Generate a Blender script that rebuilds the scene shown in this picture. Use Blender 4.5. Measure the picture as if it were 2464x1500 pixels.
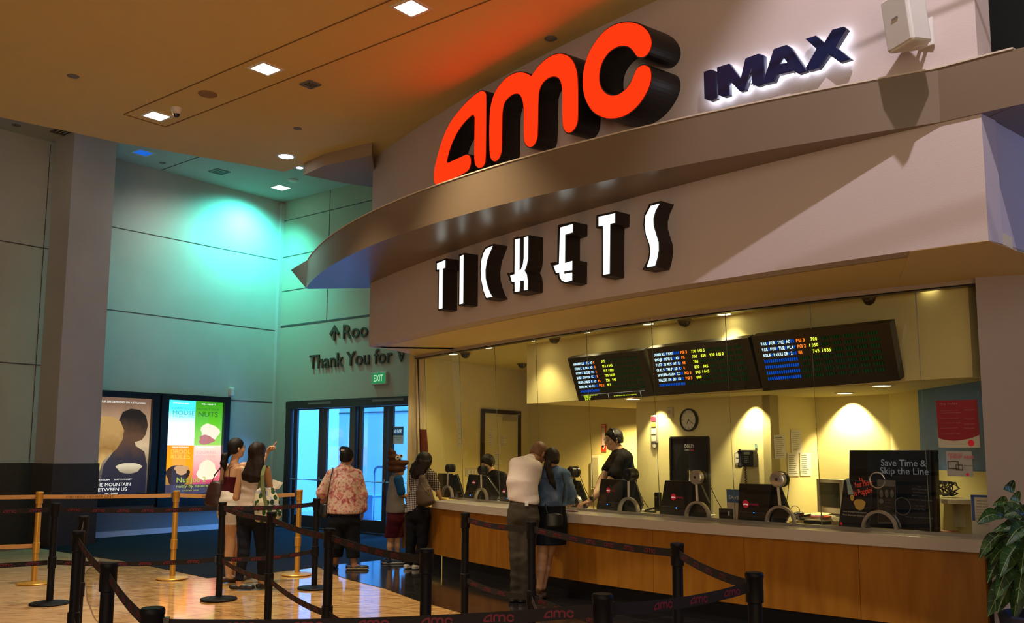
import bpy, math, random
import numpy as np
from mathutils import Vector, Matrix
from mathutils.geometry import tessellate_polygon

for _o in list(bpy.data.objects):
    bpy.data.objects.remove(_o)
SC = bpy.context.scene
COL = SC.collection
random.seed(7)

# ------------------------------------------------------------------ camera
EYE = 1.58
FPX, CX, CY = 2200.0, 1232.0, 821.0
PITCH = math.atan(264 / 2200.0)
ROLL = 0.0048
cam_d = bpy.data.cameras.new('camera')
cam = bpy.data.objects.new('camera', cam_d)
COL.objects.link(cam)
cam_d.sensor_width = 36.0
cam_d.lens = FPX * 36.0 / 2464.0
cam_d.shift_y = (CY - 750.0) / 2464.0
cam_d.clip_start = 0.05
cam_d.clip_end = 200
cam.location = (0, 0, EYE)
cam.matrix_world = (Matrix.Translation((0, 0, EYE)) @ Matrix.Rotation(math.pi / 2 + PITCH, 4, 'X')
                    @ Matrix.Rotation(ROLL, 4, 'Z'))
SC.camera = cam

# ------------------------------------------------------------------ world, exposure
w = bpy.data.worlds.new('world')
SC.world = w
w.use_nodes = True
w.node_tree.nodes['Background'].inputs[0].default_value = (0.62, 0.52, 0.42, 1)
w.node_tree.nodes['Background'].inputs[1].default_value = 0.045
SC.view_settings.view_transform = 'Standard'
SC.view_settings.look = 'None'
SC.view_settings.gamma = 1
SC.view_settings.exposure = 0.55
SC.view_settings.use_curve_mapping = False
SC.cycles.max_bounces = 8
SC.cycles.transparent_max_bounces = 12
SC.cycles.sample_clamp_indirect = 3.0
SC.cycles.caustics_reflective = False
SC.cycles.caustics_refractive = False


def aim(o, target):
    d = Vector(target) - o.location
    o.rotation_euler = d.to_track_quat('-Z', 'Y').to_euler()


def area(name, loc, target, size, power, color, size_y=None):
    l = bpy.data.lights.new(name, 'AREA')
    l.energy = power; l.color = color; l.size = size
    if size_y:
        l.shape = 'RECTANGLE'; l.size_y = size_y
    o = bpy.data.objects.new(name, l); COL.objects.link(o); o.location = loc; aim(o, target)
    return o


def spot(name, loc, target, power, color, angle=60, blend=0.5, radius=0.05, parent=None):
    l = bpy.data.lights.new(name, 'SPOT')
    l.energy = power; l.color = color; l.spot_size = math.radians(angle); l.spot_blend = blend
    l.shadow_soft_size = radius
    o = bpy.data.objects.new(name, l); COL.objects.link(o); o.location = loc; aim(o, target)
    return o


# track light of the mall that grazes the front of the ticket booth from the right
spot('facade_spotlight', (2.1, 3.4, 8.6), (3.1, 6.1, 3.3), 850, (0.96, 0.86, 0.95), 52, 0.5, 0.06)
# soft warm light of the mall hall behind and left of the camera
area('hall_light', (-3.0, -3.5, 4.5), (-5.5, 15, 3.6), 5.0, 165, (1.0, 0.84, 0.66))
area('ceiling_uplight_fill', (1.5, -4.0, 1.4), (-1.5, 9, 6.0), 4.0, 125, (1.0, 0.66, 0.36))  # added uplight without a real source, warms the ceiling from below
# daylight behind the glass doors (blue against the warm lamps)
area('daylight_outside', (0.2, 20.4, 5.2), (-1.4, 22.0, 1.0), 3.0, 2100, (0.08, 0.36, 1.0))
area('daylight_doors', (-1.3, 20.6, 3.4), (-4.2, 14.5, 0.0), 2.6, 90, (0.10, 0.38, 1.0))
# cyan coloured wash in the far corner
spot('cyan_wash_light', (-5.05, 18.25, 6.72), (-5.75, 18.60, 4.6), 430, (0.08, 1.0, 0.84), 150, 1.0, 0.12)
spot('far_corner_fill', (-5.6, 16.4, 6.85), (-6.0, 17.2, 2.0), 60, (1.0, 0.93, 0.80), 150, 0.8, 0.2)  # added neutral fill for the poster wall, not tied to any fitting
spot('far_left_fill', (-6.9, 12.6, 6.85), (-8.0, 15.5, 3.0), 10, (1.0, 0.90, 0.76), 150, 0.8, 0.2)  # added fill that lifts the left wall and column, no lamp there
# cool light of the hall that opens to the right of the booth
area('cool_side_light', (7.5, 6.5, 3.0), (3.4, 6.6, 3.6), 1.6, 48, (0.10, 0.32, 1.0))


# ------------------------------------------------------------------ picture rays (only used to look up real places)
def ray(u, v):
    x = (u - CX) / FPX; y = (v - CY) / FPX
    c, s = math.cos(ROLL), math.sin(ROLL)
    x, y = x * c - y * s, x * s + y * c
    return Vector((x, math.cos(PITCH) + math.sin(PITCH) * y, math.sin(PITCH) - math.cos(PITCH) * y))


def at(u, v, z):
    r = ray(u, v); t = (z - EYE) / r.z
    return Vector((r.x * t, r.y * t, z))


def dep(u, v, Y):
    r = ray(u, v); t = Y / r.y
    return Vector((r.x * t, Y, EYE + r.z * t))


def on(u, v, P0, d):
    r = ray(u, v); nx, ny = -d[1], d[0]
    t = (nx * P0[0] + ny * P0[1]) / (nx * r.x + ny * r.y)
    return Vector((r.x * t, r.y * t, EYE + r.z * t))


def cn(c, n, z=0.0):   # booth frame: c along the counter (left to right), n into the booth
    return Vector((.6 * c + .8 * n, -.8 * c + .6 * n, z))


def tocn(p):
    return (.6 * p[0] - .8 * p[1], .8 * p[0] + .6 * p[1])


CD = (.6, -.8)      # along the booth
ND = (.8, .6)       # into the booth
DD = (.783, -.622)  # along the door wall
PD = (.624, .781)   # along the poster wall
CORNER = Vector((-5.03, 19.5, 0))


# ------------------------------------------------------------------ materials
MATS = {}


def mat(name, col, rough=0.6, metal=0.0, noise=0.0, nscale=8.0, bump=0.0, bscale=40.0, spec=0.5, emit=None, es=0.0, coat=0.0):
    if name in MATS:
        return MATS[name]
    m = bpy.data.materials.new(name); m.use_nodes = True
    nt = m.node_tree; b = nt.nodes['Principled BSDF']
    b.inputs['Base Color'].default_value = (*col, 1)
    b.inputs['Roughness'].default_value = rough
    b.inputs['Metallic'].default_value = metal
    b.inputs['Specular IOR Level'].default_value = spec
    if coat:
        b.inputs['Coat Weight'].default_value = coat
        b.inputs['Coat Roughness'].default_value = 0.05
    if emit:
        b.inputs['Emission Color'].default_value = (*emit, 1)
        b.inputs['Emission Strength'].default_value = es
    tc = None
    if noise or bump:
        tc = nt.nodes.new('ShaderNodeTexCoord')
    if noise:
        n = nt.nodes.new('ShaderNodeTexNoise'); n.inputs['Scale'].default_value = nscale
        n.inputs['Detail'].default_value = 6
        nt.links.new(tc.outputs['Object'], n.inputs['Vector'])
        r = nt.nodes.new('ShaderNodeMapRange')
        r.inputs['To Min'].default_value = 1 - noise; r.inputs['To Max'].default_value = 1 + noise
        nt.links.new(n.outputs['Fac'], r.inputs['Value'])
        mx = nt.nodes.new('ShaderNodeVectorMath'); mx.operation = 'SCALE'
        mx.inputs[0].default_value = col
        nt.links.new(r.outputs['Result'], mx.inputs['Scale'])
        nt.links.new(mx.outputs['Vector'], b.inputs['Base Color'])
    if bump:
        n2 = nt.nodes.new('ShaderNodeTexNoise'); n2.inputs['Scale'].default_value = bscale
        n2.inputs['Detail'].default_value = 4
        nt.links.new(tc.outputs['Object'], n2.inputs['Vector'])
        bp = nt.nodes.new('ShaderNodeBump'); bp.inputs['Strength'].default_value = bump
        bp.inputs['Distance'].default_value = 0.02
        nt.links.new(n2.outputs['Fac'], bp.inputs['Height'])
        nt.links.new(bp.outputs['Normal'], b.inputs['Normal'])
    MATS[name] = m
    return m


def emi(name, col, s):
    if name in MATS:
        return MATS[name]
    m = bpy.data.materials.new(name); m.use_nodes = True
    nt = m.node_tree; nt.nodes.remove(nt.nodes['Principled BSDF'])
    e = nt.nodes.new('ShaderNodeEmission'); e.inputs[0].default_value = (*col, 1); e.inputs[1].default_value = s
    nt.links.new(e.outputs[0], nt.nodes['Material Output'].inputs[0])
    MATS[name] = m
    return m


def glass_mat(name, tint=(1, 1, 1), refl=1.0, rough=0.0):
    m = bpy.data.materials.new(name); m.use_nodes = True
    nt = m.node_tree; nt.nodes.remove(nt.nodes['Principled BSDF'])
    t = nt.nodes.new('ShaderNodeBsdfTransparent'); t.inputs[0].default_value = (*tint, 1)
    g = nt.nodes.new('ShaderNodeBsdfGlossy'); g.inputs['Roughness'].default_value = rough
    # Schlick reflectance, the same from both sides of the pane
    ge = nt.nodes.new('ShaderNodeNewGeometry'); dt = nt.nodes.new('ShaderNodeVectorMath'); dt.operation = 'DOT_PRODUCT'
    nt.links.new(ge.outputs['Normal'], dt.inputs[0]); nt.links.new(ge.outputs['Incoming'], dt.inputs[1])
    ab = nt.nodes.new('ShaderNodeMath'); ab.operation = 'ABSOLUTE'; nt.links.new(dt.outputs['Value'], ab.inputs[0])
    su = nt.nodes.new('ShaderNodeMath'); su.operation = 'SUBTRACT'; su.inputs[0].default_value = 1; nt.links.new(ab.outputs[0], su.inputs[1])
    pw = nt.nodes.new('ShaderNodeMath'); pw.operation = 'POWER'; pw.inputs[1].default_value = 5; nt.links.new(su.outputs[0], pw.inputs[0])
    f = nt.nodes.new('ShaderNodeMath'); f.operation = 'MULTIPLY_ADD'; f.inputs[1].default_value = .93; f.inputs[2].default_value = .07; nt.links.new(pw.outputs[0], f.inputs[0])
    k = nt.nodes.new('ShaderNodeMath'); k.operation = 'MULTIPLY'; k.inputs[1].default_value = refl
    mx = nt.nodes.new('ShaderNodeMixShader')
    nt.links.new(f.outputs[0], k.inputs[0]); nt.links.new(k.outputs[0], mx.inputs[0])
    nt.links.new(t.outputs[0], mx.inputs[1]); nt.links.new(g.outputs[0], mx.inputs[2])
    nt.links.new(mx.outputs[0], nt.nodes['Material Output'].inputs[0])
    return m


def node_mat(name, build, rough=0.6, spec=0.5, metal=0.0):
    if name in MATS:
        return MATS[name]
    m = bpy.data.materials.new(name); m.use_nodes = True
    nt = m.node_tree; b = nt.nodes['Principled BSDF']
    b.inputs['Roughness'].default_value = rough; b.inputs['Specular IOR Level'].default_value = spec
    b.inputs['Metallic'].default_value = metal
    build(nt, b); MATS[name] = m
    return m


def ramp(nt, stops, interp='LINEAR'):
    r = nt.nodes.new('ShaderNodeValToRGB'); cr = r.color_ramp; cr.interpolation = interp
    while len(cr.elements) < len(stops):
        cr.elements.new(0.5)
    for e, (p, c) in zip(cr.elements, stops):
        e.position = p; e.color = (*c, 1)
    return r


# ------------------------------------------------------------------ mesh builder
def frame(d):
    d = Vector(d).normalized()
    a = Vector((0, 0, 1)) if abs(d.z) < .95 else Vector((1, 0, 0))
    x = d.cross(a).normalized(); y = x.cross(d).normalized()
    return x, y, d


class MB:
    def __init__(s):
        s.v = []; s.f = []

    def add(s, vs, fs):
        k = len(s.v); s.v += [Vector(p) for p in vs]; s.f += [tuple(i + k for i in f) for f in fs]; return s

    def hexa(s, b, t):   # bottom quad, top quad
        return s.add(list(b) + list(t), [(3, 2, 1, 0), (4, 5, 6, 7), (0, 1, 5, 4), (1, 2, 6, 5), (2, 3, 7, 6), (3, 0, 4, 7)])

    def obox(s, c, ax, ay, az, hx, hy, hz):   # centre, axes, half sizes
        c = Vector(c); ax = Vector(ax) * hx; ay = Vector(ay) * hy; az = Vector(az) * hz
        b = [c - ax - ay - az, c + ax - ay - az, c + ax + ay - az, c - ax + ay - az]
        return s.hexa(b, [p + 2 * az for p in b])

    def box(s, lo, hi):
        x0, y0, z0 = lo; x1, y1, z1 = hi
        return s.hexa([(x0, y0, z0), (x1, y0, z0), (x1, y1, z0), (x0, y1, z0)], [(x0, y0, z1), (x1, y0, z1), (x1, y1, z1), (x0, y1, z1)])

    def wall(s, a, b, th, z0, z1, side=(0, 0)):  # wall with front line a-b, thickness vector th
        a = Vector((a[0], a[1], 0)); b = Vector((b[0], b[1], 0)); t = Vector((th[0], th[1], 0))
        q = [a, b, b + t, a + t]
        return s.hexa([p + Vector((0, 0, z0)) for p in q], [p + Vector((0, 0, z1)) for p in q])

    def tube(s, pts, rs, n=12, cap=True):
        pts = [Vector(p) for p in pts]
        if not hasattr(rs, '__len__'):
            rs = [rs] * len(pts)
        rings = []; up = None
        for i, p in enumerate(pts):
            d = (pts[min(i + 1, len(pts) - 1)] - pts[max(i - 1, 0)])
            if d.length < 1e-9:
                d = Vector((0, 0, 1))
            d.normalize()
            if up is None:
                x, y, _ = frame(d)
            else:
                x = (up - d * up.dot(d))
                x = x.normalized() if x.length > 1e-6 else frame(d)[0]
                y = d.cross(x)
            up = x
            rings.append([p + (x * math.cos(2 * math.pi * k / n) + y * math.sin(2 * math.pi * k / n)) * rs[i] for k in range(n)])
        vs = [q for r in rings for q in r]; fs = []
        for i in range(len(pts) - 1):
            for k in range(n):
                a = i * n + k; b = i * n + (k + 1) % n
                fs.append((a, b, b + n, a + n))
        if cap:
            fs.append(tuple(range(n))[::-1]); fs.append(tuple(range((len(pts) - 1) * n, len(pts) * n)))
        return s.add(vs, fs)

    def lathe(s, base, axis, prof, n=32):    # prof: (r, h)
        x, y, d = frame(axis); base = Vector(base)
        vs = []; fs = []
        for r, h in prof:
            for k in range(n):
                a = 2 * math.pi * k / n
                vs.append(base + d * h + (x * math.cos(a) + y * math.sin(a)) * max(r, 1e-4))
        for i in range(len(prof) - 1):
            for k in range(n):
                a = i * n + k; b = i * n + (k + 1) % n
                fs.append((a, b, b + n, a + n))
        fs.append(tuple(range(n))[::-1]); fs.append(tuple(range((len(prof) - 1) * n, len(prof) * n)))
        return s.add(vs, fs)

    def prism(s, loops, o, ax, ay, depth):   # 2-D loops in plane (o, ax, ay), extruded by vector depth
        o = Vector(o); ax = Vector(ax); ay = Vector(ay); dv = Vector(depth)
        tris = tessellate_polygon([[Vector((p[0], p[1], 0)) for p in l] for l in loops])
        flat = [p for l in loops for p in l]; N = len(flat)
        vs = [o + ax * p[0] + ay * p[1] for p in flat]
        fs = [tuple(t) for t in tris]
        if dv.length > 0:
            vs = vs + [p + dv for p in vs]
            fs += [tuple(i + N for i in t[::-1]) for t in tris]
            k = 0
            for l in loops:
                m = len(l)
                for i in range(m):
                    a = k + i; b = k + (i + 1) % m
                    fs.append((a, b, b + N, a + N))
                k += m
        return s.add(vs, fs)

    def sphere(s, c, r, n=16, sc=(1, 1, 1)):
        prof = []
        m = n // 2
        vs = []; fs = []
        c = Vector(c)
        for i in range(m + 1):
            th = math.pi * i / m
            for k in range(n):
                a = 2 * math.pi * k / n
                vs.append(c + Vector((math.sin(th) * math.cos(a) * r * sc[0], math.sin(th) * math.sin(a) * r * sc[1], -math.cos(th) * r * sc[2])))
        for i in range(m):
            for k in range(n):
                a = i * n + k; b = i * n + (k + 1) % n
                fs.append((a, b, b + n, a + n))
        return s.add(vs, fs)

    def strip(s, rowsA, rowsB):
        k = len(rowsA)
        return s.add(list(rowsA) + list(rowsB), [(i, i + 1, i + 1 + k, i + k) for i in range(k - 1)])

    def solid_rows(s, rows):   # closed solid from cross sections (each a loop of same length)
        n = len(rows[0]); vs = [p for r in rows for p in r]; fs = []
        for i in range(len(rows) - 1):
            for k in range(n):
                a = i * n + k; b = i * n + (k + 1) % n
                fs.append((a, b, b + n, a + n))
        fs.append(tuple(range(n))[::-1]); fs.append(tuple(range((len(rows) - 1) * n, len(rows) * n)))
        return s.add(vs, fs)


def root_loc(p):
    while p.parent:
        p = p.parent
    return p.location


def obj(name, mb, m, parent=None, origin=None, smooth=False, bevel=0.0):
    off = root_loc(parent) if parent else (Vector(origin) if origin is not None else Vector((0, 0, 0)))
    me = bpy.data.meshes.new(name)
    me.from_pydata([tuple(p - off) for p in mb.v], [], mb.f)
    me.update()
    import bmesh
    bm = bmesh.new(); bm.from_mesh(me); bmesh.ops.remove_doubles(bm, verts=bm.verts, dist=1e-6)
    bmesh.ops.recalc_face_normals(bm, faces=bm.faces)
    bm.to_mesh(me); bm.free()
    if m:
        me.materials.append(m)
    if smooth:
        for p in me.polygons:
            p.use_smooth = True
        try:
            me.set_sharp_from_angle(angle=math.radians(40))
        except Exception:
            pass
    o = bpy.data.objects.new(name, me); COL.objects.link(o)
    if parent:
        o.parent = parent
    elif origin is not None:
        o.location = origin
    if bevel:
        b = o.modifiers.new('bevel', 'BEVEL'); b.width = bevel; b.segments = 2; b.limit_method = 'ANGLE'
    return o


def tag(o, label, cat, group=None, kind=None):
    if label:
        o['label'] = label
    if cat:
        o['category'] = cat
    if group:
        o['group'] = group
    if kind:
        o['kind'] = kind
    return o


def thing(name, label, cat, loc, group=None):
    o = bpy.data.objects.new(name, None); COL.objects.link(o); o.location = loc
    o.empty_display_size = 0.1
    return tag(o, label, cat, group)


def struct(name, mb, m, parent=None, **k):
    o = obj(name, mb, m, parent, **k)
    if not parent:
        o['kind'] = 'structure'
    return o


def sempty(name, loc):
    o = bpy.data.objects.new(name, None); COL.objects.link(o); o.location = loc; o['kind'] = 'structure'
    return o


def text_loops(s, bold=0.0):
    cu = bpy.data.curves.new('t', 'FONT'); cu.body = s; cu.size = 1.0; cu.offset = bold; cu.resolution_u = 3
    ob = bpy.data.objects.new('t', cu); COL.objects.link(ob)
    dg = bpy.context.evaluated_depsgraph_get()
    me = bpy.data.meshes.new_from_object(ob.evaluated_get(dg))
    vs = [tuple(v.co) for v in me.vertices]; fs = [tuple(p.vertices) for p in me.polygons]
    bpy.data.objects.remove(ob); bpy.data.curves.remove(cu); bpy.data.meshes.remove(me)
    return vs, fs


TXT = {}


def text(mb, s, o, ax, ay, w=None, h=None, bold=0.0, lift=(0, 0, 0), align='L', thick=None):
    """flat lettering: box of width w, height h (cap height) at o along ax / ay"""
    bold = 0.0 if ('M' in s or 'W' in s) else min(bold, .007)
    if (s, bold) not in TXT:
        TXT[(s, bold)] = text_loops(s, bold)
    vs, fs = TXT[(s, bold)]
    if not vs:
        return mb
    x0 = min(p[0] for p in vs); x1 = max(p[0] for p in vs)
    sy = h / 0.70
    sx = (w / (x1 - x0)) if w else sy
    ww = (x1 - x0) * sx
    sh = 0 if align == 'L' else (-ww / 2 if align == 'C' else -ww)
    o = Vector(o) + Vector(lift); ax = Vector(ax).normalized(); ay = Vector(ay).normalized()
    pv = [o + ax * ((p[0] - x0) * sx + sh) + ay * (p[1] * sy) for p in vs]
    mb.add(pv, fs)
    if thick is not None:
        th = Vector(thick); N = len(pv)
        ed = {}
        for f in fs:
            for i in range(len(f)):
                e = (f[i], f[(i + 1) % len(f)])
                if (e[1], e[0]) in ed:
                    del ed[(e[1], e[0])]
                else:
                    ed[e] = 1
        mb.add([p for p in pv] + [p + th for p in pv], [(b, a, a + N, b + N) for a, b in ed])
        mb.add([p + th for p in pv], [f[::-1] for f in fs])
    return mb
# ------------------------------------------------------------------ common materials
def bwall(nt, b):
    tc = nt.nodes.new('ShaderNodeTexCoord')
    n = nt.nodes.new('ShaderNodeTexNoise'); n.inputs['Scale'].default_value = 1.3; n.inputs['Detail'].default_value = 5
    nt.links.new(tc.outputs['Object'], n.inputs['Vector'])
    r = ramp(nt, [(0.3, (0.50, 0.485, 0.45)), (0.7, (0.56, 0.545, 0.51))])
    nt.links.new(n.outputs['Fac'], r.inputs['Fac']); nt.links.new(r.outputs['Color'], b.inputs['Base Color'])
    n2 = nt.nodes.new('ShaderNodeTexNoise'); n2.inputs['Scale'].default_value = 120
    nt.links.new(tc.outputs['Object'], n2.inputs['Vector'])
    bp = nt.nodes.new('ShaderNodeBump'); bp.inputs['Strength'].default_value = 0.15; bp.inputs['Distance'].default_value = 0.01
    nt.links.new(n2.outputs['Fac'], bp.inputs['Height']); nt.links.new(bp.outputs['Normal'], b.inputs['Normal'])


WALL = node_mat('wall_plaster', bwall, 0.75, 0.3)
FAS = mat('facade_plaster', (0.56, 0.475, 0.45), 0.7, noise=0.04, nscale=2, bump=0.1, bscale=120, spec=0.3)
RING = mat('canopy_paint', (0.18, 0.13, 0.085), 0.33, noise=0.05, nscale=2, spec=0.6)
CEIL = mat('ceiling_paint', (0.72, 0.56, 0.23), 0.85, noise=0.05, nscale=0.8, spec=0.2)
CEILB = mat('ceiling_grey', (0.50, 0.52, 0.50), 0.85, noise=0.04, nscale=1, spec=0.2)
SEAM = mat('wall_seam', (0.08, 0.075, 0.07), 0.9)
GRAN = mat('granite_cladding', (0.055, 0.048, 0.045), 0.35, noise=0.35, nscale=25)
YEL = mat('booth_wall_paint', (0.72, 0.64, 0.31), 0.7, noise=0.04, nscale=2, spec=0.3)
BLUEW = mat('blue_reflection_wall', (0.05, 0.16, 0.50), 0.6, noise=0.05, nscale=2)  # blue reflection in the glass, put into this wall's colour
BLK = mat('black_plastic', (0.012, 0.012, 0.014), 0.35, noise=0.2, nscale=10)
BLKM = mat('black_powder_coat', (0.004, 0.004, 0.007), 0.55, noise=0.15, nscale=20, spec=.2)
BRONZE = mat('dark_bronze', (0.045, 0.033, 0.026), 0.4, 0.3, noise=0.15, nscale=6)
SILVER = mat('brushed_silver', (0.55, 0.53, 0.50), 0.3, 0.8, noise=0.05, nscale=30)
WHITE = mat('white_plastic', (0.75, 0.74, 0.70), 0.4, noise=0.03, nscale=10)
GLASS = glass_mat('clear_glass', (0.98, 1.0, 0.97), 0.8)
GLASSD = glass_mat('door_glass', (0.95, 0.99, 1.0), 0.8)


def floor_tan(nt, b, tiles=True, c1=(0.42, 0.22, 0.075), c2=(0.66, 0.42, 0.18)):
    tc = nt.nodes.new('ShaderNodeTexCoord')
    mp = nt.nodes.new('ShaderNodeMapping'); mp.inputs['Rotation'].default_value = (0, 0, math.radians(38 if tiles else 8))
    nt.links.new(tc.outputs['Object'], mp.inputs['Vector'])
    mp2 = nt.nodes.new('ShaderNodeMapping'); mp2.inputs['Scale'].default_value = (1.0, 3.0, 1); mp2.inputs['Rotation'].default_value = (0, 0, math.radians(12))
    nt.links.new(tc.outputs['Object'], mp2.inputs['Vector'])
    n = nt.nodes.new('ShaderNodeTexNoise'); n.inputs['Scale'].default_value = 3.2; n.inputs['Detail'].default_value = 9
    n.inputs['Roughness'].default_value = 0.7; n.inputs['Distortion'].default_value = 1.2
    nt.links.new(mp2.outputs[0], n.inputs['Vector'])
    r = ramp(nt, [(0.30, (0.17, 0.085, 0.04)), (0.42, c1), (0.62, c2), (0.8, (c2[0] * 1.15, c2[1] * 1.15, c2[2] * 1.1))])
    nt.links.new(n.outputs['Fac'], r.inputs['Fac'])
    br = nt.nodes.new('ShaderNodeTexBrick'); br.offset = 0.0
    br.inputs['Color1'].default_value = (1, 1, 1, 1); br.inputs['Color2'].default_value = (0.93, 0.93, 0.93, 1)
    br.inputs['Mortar'].default_value = (0.30, 0.26, 0.22, 1)
    br.inputs['Scale'].default_value = 1.0; br.inputs['Brick Width'].default_value = 0.61 if tiles else 1.22
    br.inputs['Row Height'].default_value = 0.61 if tiles else 0.4
    br.inputs['Mortar Size'].default_value = 0.006 if tiles else 0.002
    nt.links.new(mp.outputs[0], br.inputs['Vector'])
    mx = nt.nodes.new('ShaderNodeMixRGB'); mx.blend_type = 'MULTIPLY'; mx.inputs[0].default_value = 1
    nt.links.new(r.outputs['Color'], mx.inputs[1]); nt.links.new(br.outputs['Color'], mx.inputs[2])
    nt.links.new(mx.outputs[0], b.inputs['Base Color'])


FTAN = node_mat('polished_tan_marble', lambda nt, b: floor_tan(nt, b), 0.09, 0.6)
FTAN2 = node_mat('mottled_brown_marble', lambda nt, b: floor_tan(nt, b, False, (0.46, 0.27, 0.13), (0.64, 0.44, 0.25)), 0.28, 0.5)


def floor_black(nt, b):
    tc = nt.nodes.new('ShaderNodeTexCoord')
    mp = nt.nodes.new('ShaderNodeMapping'); mp.inputs['Rotation'].default_value = (0, 0, math.radians(53))
    nt.links.new(tc.outputs['Object'], mp.inputs['Vector'])
    br = nt.nodes.new('ShaderNodeTexBrick'); br.offset = 0.0
    br.inputs['Color1'].default_value = (0.010, 0.009, 0.010, 1); br.inputs['Color2'].default_value = (0.016, 0.014, 0.014, 1)
    br.inputs['Mortar'].default_value = (0.05, 0.045, 0.04, 1); br.inputs['Scale'].default_value = 1.0
    br.inputs['Brick Width'].default_value = 0.30; br.inputs['Row Height'].default_value = 0.30; br.inputs['Mortar Size'].default_value = 0.003
    nt.links.new(mp.outputs[0], br.inputs['Vector']); nt.links.new(br.outputs['Color'], b.inputs['Base Color'])


FBLK = node_mat('polished_black_granite', floor_black, 0.10, 0.8)
CARP = mat('dark_blue_carpet', (0.012, 0.013, 0.018), 0.95, noise=0.35, nscale=60, bump=0.5, bscale=200, spec=0.1)


def wood(nt, b):
    tc = nt.nodes.new('ShaderNodeTexCoord')
    mp = nt.nodes.new('ShaderNodeMapping'); mp.inputs['Scale'].default_value = (3, 3, 0.5)
    nt.links.new(tc.outputs['Object'], mp.inputs['Vector'])
    n = nt.nodes.new('ShaderNodeTexNoise'); n.inputs['Scale'].default_value = 4; n.inputs['Detail'].default_value = 8
    nt.links.new(mp.outputs[0], n.inputs['Vector'])
    r = ramp(nt, [(0.3, (0.34, 0.125, 0.010)), (0.7, (0.46, 0.19, 0.018))])
    nt.links.new(n.outputs['Fac'], r.inputs['Fac']); nt.links.new(r.outputs['Color'], b.inputs['Base Color'])


WOOD = node_mat('maple_veneer', wood, 0.4, 0.4)
STONE = mat('pale_quartz', (0.62, 0.56, 0.50), 0.22, noise=0.08, nscale=90, spec=0.6)

# ------------------------------------------------------------------ floor
b = MB(); b.add([(-16, -6, 0), (12, -6, 0), (12, 30, 0), (-16, 30, 0)], [(0, 1, 2, 3)])
struct('floor', b, FTAN)


def slab(name, pts, z, m):
    b = MB(); b.prism([pts], (0, 0, z), (1, 0, 0), (0, 1, 0), (0, 0, -0.003)); return struct(name, b, m)


# carpet in front of the doors and below the poster wall
slab('floor_carpet', [(-16.0, 23.3), (-8.73, 15.85), (-7.38, 14.72), (-5.31, 13.08), (-3.75, 11.55), (-3.37, 11.79), (-2.98, 12.2), (-2.44, 12.9),
                      (-1.87, 13.4), (-1.2, 13.9), (-0.9, 15.9), (-2.3, 17.35), (-4.9, 19.4), (-16, 28)][::-1], 0.004, CARP)
# black granite band that follows the counter
arc = [(-2.61, 12.66), (-2.3, 12.0), (-1.98, 11.45), (-1.455, 10.76), (-0.984, 9.9), (-0.45, 9.15), (0.2, 8.35), (1.0, 7.45), (2.0, 6.5), (3.2, 5.6), (4.4, 4.9)]
slab('floor_black_granite', arc + [(8, 6.0), (6, 10), (2, 13.5), (-0.6, 15.4), (-1.2, 13.9), (-1.87, 13.42), (-2.44, 12.92)], 0.005, FBLK)
# mottled marble left of the curved inlay line
al = [(-5.9, 13.43), (-5.68, 12.8), (-5.56, 12.3), (-5.27, 11.5), (-4.93, 10.87), (-4.42, 9.8), (-3.88, 8.78), (-3.2, 7.7), (-2.4, 6.7), (-1.4, 5.8)]
slab('floor_mottled', al + [(-1.4, -5.9), (-15.9, -5.9), (-15.9, 23.1), (-8.73, 15.85), (-7.38, 14.72)], 0.004, FTAN2)
b = MB()
for i in range(len(al) - 1):
    p = Vector((*al[i], 0.006)); q = Vector((*al[i + 1], 0.006)); t = (q - p).normalized(); s = Vector((-t.y, t.x, 0)) * 0.006
    b.add([p - s, q - s, q + s, p + s], [(0, 1, 2, 3)])
struct('trim_1', b, mat('inlay_strip', (0.20, 0.11, 0.05), 0.3))


# ------------------------------------------------------------------ poster wall and column (left)
def ps(s, out=0.0, z=0.0):    # s along poster wall from far corner toward camera (negative), out = toward the room
    return Vector((CORNER.x + PD[0] * s + PD[1] * out, CORNER.y + PD[1] * s - PD[0] * out, z))


def dsx(s, out=0.0, z=0.0):   # s along the door wall, out = toward the room
    return Vector((CORNER.x + DD[0] * s - .622 * out, CORNER.y + DD[1] * s - .783 * out, z))


b = MB(); b.wall(ps(-20), ps(0.3), (-PD[1] * .3, PD[0] * .3), 0, 7.3)
struct('wall_left', b, WALL)
b = MB()
for z, s0, s1 in ((5.655, -4.3, 0), (4.11, -4.3, 0), (2.575, -4.3, 0), (5.04, -12, -4.3), (3.0, -12, -4.3)):
    c = (ps(s0, .001, z) + ps(s1, .001, z)) / 2
    b.obox(c, PD + (0,), (PD[1], -PD[0], 0), (0, 0, 1), abs(s1 - s0) / 2, .002, .009)
for s, z0, z1 in ((-5.0, 1.34, 6.9),):
    b.obox(ps(s, .001, (z0 + z1) / 2), PD + (0,), (PD[1], -PD[0], 0), (0, 0, 1), .006, .002, (z1 - z0) / 2)
struct('trim_2', b, SEAM)
b = MB(); b.obox(ps(-6, .02, .67), PD + (0,), (PD[1], -PD[0], 0), (0, 0, 1), 8.0, .02, .668)
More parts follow.
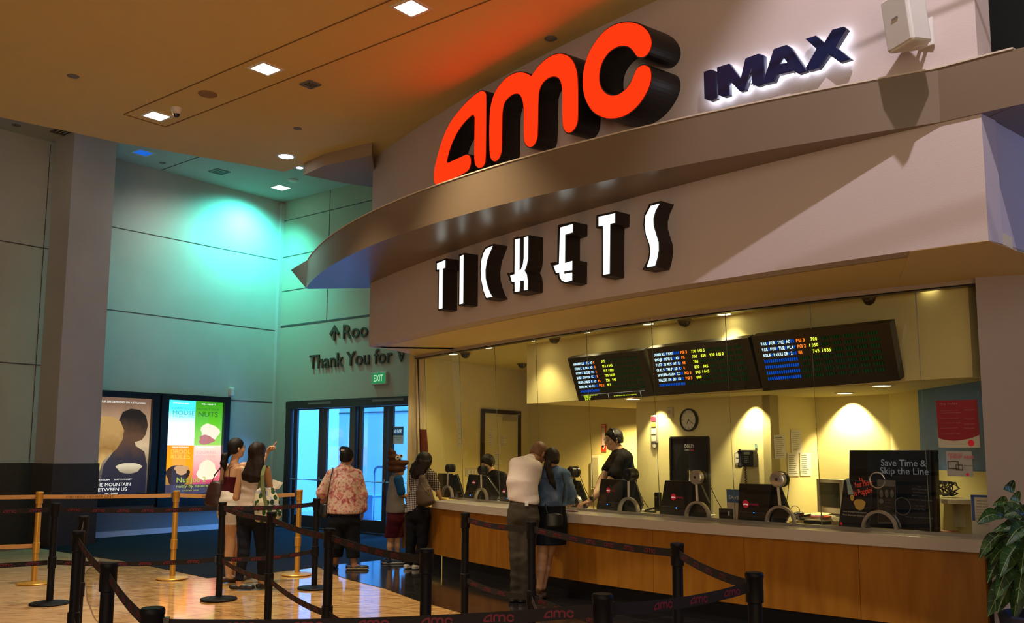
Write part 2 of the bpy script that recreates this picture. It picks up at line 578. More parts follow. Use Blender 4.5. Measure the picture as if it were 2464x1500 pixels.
# granite ends at the column; beyond it the wall stays plaster
b = MB(); b.wall(ps(-14, .035), ps(-4.45, .035), (-PD[1] * .033, PD[0] * .033), 0, 1.335)
struct('trim_3', b, GRAN)
b = MB(); b.wall(ps(-4.0, .02), ps(0, .02), (-PD[1] * .018, PD[0] * .018), 0.11, 1.0)
struct('trim_4', b, mat('grey_panel', (0.20, 0.205, 0.20), 0.5, noise=0.1, nscale=3))
b = MB(); b.wall(ps(-4.6, .045), ps(0, .045), (-PD[1] * .04, PD[0] * .04), 0.005, 0.105)
struct('baseboard_left', b, mat('light_baseboard', (0.66, 0.68, 0.68), 0.35, noise=0.05))
# column
near = Vector((-7.44, 15.0, 0))
q0 = near; q1 = near + Vector((PD[0], PD[1], 0)) * .74; q2 = q1 + Vector((-.783, .622, 0)) * .69; q3 = near + Vector((-.783, .622, 0)) * .69
b = MB(); b.hexa([q0, q1, q2, q3], [p + Vector((0, 0, 7.2)) for p in (q0, q1, q2, q3)])
struct('wall_column', b, WALL)
b = MB()
c = (q0 + q2) / 2
qq = [c + (p - c) * 1.05 for p in (q0, q1, q2, q3)]
b.hexa([p + Vector((0, 0, .004)) for p in qq], [p + Vector((0, 0, 1.335)) for p in qq])
struct('trim_5', b, GRAN)
b = MB()
for z in (3.0, 5.04):
    for a_, c_ in ((q0, q1), (q3, q0)):
        m_ = (a_ + c_) / 2 + Vector((0, 0, z)); d_ = (c_ - a_).normalized(); nn = Vector((d_.y, -d_.x, 0))
        b.obox(m_ + nn * .001, d_, nn, (0, 0, 1), (c_ - a_).length / 2, .002, .008)
# ------------------------------------------------------------------ door wall (far)
b = MB()
th = (.622 * .25, .783 * .25)
b.wall(dsx(-.3), dsx(.42), th, 0, 7.3)
b.wall(dsx(.42), dsx(5.45), th, 2.585, 7.3)
b.wall(dsx(5.45), dsx(6.15), th, 0, 7.3)
struct('wall_back', b, mat('back_wall_paint', (0.45, 0.43, 0.33), 0.75, noise=0.04, nscale=1.5, bump=0.1, bscale=120, spec=0.3))
b = MB()
DN = (.622, .783, 0)
for z, s0, s1, hh in ((6.515, 0, 6, .009), (5.71, 0, 1.58, .009), (4.96, 0, 1.6, .009), (5.33, 1.58, 6, .009), (4.196, 0, 7, .022)):
    b.obox((dsx(s0, .001, z) + dsx(s1, .001, z)) / 2, DD + (0,), DN, (0, 0, 1), (s1 - s0) / 2, .003, hh)
for s, z0, z1 in ((1.58, 4.2, 6.95),):
    b.obox(dsx(s, .001, (z0 + z1) / 2), DD + (0,), DN, (0, 0, 1), .009, .003, (z1 - z0) / 2)
struct('trim_6', b, SEAM)
b = MB(); b.obox(dsx(0.035, .035, 3.45), DD + (0,), DN, (0, 0, 1), .05, .05, 3.45)
struct('trim_7', b, WALL)
# head and jambs of the door row
b = MB()
b.obox(dsx(2.93, -.03, 2.50), DD + (0,), DN, (0, 0, 1), 2.52, .08, .075)
b.obox(dsx(.50, -.03, 1.22), DD + (0,), DN, (0, 0, 1), .08, .08, 1.2)
b.obox(dsx(2.53, -.03, 1.22), DD + (0,), DN, (0, 0, 1), .045, .08, 1.2)
b.obox(dsx(5.38, -.03, 1.22), DD + (0,), DN, (0, 0, 1), .08, .08, 1.2)
b.obox(dsx(2.93, -.03, .012), DD + (0,), DN, (0, 0, 1), 2.52, .08, .008)
struct('trim_8', b, BRONZE)
SIGNF = None
for i, (s0, s1) in enumerate(((.62, 1.54), (1.56, 2.47), (2.60, 3.42), (3.45, 4.35), (4.38, 5.28))):
    d = sempty('door_%d' % (i + 1), dsx((s0 + s1) / 2, 0, 0.025))
    b = MB(); st = .115
    for sa, sb, za, zb in ((s0, s0 + st, .025, 2.42), (s1 - st, s1, .025, 2.42), (s0 + st, s1 - st, .025, .255), (s0 + st, s1 - st, 2.395, 2.42)):
        b.obox(dsx((sa + sb) / 2, -.03, (za + zb) / 2), DD + (0,), DN, (0, 0, 1), (sb - sa) / 2, .025, (zb - za) / 2)
    obj('door_frame', b, BRONZE, d)
    b = MB(); b.obox(dsx((s0 + s1) / 2, -.03, 1.325), DD + (0,), DN, (0, 0, 1), (s1 - s0) / 2 - st, .003, 1.07)
    obj('glass_pane', b, GLASSD, d)
    b = MB(); b.tube([dsx(s0 + .02, .045, .975), dsx(s1 - .02, .045, .975)], .017, 10)
    for s in (s0 + .06, s1 - .06):
        b.tube([dsx(s, .045, .975), dsx(s, -.006, .975)], .014, 8)
    obj('push_bar', b, SILVER, d)
    b = MB(); b.obox(dsx(s1 - .05, -.002, 1.0), DD + (0,), DN, (0, 0, 1), .015, .006, .03)
    obj('lock', b, SILVER, d)
# door closer labels above the doors
b = MB()
for s0, s1 in ((1.15, 1.85), (3.05, 3.9)):
    b.obox(dsx((s0 + s1) / 2, .056, 2.52), DD + (0,), DN, (0, 0, 1), (s1 - s0) / 2, .004, .022)
struct('trim_9', b, mat('label_strip', (0.16, 0.15, 0.12), 0.5))
# place outside the doors
b = MB(); b.wall(dsx(-3, -4.2), dsx(9, -4.2), th, 0, 6)
OUTW = mat('outside_wall', (0.62, 0.72, 0.75), 0.7, noise=0.05, nscale=1.5)
struct('wall_outside', b, OUTW)
b = MB(); b.obox(dsx(3, -4.19, 2.55), DD + (0,), DN, (0, 0, 1), 6, .01, .012)
struct('trim_10', b, SEAM)
b = MB(); b.add([dsx(-3, -.2, .006), dsx(9, -.2, .006), dsx(9, -4.2, .006), dsx(-3, -4.2, .006)], [(0, 1, 2, 3)])
struct('floor_outside', b, mat('outside_paving', (0.5, 0.55, 0.6), 0.5, noise=0.1, nscale=3))
b = MB()
for s in (-3, 9):
    b.wall(dsx(s, -.25), dsx(s, -4.2), (DD[0] * .2, DD[1] * .2), 0, 6)
struct('wall_outside_sides', b, OUTW)
# railing and block seen through the third door
r_ = thing('handrail', 'metal tube handrail outside the glass doors', 'handrail', dsx(1.6, -1.6, 0.006))
b = MB(); b.tube([dsx(1.40, -1.6, .01), dsx(1.40, -1.6, 1.12), dsx(1.43, -1.6, 1.19), dsx(1.50, -1.6, 1.22), dsx(5.2, -1.6, 1.22)], .03, 10)
obj('rail', b, mat('rail_paint', (0.20, 0.28, 0.36), 0.4, 0.4), r_, smooth=True)
b = MB(); b.obox(dsx(.30, -2.6, .27), DD + (0,), DN, (0, 0, 1), .35, .35, .262); b.obox(dsx(.30, -2.6, .55), DD + (0,), DN, (0, 0, 1), .37, .37, .02)
tag(obj('planter_block', b, mat('block_paint', (0.16, 0.28, 0.42), 0.6, noise=0.1), bevel=.01), 'low square block behind the handrail outside the glass doors', 'block')

# ------------------------------------------------------------------ ceilings
CZ = 5.61
FASP = [(878, 836.5), (992.7, 813), (1062, 795), (1162, 772), (1201, 762), (1460, 715), (1700, 666), (2000, 625), (2383, 569)]
SOF = 2.98


def fit(pts, z, deg=2):
    a = [tocn(at(u, v, z)) for u, v in pts]
    p = np.polyfit([q[0] for q in a], [q[1] for q in a], deg)
    return lambda c: float(np.polyval(p, c)), a[0][0], a[-1][0]


fF, cF0, cF1 = fit(FASP, SOF)
sc = (CZ - EYE) / 3.92
cp = [at(u, v, 5.5) for u, v in ((0, 295), (175, 330), (277, 352), (474, 384), (681, 419), (725, 402))]
cp = [Vector((p.x * sc, p.y * sc)) for p in cp]
left = cp[0] + (cp[0] - cp[2]).normalized() * 14
poly = [(left.x, left.y)] + [(p.x, p.y) for p in cp] + [(-2.0, 12.35), (-1.0, 12.35), (1.9, 8.6), (1.35, 6.9), (-2.0, 5.0), (-9, -6), (left.x, -6)]
b = MB(); b.prism([poly[::-1]], (0, 0, CZ), (1, 0, 0), (0, 1, 0), (0, 0, .12))
struct('ceiling', b, CEIL)
b = MB(); b.box((-10, -6, 10.5), (14, 14, 10.6)); struct('ceiling_high', b, CEIL)
b = MB()
gr = mat('ceiling_groove', (0.20, 0.12, 0.04), 0.9)


def gline(b, p, q, z, wd=.007):
    p = Vector((p[0], p[1], z)); q = Vector((q[0], q[1], z)); m_ = (p + q) / 2; t = (q - p).normalized()
    b.obox(m_, t, (-t.y, t.x, 0), (0, 0, 1), (q - p).length / 2, wd, .003)


A = at(293, 284, CZ); B = at(394, 313, CZ)
far = Vector((DD[0], DD[1], 0))
gline(b, A, A + far * 12, CZ - .002); gline(b, B, B + far * 12, CZ - .002); gline(b, A, B, CZ - .002)
struct('trim_11', b, gr)
b = MB(); b.prism([[(-16, -2), (-16, 28), (6, 28), (6, 12.4), (0, 12.4), (-4, 8), (-12, -2)][::-1]], (0, 0, 6.95), (1, 0, 0), (0, 1, 0), (0, 0, .1))
struct('ceiling_back', b, CEILB)
b = MB(); gline(b, at(480, 383, 6.95), at(385, 417, 6.95), 6.947, .008)
struct('trim_12', b, SEAM)
# low bulkhead that joins the drum with the door wall
zb = 5.44
b = MB(); q = [at(u, v, zb) for u, v in ((727, 426), (772, 405), (890, 376), (905, 456), (822, 444))]
b.prism([[(p.x, p.y) for p in q]], (0, 0, zb), (1, 0, 0), (0, 1, 0), (0, 0, .17))
struct('wall_bulkhead', b, mat('bulkhead_paint', (0.34, 0.25, 0.17), 0.8, noise=.04))


def down_light(u, v, z, wd, square, label, power, color, es, ang=70, name='ceiling_light', tilt=None, ex=None):
    p = at(u, v, z)
    t = thing(name, label, 'ceiling light', (p.x, p.y, z), ex)
    f = MB(); g = MB()
    if square:
        ax = Vector(DD + (0,)); ay = Vector(PD + (0,))
        for a_, b_, hx, hy in ((0, 1, wd + .03, .015), (0, -1, wd + .03, .015), (1, 0, .015, wd), (-1, 0, .015, wd)):
            f.obox(Vector((p.x, p.y, z - .004)) + ax * a_ * (wd + .015) + ay * b_ * (wd + .015), ax, ay, (0, 0, 1), hx, hy, .004)
        g.obox(Vector((p.x, p.y, z - .003)), ax, ay, (0, 0, 1), wd, wd, .002)
    else:
        f.lathe((p.x, p.y, z - .001), (0, 0, -1), [(wd + .03, 0), (wd + .03, .006), (wd, .008), (wd, 0)], 28)
        g.lathe((p.x, p.y, z - .001), (0, 0, -1), [(wd, 0), (wd, .004)], 28)
    obj('trim_ring', f, WHITE, t); obj('lens', g, emi('lens_%d_%s' % (es * 10, name), color, es), t)
    if power:
        tgt = tilt if tilt else (p.x, p.y, 0)
        s = spot('lamp', (p.x, p.y, z - .03), tgt, power, color, ang, .7, .08)
        s.parent = t; s.location = s.location - t.location
    return t


wl = (1.0, 0.80, 0.52)
down_light(982, 21, CZ, .11, True, 'square lit downlight highest and nearest in the orange ceiling strip', 430, wl, 14, 85, ex='square downlights in the ceiling strip')
down_light(633, 171, CZ, .11, True, 'square lit downlight in the middle of the orange ceiling strip', 430, wl, 14, 85, ex='square downlights in the ceiling strip')
down_light(372, 287, CZ, .11, True, 'square lit downlight at the far end of the orange ceiling strip', 430, wl, 14, 85, ex='square downlights in the ceiling strip')
down_light(684, 381, CZ, .10, False, 'round lit downlight near the corner edge of the orange ceiling', 130, (0.75, .92, 1.0), 9, 80)
down_light(717, 408, CZ, .05, False, 'small round lit downlight tucked beside the bulkhead end', 0, (1, .95, .85), 9)
down_light(672, 457, 6.95, .14, True, 'square cyan-lit downlight in the raised grey ceiling above the far corner', 0, (.55, 1, .85), 6)
down_light(340, 376, 6.95, .13, True, 'square dim blue ceiling light in the raised grey ceiling', 0, (.02, .18, .9), .5)
VENT = mat('vent_paint', (0.16, 0.16, 0.155), 0.6)
for u, v, z, hw, lab in ((524, 420, 6.95, .14, 'square grey air vent in the raised ceiling over the poster wall'),
                         (150, 328, 6.95, .16, 'square dark air vent in the raised ceiling above the column'),
                         (741, 207, CZ, .075, 'small square dark fitting in the orange ceiling')):
    p = at(u, v, z); t = thing('air_vent', lab, 'vent', (p.x, p.y, z))
    b = MB(); ax = Vector(DD + (0,)); ay = Vector(PD + (0,))
    for a_, b_, hx, hy in ((0, 1, hw, .012), (0, -1, hw, .012), (1, 0, .012, hw), (-1, 0, .012, hw)):
        b.obox(Vector((p.x, p.y, z - .006)) + ax * a_ * hw + ay * b_ * hw, ax, ay, (0, 0, 1), hx + .01, hy, .006)
    obj('vent_frame', b, VENT, t)
    b = MB()
    for k in range(5):
        b.obox(Vector((p.x, p.y, z - .004)) + ay * hw * (k - 2) * .4, ax, ay, (0, 0, 1), hw, hw * .1, .003)
    obj('louvre', b, mat('vent_dark', (0.05, 0.05, 0.05), 0.7), t)
for u, v, z, r_, lab, cat in ((170, 193, CZ, .062, 'dark round sprinkler cap alone in the upper left of the orange ceiling', 'sprinkler'),
                              (1318, 91, CZ, .062, 'dark round sprinkler cap beside the curved top of the red sign wall', 'sprinkler'),
                              (711, 314, CZ, .055, 'dark round sprinkler cap above the round downlight', 'sprinkler'),
                              (34, 313, 6.95, .07, 'round sprinkler cap at the far left over the pale wall', 'sprinkler'),
                              (387, 400, 6.95, .06, 'round sprinkler cap beside the dim blue ceiling light', 'sprinkler')):
    p = at(u, v, z); b = MB(); b.lathe((p.x, p.y, z - .0005), (0, 0, -1), [(r_, 0), (r_, .006), (r_ * .7, .012), (r_ * .3, .02)], 20)
    tag(obj('sprinkler_cap', b, VENT, origin=(p.x, p.y, z)), lab, cat)
p = at(494, 233, CZ); b = MB(); b.lathe((p.x, p.y, CZ - .0005), (0, 0, -1), [(.105, 0), (.105, .008), (.09, .014), (.02, .016)], 28)
tag(obj('ceiling_speaker', b, mat('speaker_grille', (0.30, 0.17, 0.07), 0.8), origin=(p.x, p.y, CZ)), 'round tan ceiling speaker between two square downlights', 'speaker')
p = at(420, 268, CZ); t = thing('security_camera', 'small white dome security camera beside the far square downlight', 'camera', (p.x, p.y, CZ))
b = MB(); b.lathe((p.x, p.y, CZ - .0005), (0, 0, -1), [(.065, 0), (.065, .02), (.05, .06), (.045, .075)], 20); obj('camera_base', b, WHITE, t)
b = MB(); b.lathe((p.x, p.y, CZ - .076), (0, 0, -1), [(.04, 0), (.035, .02), (.02, .035), (.002, .04)], 20); obj('camera_lens', b, BLK, t)
p = at(702, 438, 6.95); b = MB(); b.lathe((p.x, p.y, 6.9495), (0, 0, -1), [(.10, 0), (.10, .02), (.07, .04), (.02, .045)], 20)
tag(obj('smoke_detector', b, WHITE, origin=(p.x, p.y, 6.95)), 'round smoke detector above the cyan downlight', 'smoke detector')
b = MB(); b.obox(ps(-1.13, .05, 2.74), PD + (0,), (PD[1], -PD[0], 0), (0, 0, 1), .04, .045, .08)
tag(obj('wall_sensor', b, WHITE, bevel=.01), 'small white sensor box on the wall right of the lit posters', 'sensor')
# far right wall above the canopy and behind the drum
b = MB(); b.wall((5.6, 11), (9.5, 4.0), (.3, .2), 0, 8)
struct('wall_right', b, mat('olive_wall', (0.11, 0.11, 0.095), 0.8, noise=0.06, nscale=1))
# ------------------------------------------------------------------ booth shell
RZ0, RZ1 = 3.85, 4.235
fRb0, cR0, cR1 = fit([(735, 699), (860, 609), (878, 602), (1046.7, 536), (1273, 476), (1500, 425), (1640, 391), (2051, 321), (2364, 267), (2464, 252)], RZ0, 3)
fRb = lambda c: min(fRb0(c), fF(c) - .015)
fC, cC0, cC1 = fit([(1060, 1209), (1227, 1223), (1363, 1234), (1500, 1244), (2000, 1272), (2385, 1291)], .91)
cC0 -= .25


def crange(a, b_, n=40):
    return [a + (b_ - a) * i / n for i in range(n + 1)]


def fasP(c, z, off=0):
    return cn(c, fF(c) + off, z)


cs = crange(cF0, cF1)
TOPZ = 10.5
# end faces: left end runs back along +X, right end turns away
Lend = Vector((1.15, .12, 0)); Rdir = (at(2464, 597, SOF) - at(2383, 569, SOF)).normalized()
rows = [[fasP(c, SOF), fasP(c, TOPZ), fasP(c, TOPZ, .2), fasP(c, SOF, .2)] for c in cs]
b = MB(); b.solid_rows(rows)
struct('wall_booth', b, FAS)
# left return
Lp = fasP(cF0, 0); b = MB()
q = [Lp + Vector((.0, .02, 0)), Lp + Lend, Lp + Lend + Vector((0, .2, 0)), Lp + Vector((0.05, .2, 0))]
b.hexa([p + Vector((0, 0, SOF)) for p in q], [p + Vector((0, 0, TOPZ)) for p in q]); struct('wall_booth_left', b, FAS)
Rp = fasP(cF1, 0); inn = Vector((-Rdir.y, Rdir.x, 0)) * .2
q = [Rp, Rp + Rdir * 3.5, Rp + Rdir * 3.5 + inn, Rp + inn]
b = MB(); b.hexa([p + Vector((0, 0, SOF)) for p in q], [p + Vector((0, 0, RZ0 + .1)) for p in q]); struct('wall_booth_right', b, FAS)

# glass line
fG0 = lambda c: 6.98 + (.030 if c > -7.5 else .008) * (c + 7.5) ** 2
GZ0, GZ1 = .935, 2.945
fG1 = lambda c: fG0(c) - .10 + (.012 * (c + 7.5) if c > -7.5 else 0)
cG0, cG1 = -11.75, -3.56
# soffit between facade and glass header
hdr = lambda c, z, off=0: cn(c, fG1(c) - .04 + off, z)
rows = [[fasP(c, SOF, .02), fasP(c, SOF + .06, .02), cn(c + .9 * (c - cF0) / (cF1 - cF0) * 0 , fG1(c) + .05, SOF + .06), cn(c, fG1(c) + .05, SOF)] for c in crange(cF0 - .9, cF1 - .25)]
b = MB()
A_ = [fasP(c, SOF, .19) for c in crange(cF0, cF1)]
B_ = [cn(c, fG1(c) + .05, SOF) for c in crange(cG0 + .0, cG1 + .55)]
k = len(A_)
b.add(A_ + B_ + [p + Vector((0, 0, .08)) for p in A_] + [p + Vector((0, 0, .08)) for p in B_],
      [(i, i + 1, i + 1 + k, i + k) for i in range(k - 1)] + [(2 * k + i, 2 * k + i + k, 2 * k + i + 1 + k, 2 * k + i + 1) for i in range(k - 1)]
      + [(k - 1, 3 * k - 1, 4 * k - 1, 2 * k - 1), (0, k, 3 * k, 2 * k)])
struct('ceiling_soffit', b, mat('soffit_lit_yellow', (0.78, 0.62, 0.30), 0.7, noise=.03))  # yellow spill of the booth lamps is put into this base colour
rows = [[hdr(c, GZ1 - .005), hdr(c, SOF), hdr(c, SOF, .1), hdr(c, GZ1 - .005, .1)] for c in crange(cG0, cG1)]
b = MB(); b.solid_rows(rows); struct('trim_13', b, mat('header_paint', (0.42, 0.36, 0.32), 0.6))
rows = [[hdr(c, GZ1 - .017, .005), hdr(c, GZ1 - .003, .005), hdr(c, GZ1 - .003, .09), hdr(c, GZ1 - .017, .09)] for c in crange(cG0, cG1)]
b = MB(); b.solid_rows(rows); struct('trim_14', b, BLK)

# canopy ring
cs = crange(cR0, cR1, 60)
tipx = at(698, 655, RZ1); tipc = tocn(tipx)
rows = []
for i, c in enumerate(cs):
    n0 = fRb(c)
    n1 = n0; c1 = c
    if i == 0:
        c1, n1 = tipc
    inner = max(fF(c) + .1, n0 + .12) if c > cF0 else None
    if c <= cF0:
        back = Lp + Vector((.12, .12, 0))
        # straight rear edge of the overhang
        a0 = cn(c, n0); tt = (c - cR0) / max(1e-6, (cF0 - cR0))
        st = cn(cR0, fRb(cR0)) + Vector((.02, .05, 0))
        inn_ = st.lerp(fasP(cF0, 0) + Vector((.12, .35, 0)), tt)
        ib = Vector((inn_.x, inn_.y, RZ0)); it = Vector((inn_.x, inn_.y, RZ1 - .0))
        if i == 0:
            it = cn(c1, n1, RZ1) + Vector((.03, .03, 0))
    else:
        ib = cn(c, inner, RZ0); it = cn(c, inner, RZ1)
    rows.append([cn(c, n0, RZ0), cn(c1, n1, RZ1), it, ib])
b = MB(); b.solid_rows(rows)
ring = struct('trim_15', b, RING)
rows = [[cn(c, fRb(c) - .008, RZ1), cn(c, fRb(c) - .008, RZ1 + .012), cn(c, fRb(c) + .06, RZ1 + .012), cn(c, fRb(c) + .06, RZ1)] for c in cs[1:]]
b = MB(); b.solid_rows(rows); struct('trim_16', b, mat('canopy_edge', (0.6, 0.52, 0.42), 0.3))
# canopy continues past the corner on the right
e0 = cn(cR1, fRb(cR1)); dr = (cn(cR1, fRb(cR1)) - cn(cR1 - .3, fRb(cR1 - .3))).normalized()
q = [e0, e0 + dr * 3, e0 + dr * 3 + Vector((0, 3, 0)), fasP(cF1, 0) + Vector((.1, 2.5, 0)), fasP(cF1, 0, .1)]
b = MB(); b.prism([[(p.x, p.y) for p in q]], (0, 0, RZ0 - .002), (1, 0, 0), (0, 1, 0), (0, 0, RZ1 - RZ0 - .003)); struct('trim_17', b, RING)

# ------------------------------------------------------------------ piers, counter
b = MB()
pl = at(985, 840, SOF); pl = Vector((pl.x * 13.35 / pl.y, 13.35, SOF)); pl2 = at(1001, 862, SOF)
gl = cn(cG0, fG1(cG0))
pd = Vector((.573, .82, 0)).normalized()
q = [pl, gl + Vector((-.02, -.03, 0)), gl + pd * .2, pl + Vector((.15, .5, 0))]
b.hexa(q_ := [Vector((p.x, p.y, 0.004)) for p in q], [Vector((p.x, p.y, SOF)) for p in q])
struct('wall_booth_pier', b, mat('pier_paint', (0.60, 0.50, 0.36), 0.7, noise=0.04))
gr_ = cn(cG1, fG1(cG1)); jb = on(2396, 1350, (gr_.x, gr_.y), (.9, -.43))
pr = cn(cG1 + .02, fG0(cG1) - .16)
dd_ = Vector((.93, -.37, 0)).normalized()
q = [pr, pr + dd_ * 2.2, pr + dd_ * 2.2 + Vector((.1, .5, 0)), pr + Vector((.25, .4, 0))]
b = MB(); b.hexa([Vector((p.x, p.y, .006)) for p in q], [Vector((p.x, p.y, SOF)) for p in q])
struct('wall_booth_jamb', b, mat('jamb_paint', (0.42, 0.38, 0.40), 0.7, noise=0.04))
# soffit patch to the right of the glass
a0 = fasP(cF1, SOF, 0); b = MB()
den = Rdir.x * dd_.y - Rdir.y * dd_.x; tt_ = ((pr.x - a0.x) * dd_.y - (pr.y - a0.y) * dd_.x) / den
q = [fasP(cF1 - .5, SOF, .004), a0, a0 + Rdir * (tt_ + .9), pr + dd_ * 1.0 + Vector((0, .6, 0)), pr + Vector((0, .12, 0)), cn(cG1 - .02, fG1(cG1) - .045), cn(cG1 - .6, fG1(cG1 - .6) - .045)]
b.prism([[(p.x, p.y) for p in q]], (0, 0, SOF - .004), (1, 0, 0), (0, 1, 0), (0, 0, .02)); struct('ceiling_soffit_end', b, mat('soffit_lit_yellow', (0.78, 0.62, 0.30), 0.7, noise=.03))

cs = crange(cC0, cC1 - .03, 36)
ct = thing('ticket_counter', 'long curved ticket counter with pale stone top over orange wood front', 'counter', cn(-7, fC(-7), 0.005))
rows = [[cn(c, fC(c), .812), cn(c, fC(c), .91), cn(c, fG0(c) + .34, .91), cn(c, fG0(c) + .34, .812)] for c in cs]
b = MB(); b.solid_rows(rows); obj('stone_worktop', b, STONE, ct, bevel=.004)
edges = [tocn(on(u, v, cn(-7, fC(-7)), CD))[0] for u, v in ((1197, 1330), (1395, 1350), (1573, 1350), (1796, 1350), (2070, 1350))]
# exact seams follow the curved front
edges = []
for u in (1030, 1197, 1394, 1573, 1796, 2070):
    best = min(crange(cC0, cC1, 400), key=lambda c: abs((lambda p: (CX + FPX * p.x / (p.y * math.cos(PITCH) + (0.5 - EYE) * math.sin(PITCH))) - u)(cn(c, fC(c) + .06))))
    edges.append(best)
edges = sorted(edges) + [cC1 - .06]
edges[0] = cC0 + .03
for a_, b_ in zip(edges, edges[1:]):
    rows = [[cn(c, fC(c) + .06, .2), cn(c, fC(c) + .06, .812), cn(c, fC(c) + .09, .812), cn(c, fC(c) + .09, .2)] for c in crange(a_ + .003, b_ - .003, 8)]
    b = MB(); b.solid_rows(rows); obj('front_panel', b, WOOD, ct)
rows = [[cn(c, fC(c) + .13, .0055), cn(c, fC(c) + .13, .2), cn(c, fC(c) + .3, .2), cn(c, fC(c) + .3, .0055)] for c in crange(cC0 + .1, cC1 - .1, 30)]
b = MB(); b.solid_rows(rows); obj('toe_kick', b, BLK, ct)
rows = [[cn(c, fC(c) + .091, .2), cn(c, fC(c) + .091, .811), cn(c, fG0(c) + .30, .811), cn(c, fG0(c) + .30, .2)] for c in crange(cC0 + .04, cC1 - .07, 30)]
b = MB(); b.solid_rows(rows); obj('counter_body', b, mat('counter_core', (0.12, 0.06, 0.02), 0.7), ct)
rows = [[cn(c, fG0(c) - .02, .91), cn(c, fG0(c) - .02, .935), cn(c, fG0(c) + .02, .935), cn(c, fG0(c) + .02, .91)] for c in crange(cG0 + .9, cG1 - .02, 36)]
b = MB(); b.solid_rows(rows); obj('glass_rail', b, SILVER, ct)

# low wood front that closes the gap between the pier and the counter
la = at(972, 1330, .2); lb_ = cn(cC0 + .01, fC(cC0) + .07)
la = Vector((pl.x - .05, pl.y - .06, 0)); ldv = (Vector((lb_.x, lb_.y, 0)) - la); lt_ = Vector((-ldv.y, ldv.x, 0)).normalized() * .03
b = MB(); b.wall(la, lb_, (lt_.x, lt_.y), .2, .812); struct('wall_booth_low', b, WOOD)
b = MB(); b.wall(la + lt_ * 2, Vector((lb_.x, lb_.y, 0)) + lt_ * 2, (lt_.x, lt_.y), .0055, .2); struct('trim_18', b, BLK)
# ------------------------------------------------------------------ booth glazing
win = sempty('window_1', cn(-7, fG0(-7), .935))
gp = lambda c, z, off=0: cn(c, fG0(c) + (fG1(c) - fG0(c)) * (z - GZ0) / (GZ1 - GZ0) + off, z)
js = [cG0 + .05]
for u, v in ((1035, 862), (1104, 846), (1203, 832), (1297, 815), (1420, 795), (1570, 770), (1746, 745), (1957, 720), (2212, 690)):
    js.append(tocn(at(u, v, GZ1))[0])
js.append(cG1 - .02)
for i in range(len(js) - 1):
    a_, b_ = js[i] + .005, js[i + 1] - .005
    b = MB()
    b.add([gp(a_, GZ0), gp(b_, GZ0), gp(b_, GZ1 - .02), gp(a_, GZ1 - .02)], [(0, 1, 2, 3)])
    obj('glass_panel', b, GLASS, win)
    if i:
        b = MB(); b.tube([gp(js[i], GZ0, -.004), gp(js[i], GZ1 - .02, -.004)], .005, 6)
        obj('silicone_joint', b, mat('joint_green', (0.14, 0.17, 0.12), 0.3, spec=.8), win)
b = MB(); a_ = js[0]; b.tube([gp(a_, GZ0 - .02, 0), gp(a_, GZ1 - .02, 0)], .015, 8); obj('end_frame', b, BRONZE, win)

# ------------------------------------------------------------------ booth interior
BZ = .13
b = MB()
fl = [cn(c, fG0(c) + .31) for c in crange(cG0 + .2, cG1)] + [cn(-3.0, 9.2), cn(-4.2, 9.6), cn(-8, 10.3), cn(-12.8, 10.3)]
b.prism([[(p.x, p.y) for p in fl]], (0, 0, .01), (1, 0, 0), (0, 1, 0), (0, 0, BZ - .01)); struct('floor_booth', b, mat('booth_floor_tile', (0.10, 0.08, 0.06), 0.6, noise=0.1))
L0 = gl + pd * .1; L1 = gl + pd * 3.1
b = MB(); b.wall(L0, L1, (-.12, .08), .01, 3.3); struct('wall_booth_inner_left', b, YEL)
b = MB(); b.wall(cn(-12.9, 9.9), cn(-8.0, 9.9), (.096, .072), .01, 3.3); struct('wall_booth_inner_back', b, YEL)
WN = 8.2
cw0 = tocn(on(1533, 1000, cn(-7, WN), CD))[0]; cw1 = tocn(on(1855, 1000, cn(-7, WN), CD))[0]
b = MB(); b.wall(cn(cw0, WN), cn(cw1, WN), (.12, .09), .01, 2.3); b.wall(cn(cw0, WN + .15), cn(cw0, 9.9), (.06, -.08), .01, 2.3); struct('wall_booth_clock', b, YEL)
al0 = cn(cw1, WN); al1 = al0 + Vector((.8, .6, 0)) * .83; al2 = al1 + Vector((.6, -.8, 0)) * .9; al3 = Vector((4.03, 9.07, 0)); al4 = Vector((4.02, 7.55, 0))
b = MB(); b.wall(al0, al1, (-.06, .08), .01, 2.3); struct('wall_booth_notices', b, YEL)
b = MB(); b.wall(al1, al2, (.08, .06), .01, 2.3); b.wall(al2, al3, (.1, 0), .01, 2.3); struct('wall_booth_alcove', b, YEL)
b = MB(); b.wall(al3, al4, (.1, .02), .01, 1.42); struct('wall_booth_side', b, YEL)
b = MB(); b.wall(al3, al4, (.1, .02), 1.42, 3.0); struct('wall_booth_side_top', b, BLUEW)
